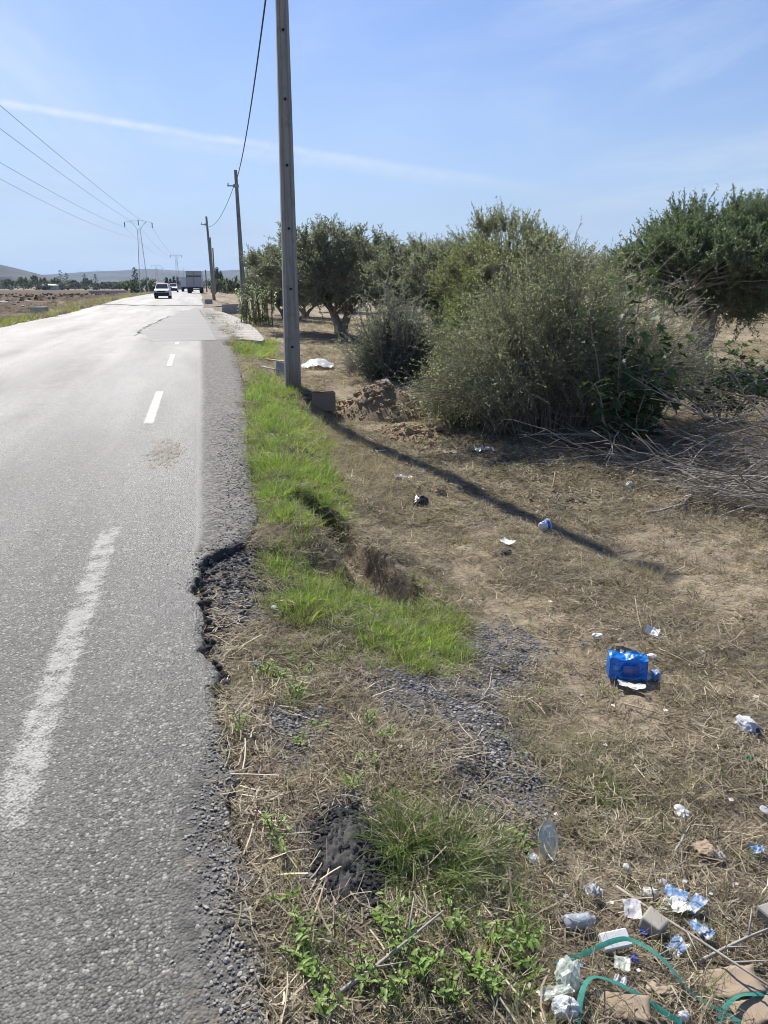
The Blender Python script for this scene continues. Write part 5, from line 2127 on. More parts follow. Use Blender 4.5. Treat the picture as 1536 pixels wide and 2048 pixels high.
def wad(name, r, seed, mat, flat=.7, sub=3):
    import bmesh
    bm = bmesh.new()
    bmesh.ops.create_icosphere(bm, subdivisions=sub, radius=r)
    V = np.array([v.co[:] for v in bm.verts])
    n = V / r
    k = np.abs(fbm(n[:, 0] * 2.2 + seed + n[:, 2], n[:, 1] * 2.2 + n[:, 2] * 1.7, seed, 3) - .5) * 2
    k2 = fbm(n[:, 0] * 6 + n[:, 2] * 3, n[:, 1] * 6 - n[:, 2] * 2, seed + 4, 2)
    for v, a, b in zip(bm.verts, k, k2):
        v.co *= (.65 + .65 * a + .2 * b)
        v.co.z *= flat
        v.co.z += r * flat * .55
    me = bpy.data.meshes.new(name)
    bm.to_mesh(me)
    bm.free()
    me.materials.append(mat)
    return ob(name, me)


def L_wad(px, py, wpx, mat, label, cat_='litter', name='plastic_wad', flat=.7, seed=0, group=None):
    g, s = P_(px, py, wpx / 2 / 500)
    o = wad(name, wpx * s * .5, seed + px * .13, mat, flat)
    g.z += .012
    obj_tag(o, g, px * .37, label, cat_, group)
    o.scale = (1.15, .85, 1)
    return o


def L_sheet(px, py, wpx, hpx, mat, label, cat_='litter', name='plastic_scrap', amp=.3, rz=0.0, seed=0, curl=.0, lift=.02, tilt=(0, 0), group=None):
    g, s = P_(px, py, wpx / 2 / 500)
    w, h = wpx * s, hpx * s * 1.5
    o = crumple(name, w, h, amp * min(w, h), seed + px * .1, mat, curl * w)
    g.z += lift
    return obj_tag(o, g, rz - YAW, label, cat_, group, tilt)


def L_box(px, py, size, mat, label, cat_, name, rz=0.0, tilt=(0, 0), lift=0.0, jit=0.0, bev=.004):
    g, s = P_(px, py, max(size) * .6)
    mb = MB()
    mb.box((0, 0, size[2] / 2), size)
    o = mb.build(name, mat, None, jitter=jit)
    b = o.modifiers.new('bevel', 'BEVEL')
    b.width = bev
    b.segments = 2
    g.z += lift
    return obj_tag(o, g, rz - YAW, label, cat_, None, tilt)


# around the nearest pole
g, s = P_(648, 822, .2)
t = empty('cardboard_carton', g, -YAW + .05, 'grey brown cardboard carton standing just right of the foot of the nearest pole', 'carton')
mb = MB()
w_, h_ = 46 * s, 36 * s
mb.box((0, .10, h_ / 2), (w_, .2, h_), None, 0)
mb.build('carton', CARD_D, t)
mb = MB()
mb.add([(-w_ / 2, .002, h_ + .001), (w_ / 2, .002, h_ + .001), (w_ / 2 - .02, -.06, h_ + .035), (-w_ / 2 + .03, -.05, h_ + .025)], [(0, 1, 2, 3)])
mb.add([(-w_ / 2, .198, h_ + .001), (w_ / 2, .198, h_ + .001), (w_ / 2, .28, h_ - .05), (-w_ / 2, .27, h_ - .04)], [(0, 1, 2, 3)])
mb.build('flap', CARD_D, t)
g, s = P_(637, 738, .3)
o = crumple('white_sack', 66 * s, 30 * s * 2.6, .10, 3.3, PW)
for v in o.data.vertices:
    v.co.z += .16 * max(0, 1 - (v.co.x / (33 * s)) ** 2 - (v.co.y / (40 * s)) ** 2)
obj_tag(o, g + Vector((0, .2, .02)), -YAW + .1, 'white plastic sack lying flat on the dry ground behind the nearest pole', 'sack')
L_box(561, 752, (.30, .34, .10), M_CONC2, 'broken grey concrete chunk leaning at the left of the nearest pole', 'concrete chunk', 'concrete_chunk', .5, (.9, .35), .08, .02, .012)
L_box(556, 727, (.75, .10, .03), WOODP, 'pale wooden plank behind the left side of the nearest pole, the upper of two', 'plank', 'wooden_plank', -.55, (0, .05), .05)
L_box(538, 742, (.55, .09, .025), WOODG, 'weathered plank end in the green grass, the lower of two by the pole', 'plank', 'wooden_plank', -.75, (0, .05), .05)
g, s = P_(622, 778, .12)
o = ob('flat_stone', rock_mesh('flat_stone', 77, M_STONE_PALE, 2, .3, .4))
obj_tag(o, g, .4, 'flat pale stone between the pole foot and the carton', 'stone')
o.scale = (.2, .16, .12)
g, s = P_(768, 800, .0)
L_sheet(772, 800, 18, 12, PAPER, 'pale chip of board stuck in the dirt heap', 'litter', 'board_chip', .05, .6, 1, 0, .33, (.7, 0))


def stick(px, py, L, rz, r, mat, label, el=0.05, name='stick', cat_='stick', fork=True, lift=.02, group=None):
    g, s = P_(px, py, .05)
    mb = MB()
    d = Vector((math.cos(rz - YAW), math.sin(rz - YAW), el))
    sd = Vector((-d.y, d.x, 0))
    pts = [d * L * (f - .5) + sd * random.gauss(0, .012) * L + Vector((0, 0, lift + max(0, el) * L * .5)) for f in (0, .2, .45, .7, 1)]
    mb.tube(pts, [r, r * .95, r * .85, r * .7, r * .4], 6)
    if fork:
        b = pts[3]
        mb.tube([b, b + d * L * .18 + sd * L * .16 + Vector((0, 0, .03))], [r * .6, r * .25], 5)
        b = pts[2]
        mb.tube([b, b + d * L * .14 - sd * L * .13 + Vector((0, 0, .02))], [r * .5, r * .2], 5)
    o = mb.build(name, mat, None, True)
    o.location = g
    return tag(o, label, cat_, group)


stick(700, 895, .55, -.75, .010, M_TWIG_DARK, 'dark forked twig in the dry grass right of the green verge', .05)
stick(1350, 1018, .8, .55, .013, M_TWIG, 'pale forked stick jutting out of the brush pile towards the verge', .02)
stick(1107, 978, .17, 1.3, .012, WOODP, 'short pale wooden peg standing in the dry grass before the thicket', .9, fork=False)
stick(915, 842, .55, 1.0, .011, M_TWIG, 'bare white forked branch leaning at the left foot of the leafy shrub', 1.4)
stick(862, 790, .5, 1.3, .012, M_TWIG, 'white bare branch between the dirt heap and the small dark bush', 1.6)
stick(760, 1950, .42, .65, .006, M_TWIG, 'grey forked dead twig among the weeds at the bottom of the picture', .12)
stick(640, 1815, .20, 1.4, .004, WOODP, 'bent pale straw stalk on the dark gravel in the foreground', .1, fork=False)
stick(1390, 1905, .55, -.95, .005, M_TWIG, 'long thin twig slanting over the rubbish in the lower right corner', .12)
stick(1460, 1915, .30, .35, .006, M_TWIG, 'curved brown twig above the cardboard in the lower right corner', .15)
stick(1275, 1255, .26, 1.5, .005, WOODP, 'upright dry stalk a little above the blue package', .5, fork=False)
stick(1345, 1320, .20, -1.2, .004, WOODP, 'thin pale stalk right of the blue package', .1, fork=False)
stick(1300, 1432, .26, -.7, .004, WOODP, 'thin pale stalk below the blue package', .05, fork=False)
stick(1360, 1695, .16, .9, .005, M_TWIG, 'short grey twig by the tan board scraps', .1)

# mid verge litter
L_sheet(762, 905, 20, 7, PAPERW, 'small white shard in the dry grass below the dark forked twig', 'litter', 'paper_shard', .1, .3)
L_sheet(808, 960, 36, 10, PWG, 'narrow white plastic strip in the dry grass left of the pole shadow', 'litter', 'plastic_strip', .5, -.3)
g, s = P_(878, 985, .09)
o = ob('dirt_clod', rock_mesh('dirt_clod', 201, M_CLOD, 3, .6, .8))
o.scale = (.16, .15, .16)
obj_tag(o, g, .3, 'round brown earth clod beside the pole shadow', 'clod')
L_wad(842, 1016, 36, PBLACK, 'crumpled black plastic bag in the dry grass', 'bag', 'plastic_bag', .8, 3)
L_sheet(968, 906, 40, 16, PWG, 'crumpled grey white film at the edge of the thicket shade', 'litter', 'plastic_film', .5, .2, 4)
L_wad(1258, 975, 17, PW, 'small white plastic ball below the brush pile', 'litter', 'plastic_wad', .8, 5)
for k, (px, py) in enumerate(((1247, 986), (1255, 990), (1262, 992))):
    g, s = P_(px, py, .02)
    o = ob('pebble', PEB[k % 4], None, g)
    o.scale = (.035, .03, .03)
    tag(o, ('left', 'middle', 'right')[k] + ' one of three tiny pale stones under the white plastic ball', 'stone', 'three tiny stones')
L_sheet(1378, 997, 14, 7, PW, 'tiny white scrap at the front of the brush pile', 'litter', 'plastic_scrap', .4, .4)
for k, (px, py, lb) in enumerate(((990, 885, 'dark crumbled clod left of the grey white film'), (843, 903, 'dark clod by the start of the pole shadow'), (868, 890, 'pale crumbled clods beneath the leafy shrub'), (758, 865, 'clod at the lower left foot of the dirt heap'))):
    g, s = P_(px, py, .08)
    o = ob('dirt_clod', rock_mesh('dirt_clod', 210 + k, M_DARKCLOD if 'dark' in lb else M_CLOD, 3, .7, .6))
    o.scale = (.17, .13, .15)
    obj_tag(o, g, k, lb, 'clod')


def cup(px, py, h, r0, r1, label, lying=True, rz=0.0, mats=None, name='yoghurt_pot', mark=True):
    g, s = P_(px, py, .07)
    t = empty(name, g, 0, label, 'pot')
    if lying:
        t.rotation_euler = (0, R(90) - .12, rz)
        t.location.z += r1 * .9
    mb = MB()
    mb.lathe([(.001, 0.002), (r0 * .9, 0), (r0, .006), (r0 + (r1 - r0) * .6, h * .62)], 24)
    mb.lathe([(r0 + (r1 - r0) * .6, h * .62), (r1, h)], 24, None, 1)
    mb.lathe([(r1, h), (r1 * .95, h), (r0 + (r1 - r0) * .5, h * .5), (r0 * .92, .01)], 24, None, 2)
    mb.build('pot', mats, t, True)
    mb = MB()
    mb.lathe([(r1, h - .006), (r1 * 1.09, h - .004), (r1 * 1.09, h + .001), (r1 * .98, h + .002)], 24)
    mb.build('rim', mats[2], t, True)
    if mark:
        mb = MB()
        for a0 in np.linspace(0, 2 * PI, 15)[:-1]:
            pts = []
            for ra, aa in ((.010, a0), (.018, a0), (.018, a0 + .45), (.010, a0 + .45)):
                th = PI + ra * math.cos(aa) / r1 * .95
                zz = h * .36 + ra * math.sin(aa)
                rr = r0 + (r1 - r0) * zz / h + .0012
                pts.append((rr * math.cos(th), rr * math.sin(th), zz))
            mb.add(pts, [(0, 1, 2, 3)])
        mb.build('printed_mark', simple('navy ink', (.03, .03, .18), .5, .1, 5, .05), t)
    return t


cup(1080, 1062, .085, .032, .046, 'blue and white yoghurt pot lying in the pole shadow', True, .25, [plastic('white pot', (.66, .66, .74), .35, 0, .5, .1), plastic('blue band', (.03, .17, .50), .35, 0, .5, .1), plastic('white pot inside', (.72, .74, .76), .35, 0, .5, .1)])
g, s = P_(1067, 1078, .06)
o = ob('grey_stone', rock_mesh('grey_stone', 88, M_STONE_GREY, 2, .25, .75))
o.scale = (.10, .085, .085)
obj_tag(o, g, .5, 'angular grey stone just below the yoghurt pot', 'stone')
L_sheet(1016, 1097, 30, 11, PAPERW, 'white curved card scrap on the dry grass left of the grey stone', 'litter', 'card_scrap', .06, -.75, 2, .12, .05, (.2, 0))
L_wad(1012, 1112, 26, M_DARKCLOD, 'dark clod under the white card scrap', 'clod', 'dirt_clod', .5, 8)
for px, py, sz, m_, lb in ((940, 1208, 14, PW, 'tiny white scrap above the upper gravel patch'), (1195, 1279, 22, PAPERW, 'crumpled white paper bit up left of the blue package'), (1240, 1284, 10, PAPER, 'tiny pale scrap directly above the blue package'), (1165, 1292, 10, PBLUE2, 'tiny blue scrap left of the blue package'), (1511, 1402, 16, PAPER, 'pale ring shaped scrap near the right edge'), (548, 1221, 14, PW, 'tiny white scrap at the edge of the broken asphalt pit'), (515, 1336, 14, PBLUE2, 'tiny blue scrap in the weeds beside the broken asphalt')):
    L_wad(px, py, sz, m_, lb, 'litter', 'litter_scrap', .55, py * .01)
L_sheet(1303, 1276, 26, 13, PAPERW, 'folded white card lying above the blue package', 'litter', 'folded_card', .12, -.5, 6, .15, .04, (.5, .2))
L_sheet(1322, 1285, 24, 8, PWG, 'grey lower half of the folded card above the blue package', 'litter', 'card_flap', .12, .2, 7, 0, .03, (-.3, 0))

# the blue package and what lies round it
g, s = P_(1262, 1366, .14)
t = empty('blue_package', g + Vector((0, .05, .015)), -YAW - .12, 'bright blue plastic package lying in the dry grass', 'package')
w_, d_, h_ = 74 * s, .085, 42 * s
n1, n2 = 15, 9
V = []
F_ = []


def face(o0, ua, va, nu, nv, nrm, seed, amp):
    b = len(V)
    for j in range(nv):
        for i in range(nu):
            p = Vector(o0) + Vector(ua) * i / (nu - 1) + Vector(va) * j / (nv - 1)
            edge = min(i, nu - 1 - i, j, nv - 1 - j)
            k = float(np.abs(fbm(np.array([p.x * 38 + seed]), np.array([p.y * 38 + p.z * 41]), seed, 3)[0] - .5)) * 2 * amp
            V.append(p + Vector(nrm) * (k if edge else 0) + Vector((0, 0, .006 * math.sin(p.x * 60) if p.z > h_ * .9 else 0)))
    for j in range(nv - 1):
        for i in range(nu - 1):
            F_.append((b + j * nu + i, b + j * nu + i + 1, b + (j + 1) * nu + i + 1, b + (j + 1) * nu + i))


face((-w_ / 2, -d_ / 2, 0), (w_, 0, 0), (.0, .012, h_), n1, n2, (0, -1, 0), 1, .012)
face((-w_ / 2, -d_ / 2 + .012, h_), (w_, 0, 0), (0, d_ - .012, .006), n1, n2, (0, 0, 1), 2, .016)
face((w_ / 2, -d_ / 2, 0), (0, d_, 0), (0, .006, h_), n2, n2, (1, 0, 0), 3, .012)
face((-w_ / 2, d_ / 2, 0), (0, -d_, 0), (0, .006, h_), n2, n2, (-1, 0, 0), 4, .012)
face((w_ / 2, d_ / 2, 0), (-w_, 0, 0), (0, 0, h_), n1, n2, (0, 1, 0), 5, .01)
me = bpy.data.meshes.new('wrapper')
me.from_pydata(V, [], F_)
me.materials.append(PBLUE)
ob('wrapper', me, t)
for (x, z, w2, h2, nm) in ((.01, h_ * .5, w_ * .42, h_ * .55, 'printed_panel'), (-w_ * .36, h_ * .66, w_ * .13, h_ * .22, 'printed_mark')):
    mb = MB()
    mb.box((x, -d_ / 2 - .0135, z), (w2, .001, h2))
    mb.build(nm, plastic('navy print' if nm == 'printed_panel' else 'pale blue print', (.012, .07, .36) if nm == 'printed_panel' else (.06, .28, .66), .25), t)
L_wad(1244, 1320, 62, PBLACK, 'black plastic bag crumpled behind the blue package', 'bag', 'plastic_bag', .45, 4)
L_wad(1304, 1320, 22, PW, 'white tissue wad at the right end of the blue package', 'litter', 'tissue_wad', .6, 9)
L_wad(1290, 1362, 28, plastic('white and yellow wrapper', (.62, .66, .60), .35, .2), 'white crumpled wrapper at the lower right corner of the blue package', 'wrapper', 'snack_wrapper', .7, 6)
L_wad(1310, 1360, 26, PBLUE2, 'blue and white crumpled wrapper right of the white wrapper', 'wrapper', 'snack_wrapper', .8, 7)
L_sheet(1262, 1382, 52, 14, PAPER, 'curved beige paper strip below the blue package', 'litter', 'paper_strip', .25, -.35, 5, .1)
L_wad(1490, 1462, 44, plastic('dirty white tub', (.60, .62, .64), .45, .2), 'crushed white plastic tub near the right edge of the verge', 'tub', 'plastic_tub', .75, 11)
L_wad(1513, 1466, 20, PNAVY, 'blue scrap stuck to the crushed white tub', 'litter', 'plastic_scrap', .6, 12)
L_sheet(1497, 1526, 16, 8, PGREEN, 'small bright green scrap below the crushed white tub', 'litter', 'plastic_scrap', .4, .5, 3)
L_wad(1362, 1636, 36, plastic('silvery crumpled film', (.62, .62, .60), .25, .1), 'crumpled silvery white film in the dry grass', 'litter', 'plastic_film', .6, 13)
L_sheet(1405, 1708, 40, 22, CARD, 'tan torn board scrap right of the silvery film', 'litter', 'board_scrap', .2, .3, 5)
L_sheet(1438, 1722, 16, 12, PWG, 'small pale blue white shred beside the tan board scrap', 'litter', 'plastic_scrap', .4, .1, 6)
L_sheet(1514, 1712, 30, 14, PBLUE2, 'faded blue shred at the right edge above the concrete block', 'litter', 'plastic_scrap', .4, .1, 7)
L_wad(1252, 1744, 18, PW, 'round white wad above the rubbish spread', 'litter', 'paper_wad', .8, 14)
L_sheet(1183, 1797, 34, 20, PWG, 'torn greyish white film left of the rubbish spread', 'litter', 'plastic_film', .6, .4, 8)
L_wad(1298, 1800, 34, PAPER, 'crumpled pale printed carton above the grey brick', 'litter', 'carton_wad', .8, 15)


def disc(px, py, r, mat, label, tilt=(0, 0), name='bottle_cap', h=.005):
    g, s = P_(px, py, r)
    mb = MB()
    mb.lathe([(.0005, h), (r * .8, h), (r, h * .75), (r, 0), (r * .88, 0), (r * .86, h * .6), (.0005, h * .6)], 20)
    o = mb.build(name, mat, None, False)
    g.z += .02
    obj_tag(o, g, 0, label, 'cap', 'white lids in the rubbish' if 'white' in label else None, tilt)


disc(1326, 1778, .0155, PW, 'round white lid highest of the three lids in the rubbish', (.4, .2))
disc(1333, 1816, .014, PAPER, 'round white lid lower left of the three lids in the rubbish', (.5, .1))
disc(1347, 1813, .014, PAPERW, 'round white lid lower right of the three lids in the rubbish', (.4, -.3))
disc(1527, 1629, .018, PW, 'round white lid in the dry grass at the right edge', (.3, .1))
L_sheet(1350, 1800, 44, 20, PBLUE2, 'long crumpled blue wrapper beside the white lids', 'wrapper', 'snack_wrapper', .2, -.6, 9)
L_sheet(1388, 1822, 26, 34, PBLUE2, 'blue wrapper piece standing right of the white paper', 'wrapper', 'snack_wrapper', .2, -.9, 10)
L_sheet(1358, 1829, 40, 18, PAPERW, 'white torn paper between the two blue wrappers', 'litter', 'torn_paper', .4, .15, 11)
L_wad(1325, 1831, 22, M_STONE_PALE, 'pale lump left of the white torn paper', 'stone', 'pale_stone', .6, 16)
L_sheet(1394, 1868, 24, 22, PBLUE2, 'blue and white shred nearer the concrete block, upper one', 'wrapper', 'snack_wrapper', .22, .4, 12)
L_sheet(1412, 1880, 22, 20, PBLUE2, 'blue and white shred nearer the concrete block, lower one', 'wrapper', 'snack_wrapper', .22, -.8, 13)
L_sheet(1352, 1908, 30, 32, PBLUE2, 'torn blue net like wrapper above the green strap', 'wrapper', 'snack_wrapper', .22, -.9, 14)
L_sheet(1262, 1837, 34, 26, PW, 'white cup shard left of the grey brick', 'litter', 'cup_shard', .12, -.2, 15, .1, .03, (.3, 0))
L_box(1300, 1862, (.062, .058, .045), simple('smooth grey brick', (.36, .33, .28), .85, .12, 10, .2, .003), 'small smooth grey brick in the middle of the rubbish', 'brick', 'brick_piece', .75, (.18, .1), .005, .004, .006)
L_wad(1288, 1876, 20, PNAVY, 'dark blue cap shaped scrap touching the grey brick', 'litter', 'plastic_scrap', .8, 17)
L_box(1226, 1900, (.082, .045, .020), FOAM, 'white foam block above the green strap', 'foam block', 'foam_block', .25, (.45, 0), .03, .001, .003)
L_sheet(1243, 1942, 30, 22, PCLEARG, 'greenish clear plastic shard under the green strap', 'litter', 'plastic_shard', .15, -.3, 16, .1)
L_sheet(1238, 1979, 24, 16, PWG, 'small pale scrap between the two green straps', 'litter', 'plastic_scrap', .5, -.5, 17)
g, s = P_(1303, 1974, .04)
o = ob('tan_stone', rock_mesh('tan_stone', 91, simple('tan stone', (.46, .38, .27), .9, .2, 12, .6, .006), 2, .25, .6))
o.scale = (34 * s, 22 * s, 22 * s)
obj_tag(o, g, .3, 'tan stone between the upper green strap and the cardboard', 'stone')
g, s = P_(1522, 1985, .04)
o = ob('dark_stone', rock_mesh('dark_stone', 93, simple('black tar lump', (.035, .033, .032), .8, .4, 20, .8, .01), 3, .5, .9))
o.scale = (44 * s, 40 * s, 40 * s)
obj_tag(o, g, .9, 'black tar lump lying on the cardboard at the right edge', 'tar lump')
g, s = P_(1386, 1915, .03)
o = ob('brown_shard', rock_mesh('brown_shard', 95, simple('rusty brown clay', (.24, .14, .075), .9, .3, 12, .6, .006), 2, .25, .7))
o.scale = (30 * s, 18 * s, 30 * s)
obj_tag(o, g, .9, 'rusty brown clay shard right of the torn blue wrapper', 'shard')
L_wad(1325, 1928, 36, PBLACK, 'black plastic scrap under the upper green strap', 'litter', 'plastic_scrap', .5, 18)
L_wad(1268, 1925, 20, PNAVY, 'small navy scrap under the foam block', 'litter', 'plastic_scrap', .5, 19)
L_wad(920, 1792, 20, PBLUE2, 'small blue scrap hidden in the tall grass clump', 'litter', 'plastic_scrap', .7, 20)

SCR = [(1130, 1805, 9, PWG, 'tiny grey film bit left of the torn greyish film'), (1222, 1818, 8, PAPER, 'tiny paper bit between the torn film and the cup shard'), (1368, 1775, 9, PW, 'tiny white bit right of the highest lid'), (1420, 1800, 8, PWG, 'tiny pale bit above the blue shreds'), (1455, 1850, 9, PAPER, 'tiny paper bit left of the concrete block'), (1275, 1955, 8, PW, 'tiny white bit right of the greenish shard'), (1205, 1955, 9, PWG, 'tiny pale bit left of the greenish shard'), (1340, 1880, 8, PAPERW, 'tiny white bit right of the grey brick'), (1440, 1915, 9, PWG, 'tiny film bit over the large cardboard'), (1470, 1780, 8, PAPER, 'tiny paper bit up left of the concrete block'), (1110, 1640, 8, PAPER, 'tiny pale bit above the clear lid'), (1210, 1500, 8, PAPER, 'tiny pale bit in the grey green grass'), (1330, 1430, 8, PAPERW, 'tiny white bit below right of the blue package'), (1225, 1420, 8, PAPER, 'tiny pale bit below left of the blue package'), (1020, 1395, 8, PAPER, 'tiny pale bit at the right of the middle gravel'), (1405, 1310, 8, PWG, 'tiny pale bit far right of the blue package'), (1100, 1210, 8, PAPER, 'tiny pale bit below the end of the pole shadow'), (800, 1505, 10, PAPER, 'tiny dead leaf like bit by the lower gravel'), (1460, 1610, 9, PAPER, 'tiny paper bit left of the right edge lid'), (1160, 1945, 9, PBLUE2, 'tiny blue bit at the left end of the upper strap')]
for k, (px, py, w_, m_, lb) in enumerate(SCR):
    L_sheet(px, py, w_, w_ * .6, m_, lb, 'litter', 'litter_scrap', .3, k * 1.3, k)

# squashed bottle
g, s = P_(1160, 1862, .07)
Lb, rb = 66 * s, 17 * s
prof = [(.0005, 0), (rb * .8, .002), (rb, .012)]
for k in range(9):
    f = k / 8
    prof.append((rb * (1 + .07 * math.sin(k * PI)) * (.93 if k % 2 else 1.04), .014 + f * Lb * .66))
prof += [(rb * .85, Lb * .82), (rb * .42, Lb * .92), (rb * .4, Lb)]
t = empty('plastic_bottle', g, 0, 'squashed pale plastic bottle lying left of the foam block', 'bottle')
mb = MB()
mb.lathe(prof, 20)
for i, v in enumerate(mb.v):
    k = float(fbm(np.array([v[2] * 60]), np.array([math.atan2(v[1], v[0]) * 1.2]), 71, 3)[0])
    mb.v[i] = (v[0] * (.62 + .3 * k), v[1] * (.9 + .35 * (k - .5)), v[2])
bo = mb.build('bottle', plastic('bluish white bottle film', (.50, .56, .62), .22, .3), t, True)
t.rotation_euler = (0, R(88), R(8) - YAW)
t.location = g + Vector((-Lb * .45, .02, rb * .75))

# crumpled clear cup and bottle end at the bottom
L_wad(1132, 1972, 64, PCLEARG, 'crumpled milky plastic cup at the bottom left of the rubbish', 'cup', 'plastic_cup', .9, 21)
L_sheet(1110, 2000, 70, 16, PCLEARG, 'torn milky plastic edge under the crumpled cup', 'litter', 'plastic_film', .4, .3, 18)
L_wad(1128, 2032, 54, plastic('shiny silver film', (.70, .72, .75), .25, .25), 'shiny silvery crumpled film at the bottom edge under the cup', 'litter', 'plastic_film', .8, 22)
L_wad(1367, 2043, 24, PW, 'white wad at the bottom edge below the green straps', 'litter', 'paper_wad', .8, 23)
# clear lid
g, s = P_(1093, 1705, .07)
mb = MB()
mb.lathe([(.001, .012), (.034, .010), (.040, 0), (.045, .001), (.046, .004)], 28)
o = mb.build('clear_lid', PCLEARG, None, True)
o.scale = (.9, 1.3, 1.2)
obj_tag(o, g + Vector((0, 0, .05)), .2, 'clear greenish plastic lid standing on edge by the tall grass', 'lid', None, (1.1, .25))
L_wad(1066, 1726, 30, PCLEAR, 'crumpled clear plastic left below the greenish lid', 'litter', 'plastic_film', .6, 24)

# cardboard
for px, py, w, d, rz, lb in ((1445, 1975, .20, .085, .12, 'large flat piece of tan cardboard in the lower right corner'), (1245, 2022, .13, .07, -.12, 'flat tan cardboard piece framed by the lower green strap'), (1510, 2032, .12, .07, .2, 'cardboard piece at the very bottom right corner'), (1330, 1992, .06, .02, .1, 'narrow torn cardboard strip between the straps')):
    g, s = P_(px, py, .04 if w > .1 else .02)
    o = crumple('cardboard_sheet', w, d, .006, px * .1, CARD, .0, 12, 8)
    o.modifiers.new('thickness', 'SOLIDIFY').thickness = .003
    obj_tag(o, g + Vector((0, 0, .014)), rz - YAW, lb, 'cardboard')

# green straps
M_STRAP = plastic('green packing strap', (.05, .27, .22), .45, .25, .4, .4)


def strap(pix, w, label, seed):
    pts = []
    for px, py, lift in pix:
        g = G(px, py)
        LIT.append((g.x, g.y, .02))
        pts.append(g + Vector((random.uniform(-.004, .004), random.uniform(-.004, .004), lift * .62 + .006)))
    n = 60
    k = len(pts)
    P = []
    for i in range(n):
        f = i / (n - 1) * (k - 1)
        j = min(int(f), k - 2)
        u = f - j
        p0, p1, p2, p3 = pts[max(j - 1, 0)], pts[j], pts[j + 1], pts[min(j + 2, k - 1)]
        P.append(.5 * ((2 * p1) + (p2 - p0) * u + (2 * p0 - 5 * p1 + 4 * p2 - p3) * u * u + (3 * p1 - p0 - 3 * p2 + p3) * u ** 3))
    mb = MB()
    vs = []
    for i, p in enumerate(P):
        d = (P[min(i + 1, n - 1)] - P[max(i - 1, 0)]).normalized()
        tw = math.sin(i * .11 + seed) * .45
        a = Vector((-d.y, d.x, 0)).normalized()
        b = d.cross(a)
        sd = a * math.cos(tw) + b * math.sin(tw)
        nn = d.cross(sd)
        for q in (sd * w / 2 + nn * .0006, sd * w * .17 + nn * .0012, -sd * w * .17 + nn * .0012, -sd * w / 2 + nn * .0006):
            vs.append(p + q)
    fs = []
    for i in range(n - 1):
        for j in range(3):
            fs.append((i * 4 + j, i * 4 + j + 1, i * 4 + 5 + j, i * 4 + 4 + j))
    mb.add(vs, fs)
    o = mb.build('packing_strap', M_STRAP, None, True)
    return tag(o, label, 'strap', 'green packing straps')


strap([(1108, 1936, .01), (1170, 1927, .04), (1222, 1913, .07), (1262, 1914, .08), (1310, 1938, .07), (1350, 1972, .05), (1385, 2005, .03), (1448, 2040, .02), (1475, 2056, .02)], .0135, 'upper green plastic strap arching over the foam block to the bottom edge', .4)
strap([(1150, 2060, .03), (1156, 2015, .04), (1172, 1985, .05), (1200, 1978, .05), (1245, 1996, .05), (1300, 2022, .03), (1345, 2046, .02), (1365, 2058, .02)], .0145, 'lower green plastic strap bent in a hook over the cardboard', 2.2)
strap([(1438, 2060, .02), (1447, 2035, .03), (1470, 2015, .05), (1505, 2008, .05), (1560, 2002, .03)], .0135, 'short green plastic strap running out at the lower right edge', 1.2)

# block at the right edge
L_box(1552, 1862, (.085, .09, .085), M_STONE_GREY, 'grey rectangular concrete block cut off by the right edge of the picture', 'block', 'concrete_block', .35, (0, 0), -.01, .006, .008)

# sunken chunk of broken black asphalt among the near gravel
c = G(692, 1705)
gsz = 46
u = np.linspace(-1.2, 1.2, gsz)
U, W = np.meshgrid(u, u)
U, W = U.ravel(), W.ravel()
rr = np.hypot(U, W) * (1 + .5 * (fbm(U * 2.5 + 3, W * 2.5, 421, 4) - .5))
X, Y = U * .095 + W * .03, W * .17
Z = ter(c.x + X, c.y + Y) - c.z + .030 * np.clip(1.05 - rr ** 2.2, -.6, 1) * (.5 + 1.0 * fbm(U * 3, W * 3, 422, 3)) + .030 * (fbm(U * 11, W * 11, 423, 3) - .5)
o = ob('asphalt_chunk', np_mesh('asphalt_chunk', np.stack([X, Y, Z], 1), grid_faces(gsz, gsz), None, M_BROKEN), None, c)
tag(o, 'dark sunken chunk of broken asphalt left of the largest grass clump', 'asphalt chunk')
LIT.append((c.x, c.y, .09))
LIT.append((c.x + .02, c.y + .1, .06))
LIT.append((c.x - .02, c.y - .1, .06))

# sand spill on the road
g, s = P_(335, 903, 0)
gsz = 30
gsz = 60
u = np.linspace(-1.2, 1.2, gsz)
U, W = np.meshgrid(u, u)
U, W = U.ravel(), W.ravel()
rr = np.hypot(U, W) * (1 + .8 * (fbm(U * 2, W * 2, 401, 4) - .5))
Z = .018 * np.clip(1 - rr ** 1.1, -.5, 1) + .05 * (fbm(U * 11, W * 11, 402, 4) - .66)
o = ob('sand_spill', np_mesh('sand_spill', np.stack([U * 40 * s, W * .6, Z], 1), grid_faces(gsz, gsz), None, simple('spilled sand', (.27, .25, .21), .95, .2, 25, .8, .01)), None, (g.x, g.y, .004))
tag(o, 'small spill of tan sand on the asphalt between the dashes and the edge', 'sand spill')

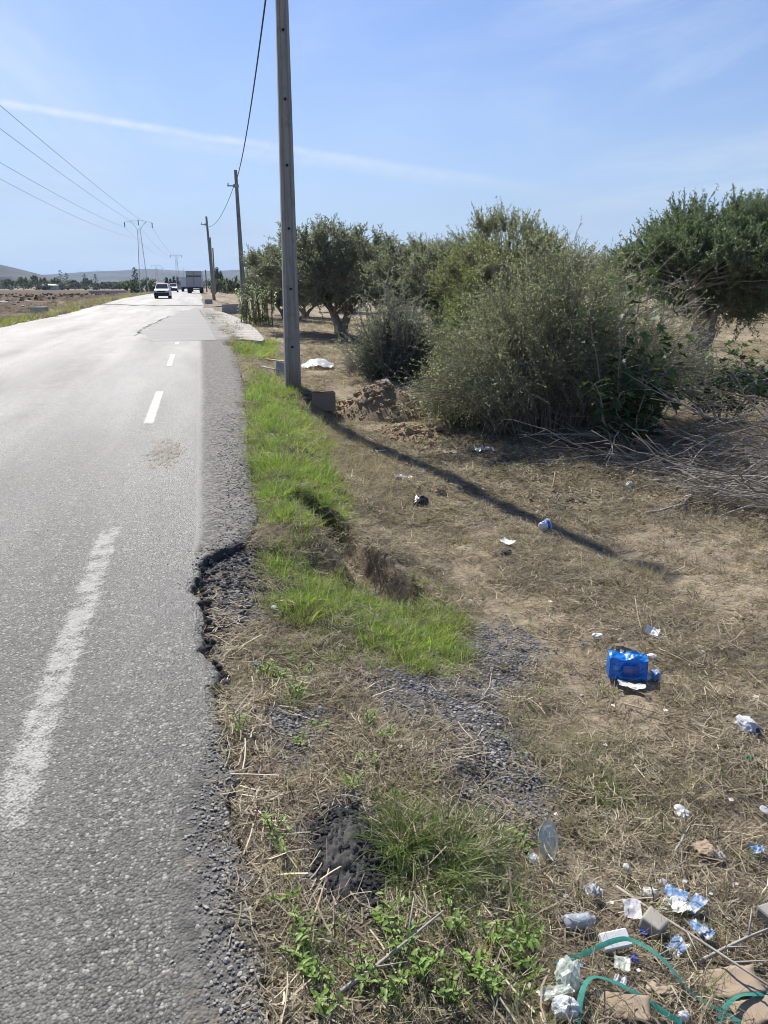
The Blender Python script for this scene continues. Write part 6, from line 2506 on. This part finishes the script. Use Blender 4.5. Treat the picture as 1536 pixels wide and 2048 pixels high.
# ------------------------------------------------------------------ brush pile
t = empty('brush_pile', G(1330, 965), 0, 'grey pile of cut dead branches in front of the thicket at the right edge', 'brush pile')
BR = []
for k in range(14):
    gk = random.Random(500 + k)
    mb = MB()
    p = Vector((0, 0, 0))
    pts = [p.copy()]
    d = Vector((1, 0, 0))
    for i in range(6):
        d = (d + Vector((0, gk.gauss(0, .24), gk.gauss(0, .12)))).normalized()
        p = p + d / 6
        pts.append(p.copy())
    mb.tube(pts, [.0095 - .0011 * i for i in range(7)], 5)
    for i in (1, 2, 3, 4, 5):
        if gk.random() < .85:
            sgn = gk.choice((-1, 1))
            q = pts[i] + Vector((.16, sgn * gk.uniform(.04, .13), gk.uniform(-.02, .07)))
            q2 = q + Vector((.12, sgn * gk.uniform(-.02, .06), gk.uniform(-.02, .04)))
            mb.tube([pts[i], q, q2], [.004, .0028, .0015], 3, cap=False)
    BR.append(mb.mesh('branch', (M_TWIG, M_TWIG_BROWN, M_TWIG_DARK)[k % 3], True))
t0 = Vector(t.location)
brg = random.Random(9)
nb = 0
while nb < 300:
    px, py = 1175 + 505 * brg.random() ** .8, brg.uniform(850, 1045)
    lo = 900 + (px - 1090) * .02
    hi = 930 + max(0, px - 1190) * .31
    if not lo - 35 < py < hi:
        continue
    g = G(px, py)
    edge = min(1, (hi - py) / 60)
    a = brg.gauss(.1, .38) + (PI if brg.random() < .75 else 0)
    if px > 1380 and py < 930:
        a = brg.gauss(.55, .2) + PI
    o = ob('branch', BR[nb % 14], t)
    o.location = Vector((g.x, g.y, tz(g.x, g.y) + .01 + brg.random() ** 1.3 * (.42 + .4 * max(0, (px - 1250) / 400)) * edge)) - t0
    o.rotation_euler = (brg.uniform(0, 6.28), brg.gauss(-.08, .2), a - YAW)
    s = brg.uniform(.45, 1.35)
    o.scale = (s, s * 1.0, s * 1.0)
    nb += 1
P3, D3 = [], []
for k in range(1500):
    px, py = 1165 + 515 * brg.random() ** .8, brg.uniform(880, 1050)
    if py > 935 + max(0, px - 1200) * .31:
        continue
    g = G(px, py)
    P3.append((g.x - t0.x, g.y - t0.y, tz(g.x, g.y) - t0.z + brg.random() ** 2 * .22))
    a = brg.gauss(0, .6) - YAW
    D3.append((math.cos(a), math.sin(a), brg.gauss(0, .15)))
P3, D3 = np.array(P3), unit(np.array(D3))
LL = np.random.default_rng(3).uniform(.12, .5, len(P3))
u = np.linspace(-.5, .5, 4)
PP = P3[:, None] + D3[:, None] * (LL[:, None] * u)[..., None] + np.cumsum(np.random.default_rng(4).normal(0, .008, (len(P3), 4, 3)), 1)
V, Q_ = tubes_np(PP, np.array([1, .9, .75, .4])[None] * np.random.default_rng(5).uniform(.0018, .004, len(P3))[:, None], 3)
o = ob('twigs', np_mesh('twigs', V, Q_, None, M_TWIG), t)
o['kind'] = 'stuff'

# ------------------------------------------------------------------ individual foreground plants
M_CLUMP = leaf_mat('green clump grass', (.09, .15, .035), (.27, .36, .11), None, .45, .5, .3, .2)
def clump(px, py, n, rad, lo, hi, width, mat, label, lean=.45, curl=.8, name='grass_clump', mix=None):
    g = G(px, py)
    t = empty(name, g, 0, label, 'grass clump')
    V, Q_, T_ = blades(n, rad, lo, hi, width, lean, curl, 5)
    ob('blades', np_mesh('blades', V, Q_, None, mat, T_), t)
    if mix:
        V, Q_, T_ = blades(mix, rad * 1.15, lo * .6, hi * .9, width * .9, lean * 1.3, curl, 5)
        ob('dry_blades', np_mesh('dry_blades', V, Q_, None, M_DRY, T_), t)
    return t


clump(858, 1740, 620, .125, .05, .21, .0042, M_CLUMP, 'largest tall green grass clump in the foreground, right of the dark gravel', .5, .9, mix=160)
clump(805, 1680, 260, .09, .05, .17, .004, M_CLUMP, 'upper left green grass clump leaning on the largest one', .5, .9, mix=60)
clump(945, 1690, 260, .10, .05, .15, .004, M_CLUMP, 'green grass clump at the right flank of the largest one', .6, .9, mix=90)
clump(990, 1830, 200, .09, .05, .14, .004, M_CLUMP, 'darker green grass clump below the blue scrap', .6, .9, mix=60)
clump(1175, 1575, 260, .11, .04, .10, .003, M_MIDGREEN, 'low fine green grass clump beside the lower gravel patch', .7, .8, mix=90)
clump(1300, 1150, 200, .10, .07, .17, .003, M_DRY, 'dry brown grass clump at the end of the pole shadow', .5, .5)
clump(925, 1085, 130, .06, .06, .16, .003, M_DRY, 'thin upright dry grass clump left of the grey stone', .3, .4)
clump(1490, 1840, 380, .09, .05, .13, .003, M_DRY, 'straw coloured grass clump leaning on the concrete block at the right edge', .7, .9)
clump(545, 690, 160, .22, .12, .34, .012, M_GREEN, 'green grass clump under the corner of the concrete apron', .4, .5)
clump(485, 705, 140, .22, .12, .30, .012, M_MIDGREEN, 'grass clump at the near edge of the concrete apron', .4, .5)
clump(100, 634, 60, .35, .2, .6, .03, M_MIDGREEN, 'round green tuft in front of the left headwall', .4, .5)
clump(597, 640, 120, .2, .35, .85, .02, M_DRY, 'tall dry yellow grass clump right of the nearest pole in the grove', .3, .4)
clump(460, 690, 90, .18, .1, .28, .012, M_DRY, 'dry grass clump where the gravel meets the apron', .4, .5)


def weed_leaf(name, L, W, mat):
    k = 5
    V, Q_ = [], []
    for i in range(k):
        f = i / (k - 1)
        w = W * math.sin(PI * min(f * .92 + .08, 1)) ** .8 * (1 if i < k - 1 else .15)
        z = -.28 * L * f * f + .10 * L * f
        V += [(-w / 2, f * L, z + w * .18), (0, f * L, z), (w / 2, f * L, z + w * .18)]
    for i in range(k - 1):
        for j in range(2):
            a = i * 3 + j
            Q_.append((a, a + 1, a + 4, a + 3))
    return np_mesh(name, V, Q_, None, mat, np.full(len(V), random.uniform(.2, 1)), True)


WL = [weed_leaf('leaf', L, W, M_WEED) for L, W in ((.021, .008), (.026, .010), (.031, .011), (.018, .009))]


def weed(px, py, h, nst, label, seed, spread_=.035):
    g = random.Random(seed)
    c = G(px, py)
    t = empty('weed_plant', c, g.uniform(0, 6), label, 'weed', 'bright leafy weeds of the verge')
    mb = MB()
    for s_ in range(nst):
        a0 = 6.28 * s_ / nst + g.uniform(-.5, .5)
        top = Vector((math.cos(a0) * spread_ * g.uniform(.5, 1.5), math.sin(a0) * spread_ * g.uniform(.5, 1.5), h * g.uniform(.6, 1.1)))
        pts = [Vector((0, 0, -.01)), top * .5 + Vector((g.gauss(0, .004), g.gauss(0, .004), h * .08)), top]
        mb.tube(pts, [.0022, .0018, .001], 4, cap=False)
        for j in range(7):
            f = .25 + .75 * j / 6
            p = pts[0].lerp(pts[1], f * 2) if f < .5 else pts[1].lerp(pts[2], f * 2 - 1)
            lf = ob('leaf', WL[g.randrange(4)], t, p)
            lf.rotation_euler = (g.uniform(-.25, .75), g.uniform(-.3, .3), j * 2.4 + g.uniform(-.4, .4))
            q = g.uniform(.75, 1.25) * (1.1 - .35 * f)
            lf.scale = (q, q, q)
    mb.build('stems', M_STEM_GREEN, t, True)


WEEDS = [(905, 1870, .09, 5, 'bright weed under the right side of the largest grass clump'), (800, 1900, .09, 5, 'bright weed in the middle of the lower weed patch'), (770, 1845, .07, 4, 'bright weed right below the dark gravel'), (850, 1960, .10, 6, 'largest bright weed near the bottom edge'), (900, 2010, .09, 5, 'bright weed at the bottom edge right of the largest weed'), (780, 2000, .08, 4, 'bright weed left of the grey forked twig'), (720, 1965, .06, 4, 'low weed just above the grey forked twig'), (640, 1975, .07, 4, 'weed in the straw at the lower left of the verge'), (615, 1955, .06, 4, 'leftmost weed in the lower straw'), (655, 2030, .07, 4, 'weed at the bottom edge left of the twig'), (605, 1880, .07, 3, 'weed beside the pale stalks at the road edge'), (595, 1920, .06, 3, 'small weed below the one beside the pale stalks'), (545, 1665, .08, 4, 'weed on the asphalt edge left of the dark gravel'), (562, 1705, .07, 3, 'weed just below the one on the asphalt edge'), (575, 1820, .05, 3, 'small weed at the left of the bent straw'), (480, 1462, .06, 4, 'weed at the edge of the asphalt above the straw'), (560, 1365, .08, 6, 'big leafy weed below the broken asphalt pit'), (590, 1390, .07, 5, 'leafy weed right below the big one by the pit'), (530, 1350, .07, 5, 'leafy weed left of the big one by the pit'), (620, 1350, .05, 4, 'small leafy weed at the edge of the green lobe'), (740, 1450, .06, 4, 'weed above the crumpled leaf near the gravel'), (770, 1480, .05, 4, 'weed directly left of the lower gravel patch'), (735, 1530, .05, 4, 'weed between dark gravel and upper weed'), (710, 1580, .06, 4, 'weed at the top of the dark gravel'), (1035, 1690, .07, 4, 'weed left of the clear lid'), (1050, 1705, .05, 3, 'small weed touching the crumpled clear plastic'), (985, 1900, .08, 5, 'weed right of the lower weed patch'), (1030, 1930, .08, 5, 'weed left of the crumpled milky cup'), (1060, 1890, .06, 4, 'weed left of the squashed bottle'), (950, 1955, .08, 5, 'weed between the largest weed and the cup'), (980, 1990, .07, 5, 'weed by the pale straw at the bottom'), (600, 1490, .05, 3, 'weed among the straw right of the asphalt edge'), (640, 1460, .04, 3, 'tiny weed near the middle dark gravel spot')]
for k, (px, py, h, nst, lb) in enumerate(WEEDS):
    weed(px, py, h, nst, lb, 900 + k)

# ------------------------------------------------------------------ ground cover (uncountable)
LITA = np.array(LIT)


def clear_of_litter(x, y, pad=.0):
    k = np.ones(len(x), bool)
    for lx, ly, r in LITA:
        k &= np.hypot(x - lx, y - ly) > r + pad
    return k


def cand(x0, x1, y0, y1, dens):
    n = int((x1 - x0) * (y1 - y0) * dens)
    x, y = rng.uniform(x0, x1, n), rng.uniform(y0, y1, n)
    # stay near the view: generous margin on both sides
    u = x * math.cos(YAW) - y * math.sin(YAW)
    f = x * math.sin(YAW) + y * math.cos(YAW)
    k = (np.abs(u) < f * .60 + 1.2) & (x > edge_r(y) + .004)
    return x[k], y[k]


def zone_of(x, y):
    gr, gn, gg, so_ = zones(x, y)
    pit = np.maximum(poly_mask(x, y, POLY_GRAVEL[5], .06), .93 * gully(x, y))
    gr = np.clip(gr * 1.25, 0, 1)
    return gr, gn, gg, so_, pit


ZONES = [(-.25, 3.2, .85, 3.4), (-.25, 5.5, 3.4, 6.5), (0, 10, 6.5, 13), (0, 22, 13, 26), (0, 40, 26, 48)]


def place(dens, accept, seed=0):
    X, Y, K = [], [], []
    for zi, (z, d) in enumerate(zip(ZONES, dens)):
        if d <= 0:
            continue
        x, y = cand(*z, d)
        a = accept(x, y)
        k = rng.uniform(0, 1, len(x)) < a
        X.append(x[k])
        Y.append(y[k])
        K.append(np.full(k.sum(), zi))
    x, y, k = np.concatenate(X), np.concatenate(Y), np.concatenate(K)
    return x, y, k


def lay(name, protos, xyk, scale, label, tilt=.12, zoff=0.0, zscale=(1, 1, 1, 1, 1), pad=-.01, clear=True, sj=.35, hj=.3):
    x, y, k = xyk
    if clear:
        c = clear_of_litter(x, y, pad)
        x, y, k = x[c], y[c], k[c]
    n = len(x)
    z = ter(x, y) + zoff
    rot = np.stack([rng.normal(0, tilt, n), rng.normal(0, tilt, n), rng.uniform(0, 2 * PI, n)], 1)
    s = scale * np.array(zscale)[k] * rng.uniform(1 - sj, 1 + sj, n)
    s3 = np.stack([s, s, s * rng.uniform(1 - hj, 1 + hj, n)], 1)
    scatter(name, protos, np.stack([x, y, z], 1), rot, s3, rng.integers(0, len(protos), n), label)
    return n


def pm(nm, parts, mat):
    V, Q_, T_ = cat(*parts) if isinstance(parts, list) else parts
    return np_mesh(nm, V, Q_, None, mat, T_)


def pm2(nm, a, ma, b, mb_):
    V, Q_, T_ = cat(a, b)
    mi = np.concatenate([np.zeros(len(a[1]), int), np.ones(len(b[1]), int)])
    return np_mesh(nm, V, Q_, None, [ma, mb_], T_, False, mi)


DRYT = [pm2('dry_tuft', blades(15, .035, .025, .085, .0026, .75, .7, 4), M_DRY, straws(9, .06, .02, .08, .0022, .02), M_BROWNLITTER) for _ in range(6)]
DRYL = [pm('dry_long', blades(16, .04, .06, .16, .0026, .55, .6, 4), M_DRY) for _ in range(3)]
MAT_ = [pm2('mat', straws(26, .10, .025, .11, .0024, .018), M_DRY, straws(26, .10, .015, .08, .003, .014), M_BROWNLITTER) for _ in range(6)]
GRN = [pm2('green_tuft', blades(20, .04, .05, .135, .0036, .5, .8, 4), M_GREEN, blades(4, .045, .04, .10, .003, .8, .6, 4), M_DRY) for _ in range(6)]
DGR = [pm2('dull_tuft', blades(13, .035, .03, .095, .003, .65, .8, 4), M_MIDGREEN, blades(8, .045, .03, .09, .0026, .8, .6, 4), M_DRY) for _ in range(5)]
STR = [pm('straw', straws(8, .06, .03, .13, .0030, .022, 4, PI / 2 if k % 2 else None), M_STRAW) for k in range(6)]
GRAV = [rock_mesh('gravel_stone', 300 + k, simple('blue grey gravel %d' % k, c, .85, .25, 3, 0), 1, .35, .5) for k, c in enumerate(((.17, .17, .172), (.24, .238, .235), (.11, .11, .112), (.34, .33, .315), (.20, .197, .194), (.14, .14, .14)))]
CHIP = [rock_mesh('road_chip', 320 + k, simple('asphalt chip %d' % k, c, .85, .25, 3, 0), 1, .35, .38) for k, c in enumerate(((.20, .193, .178), (.27, .258, .235), (.14, .136, .126), (.36, .34, .305)))]
LEAFB = []
for k in range(3):
    nL = 14
    a = rng.uniform(0, 2 * PI, nL)
    r = .09 * np.sqrt(rng.uniform(0, 1, nL))
    v, q = leaves_np(np.stack([r * np.cos(a), r * np.sin(a), rng.uniform(.002, .012, nL)], 1), np.stack([np.cos(a * 3), np.sin(a * 3), rng.normal(0, .2, nL)], 1), rng.uniform(.02, .05, nL), rng.uniform(.008, .02, nL), .1)
    LEAFB.append(np_mesh('leaf_litter', v, q, None, M_BROWNLITTER, np.repeat(rng.uniform(0, 1, nL), 4)))

tot = 0


def acc_dry(x, y):
    gr, gn, gg, so_, pit = zone_of(x, y)
    patch = .12 + 1.5 * sm(.28, .62, fbm(x * 2.1, y * 2.1, 501, 5)) * (.5 + .6 * fbm(x * 9, y * 9, 503, 3))
    return np.clip(patch, 0, 1) * (1 - .93 * gr) * (1 - .75 * gn) * (1 - .4 * gg) * (1 - .72 * so_) * (1 - pit)


tot += lay('dry_grass', DRYT, place((420, 300, 210, 34, 8), acc_dry), 1.0, 'short trampled dry brown grass covering the verge', .15, 0, (1, 1.05, 1.3, 2.0, 3.2))


def acc_mat(x, y):
    gr, gn, gg, so_, pit = zone_of(x, y)
    return (.25 + .75 * sm(.35, .6, fbm(x * 2.3, y * 2.3, 511, 4))) * (1 - .8 * gr) * (1 - .8 * gn) * (1 - .5 * so_) * (1 - pit)


tot += lay('plant_litter', MAT_, place((230, 140, 75, 8, 0), acc_mat), 1.0, 'flat mat of dead stems and brown litter between the grass', .06, .002, (1, 1.1, 1.5, 2.2, 3))


def acc_long(x, y):
    gr, gn, gg, so_, pit = zone_of(x, y)
    d = x - edge_r(y)
    band = np.exp(-((d - 1.3) / .35) ** 2) * sm(5.5, 7, y) * sm(13, 11, y) + .8 * sm(.60, .72, fbm(x * 1.1, y * 1.1, 521, 4))
    return np.clip(band, 0, 1) * (1 - gr) * (1 - .5 * gn) * (1 - pit) * (1 - .6 * so_)


tot += lay('tall_dry_grass', DRYL, place((120, 120, 110, 16, 5), acc_long), 1.0, 'taller dry yellow grass along the slope and in patches', .15, 0, (.9, 1, 1.2, 1.8, 2.6))


def acc_green(x, y):
    gr, gn, gg, so_, pit = zone_of(x, y)
    return np.clip(gn * (.15 + 1.15 * sm(.30, .62, fbm(x * 3.2, y * 3.2, 531, 5))), 0, 1) * (1 - .9 * gr) * (1 - pit)


tot += lay('green_grass', GRN, place((640, 560, 380, 60, 0), acc_green), .86, 'lush bright green grass band along the road shoulder', .25, -.006, (.85, .95, 1.2, 2.0, 2), sj=.55)


def acc_dull(x, y):
    gr, gn, gg, so_, pit = zone_of(x, y)
    p_ = .85 * gg + .30 * sm(.48, .66, fbm(x * 1.9, y * 1.9, 541, 4)) + .25 * gn
    return np.clip(p_, 0, 1) * (1 - .85 * gr) * (1 - pit)


tot += lay('dull_grass', DGR, place((330, 200, 60, 8, 2), acc_dull), 1.0, 'fine dull green grass mixed with dry blades', .18, 0, (.95, 1, 1.3, 2.0, 3))


WCOV = []
for k in range(5):
    nL = 22
    a = rng.uniform(0, 2 * PI, nL)
    r = .035 * np.sqrt(rng.uniform(0, 1, nL))
    hh = rng.uniform(.008, .05, nL)
    v, q = leaves_np(np.stack([r * np.cos(a), r * np.sin(a), hh], 1), np.stack([np.cos(a), np.sin(a), rng.normal(.2, .35, nL)], 1), rng.uniform(.012, .028, nL), rng.uniform(.006, .012, nL), .1)
    WCOV.append(np_mesh('weed_cover', v, q, None, M_WEED, np.repeat(rng.uniform(0, 1, nL), 4)))


def acc_weed(x, y):
    m_ = np.maximum(poly_mask(x, y, POLY_GREYGREEN[2], .1), .6 * poly_mask(x, y, POLY_GREYGREEN[3], .06))
    m_ = np.maximum(m_, .4 * poly_mask(x, y, POLY_GREYGREEN[1], .06))
    return np.clip(m_ * sm(.40, .62, fbm(x * 7, y * 7, 561, 3)) + .035 * sm(.5, .7, fbm(x * 3, y * 3, 563, 3)) * sm(4, 3, y), 0, 1) * (x > edge_r(y) + .05)


tot += lay('weed_cover', WCOV, place((150, 70, 0, 0, 0), acc_weed), 1.0, 'small bright leafy weeds spreading between the straw', .2, 0)


def acc_straw(x, y):
    d = x - edge_r(y)
    e = np.exp(-((d - .07) / .075) ** 2) * sm(4.3, 3.6, y) * (.4 + .9 * fbm(x * 0, y * 3, 551, 3)) + .04 + .15 * np.exp(-((d - .4) / .25) ** 2) * sm(2.2, 1.6, y)
    gr, gn, gg, so_, pit = zone_of(x, y)
    return np.clip(e, 0, 1) * (1 - .6 * gn) * (1 - pit * sm(3.9, 4.2, y)) * (1 - .6 * gr * (d > .3))


tot += lay('loose_straw', STR, place((260, 190, 8, 0, 0), acc_straw), 1.0, 'bleached loose straw lying along the broken asphalt edge', .10, .006, (1, 1, 1.2, 1, 1))


def acc_grav(x, y):
    gr, gn, gg, so_, pit = zone_of(x, y)
    return np.clip(gr * (.25 + .9 * sm(.3, .6, fbm(x * 8, y * 8, 577, 3))) + .02 + .25 * np.exp(-((x - edge_r(y) - .04) / .05) ** 2), 0, 1)


tot += lay('gravel', GRAV, place((5200, 2600, 40, 0, 0), acc_grav), .0125, 'loose blue grey gravel in patches and in the broken pit', .3, .001, (1, 1.15, 2.2, 1, 1), clear=False, sj=.8)


def acc_leaf(x, y):
    q = np.hypot((x - 4.7) / 2.6, (y - 9.2) / 2.1)
    q2 = np.hypot((x - 4.6) / 1.9, (y - 6.6) / 1.5)
    return np.clip(np.maximum(sm(1.15, .6, q), sm(1.1, .6, q2)) + .06, 0, 1)


tot += lay('leaf_litter', LEAFB, place((0, 60, 85, 4, 0), acc_leaf), 1.0, 'brown fallen leaves under and around the thicket', .08, .003, (1, 1, 1.3, 2, 1))
# stones loose on the rough asphalt shoulder
n = 9000
y = 1.0 + 9 * rng.uniform(0, 1, n) ** 1.6
xr = edge_r(y)
x = xr - np.abs(rng.normal(0, 1, n)) * (.10 + .10 * sm(4, 5.5, y)) - .012
k = (x < xr - .015) & (rng.uniform(0, 1, n) < (.25 + .9 * fbm(x * 4, y * 4, 571, 3)) * np.where((y > 2.6) & (y < 4.6), .22, 1))
x, y = x[k], y[k]
n = len(x)
scatter('loose_chippings', CHIP, np.stack([x, y, rise(y) - .001], 1), np.stack([rng.normal(0, .25, n), rng.normal(0, .25, n), rng.uniform(0, 6, n)], 1), .006 + .013 * rng.uniform(0, 1, n) ** 2.5 * (1 + .5 * (y > 4)), rng.integers(0, 4, n), 'loose stone chippings on the worn asphalt edge')
n = 900
y = 1.0 + 11 * rng.uniform(0, 1, n) ** 1.5
x = rng.uniform(-3.5, -.1, n)
scatter('scattered_chippings', CHIP, np.stack([x, y, rise(y) + .001], 1), rng.uniform(0, 6, (n, 3)), .004 + .007 * rng.uniform(0, 1, n) ** 3, rng.integers(0, 4, n), 'single stone chips lying on the carriageway')
# crumbling black asphalt lumps along the pit wall
LUMP = [rock_mesh('asphalt_lump', 340 + k, M_BROKEN, 2, .6, .8) for k in range(4)]
n = 110
y = rng.uniform(2.8, 4.8, n)
x = edge_r(y) + rng.normal(.015, .022, n)
scatter('asphalt_lumps', LUMP, np.stack([x, y, np.full(n, -.035) + rng.normal(0, .012, n)], 1), rng.uniform(0, 6, (n, 3)), .012 + .034 * rng.uniform(0, 1, n) ** 2.5, rng.integers(0, 4, n), 'black crumbled asphalt lumps along the broken edge of the pit')
n = 2600
x = rng.uniform(-.2, .5, n)
y = rng.uniform(2.8, 4.9, n)
k = (rng.uniform(0, 1, n) < poly_mask(x, y, POLY_GRAVEL[5], .05)) & (x > edge_r(y) + .01)
x, y = x[k], y[k]
n = len(x)
scatter('pit_rubble', LUMP, np.stack([x, y, ter(x, y)], 1), np.stack([rng.normal(0, .4, n), rng.normal(0, .4, n), rng.uniform(0, 6, n)], 1), .008 + .028 * rng.uniform(0, 1, n) ** 3, rng.integers(0, 4, n), 'black broken asphalt rubble filling the pit in the road edge')
n = 1500
a = rng.uniform(0, 2 * PI, n)
r = np.sqrt(rng.uniform(0, 1, n)) * (.75 + .7 * fbm(np.cos(a) * 2 + 5, np.sin(a) * 2, 425, 3))
cc = G(692, 1705)
x = cc.x + r * np.cos(a) * .115
y = cc.y + r * np.sin(a) * .19
k = x > edge_r(y) + .01
x, y, r = x[k], y[k], r[k]
n = len(x)
scatter('black_rubble', LUMP, np.stack([x, y, ter(x, y) + .022 * np.clip(1 - r ** 2, 0, 1)], 1), np.stack([rng.normal(0, .5, n), rng.normal(0, .5, n), rng.uniform(0, 6, n)], 1), .006 + .022 * rng.uniform(0, 1, n) ** 2.5, rng.integers(0, 4, n), 'black asphalt crumbs heaped on and around the sunken asphalt chunk')
# verge on the far left
n = 5200
y = 30 + 110 * rng.uniform(0, 1, n) ** 1.5
x = edge_l(y) - rng.exponential(2.2, n) - .15
z = ter(x, y)
gmask = fbm(x * .4, y * .15, 99, 3) > .60
LV = [pm('left_tuft', blades(16, .16, .10, .34, .022, .6, .6, 3), M_MIDGREEN), pm('left_tuft', blades(16, .16, .10, .34, .022, .6, .6, 3), M_GREEN), pm('left_tuft', blades(16, .16, .10, .40, .022, .6, .6, 3), M_DRY), pm('left_tuft', blades(16, .16, .10, .30, .022, .7, .6, 3), M_BROWNLITTER)]
brown = (x < -11) | (rng.uniform(0, 1, n) < .4)
idx = np.where((gmask & (edge_l(y) - x < 3)) | ((y < 42) & (edge_l(y) - x < 1.6)), 0, np.where(brown, 3, 2))
scatter('left_verge_grass', LV, np.stack([x, y, z], 1), np.stack([rng.normal(0, .1, n), rng.normal(0, .1, n), rng.uniform(0, 6, n)], 1), rng.uniform(.7, 1.6, n), idx, 'green and dry grass on the far left verge')
n = 2600
M_FIELDCLOD = simple('ploughed brown soil', (.12, .075, .046), .95, .3, 5, .5, .01)
x = rng.uniform(-75, -14, n)
y = rng.uniform(40, 150, n)
scatter('field_clods', [rock_mesh('field_clod', 360 + q, M_FIELDCLOD, 1, .5, .7) for q in range(3)], np.stack([x, y, ter(x, y)], 1), rng.uniform(0, 6, (n, 3)), rng.uniform(.15, .6, n), rng.integers(0, 3, n), 'brown clods of the ploughed field on the left')
print('SCATTERED', tot)

# ------------------------------------------------------------------ air
HAZE_DENSITY = 0.00016
m = bpy.data.materials.new('haze')
m.use_nodes = True
m.node_tree.nodes.clear()
nt = NT(m.node_tree)
out = nt.new('ShaderNodeOutputMaterial')
v = nt.new('ShaderNodeVolumePrincipled')
v.inputs['Color'].default_value = (.52, .72, 1.0, 1)
v.inputs['Density'].default_value = HAZE_DENSITY
v.inputs['Anisotropy'].default_value = .2
nt.link(v.outputs[0], out.inputs['Volume'])
mb = MB()
mb.box((0, 4300, 66), (13000, 9800, 154))
o = mb.build('haze', m)
tag(o, 'thin bluish haze over the plain', None, None, 'stuff')
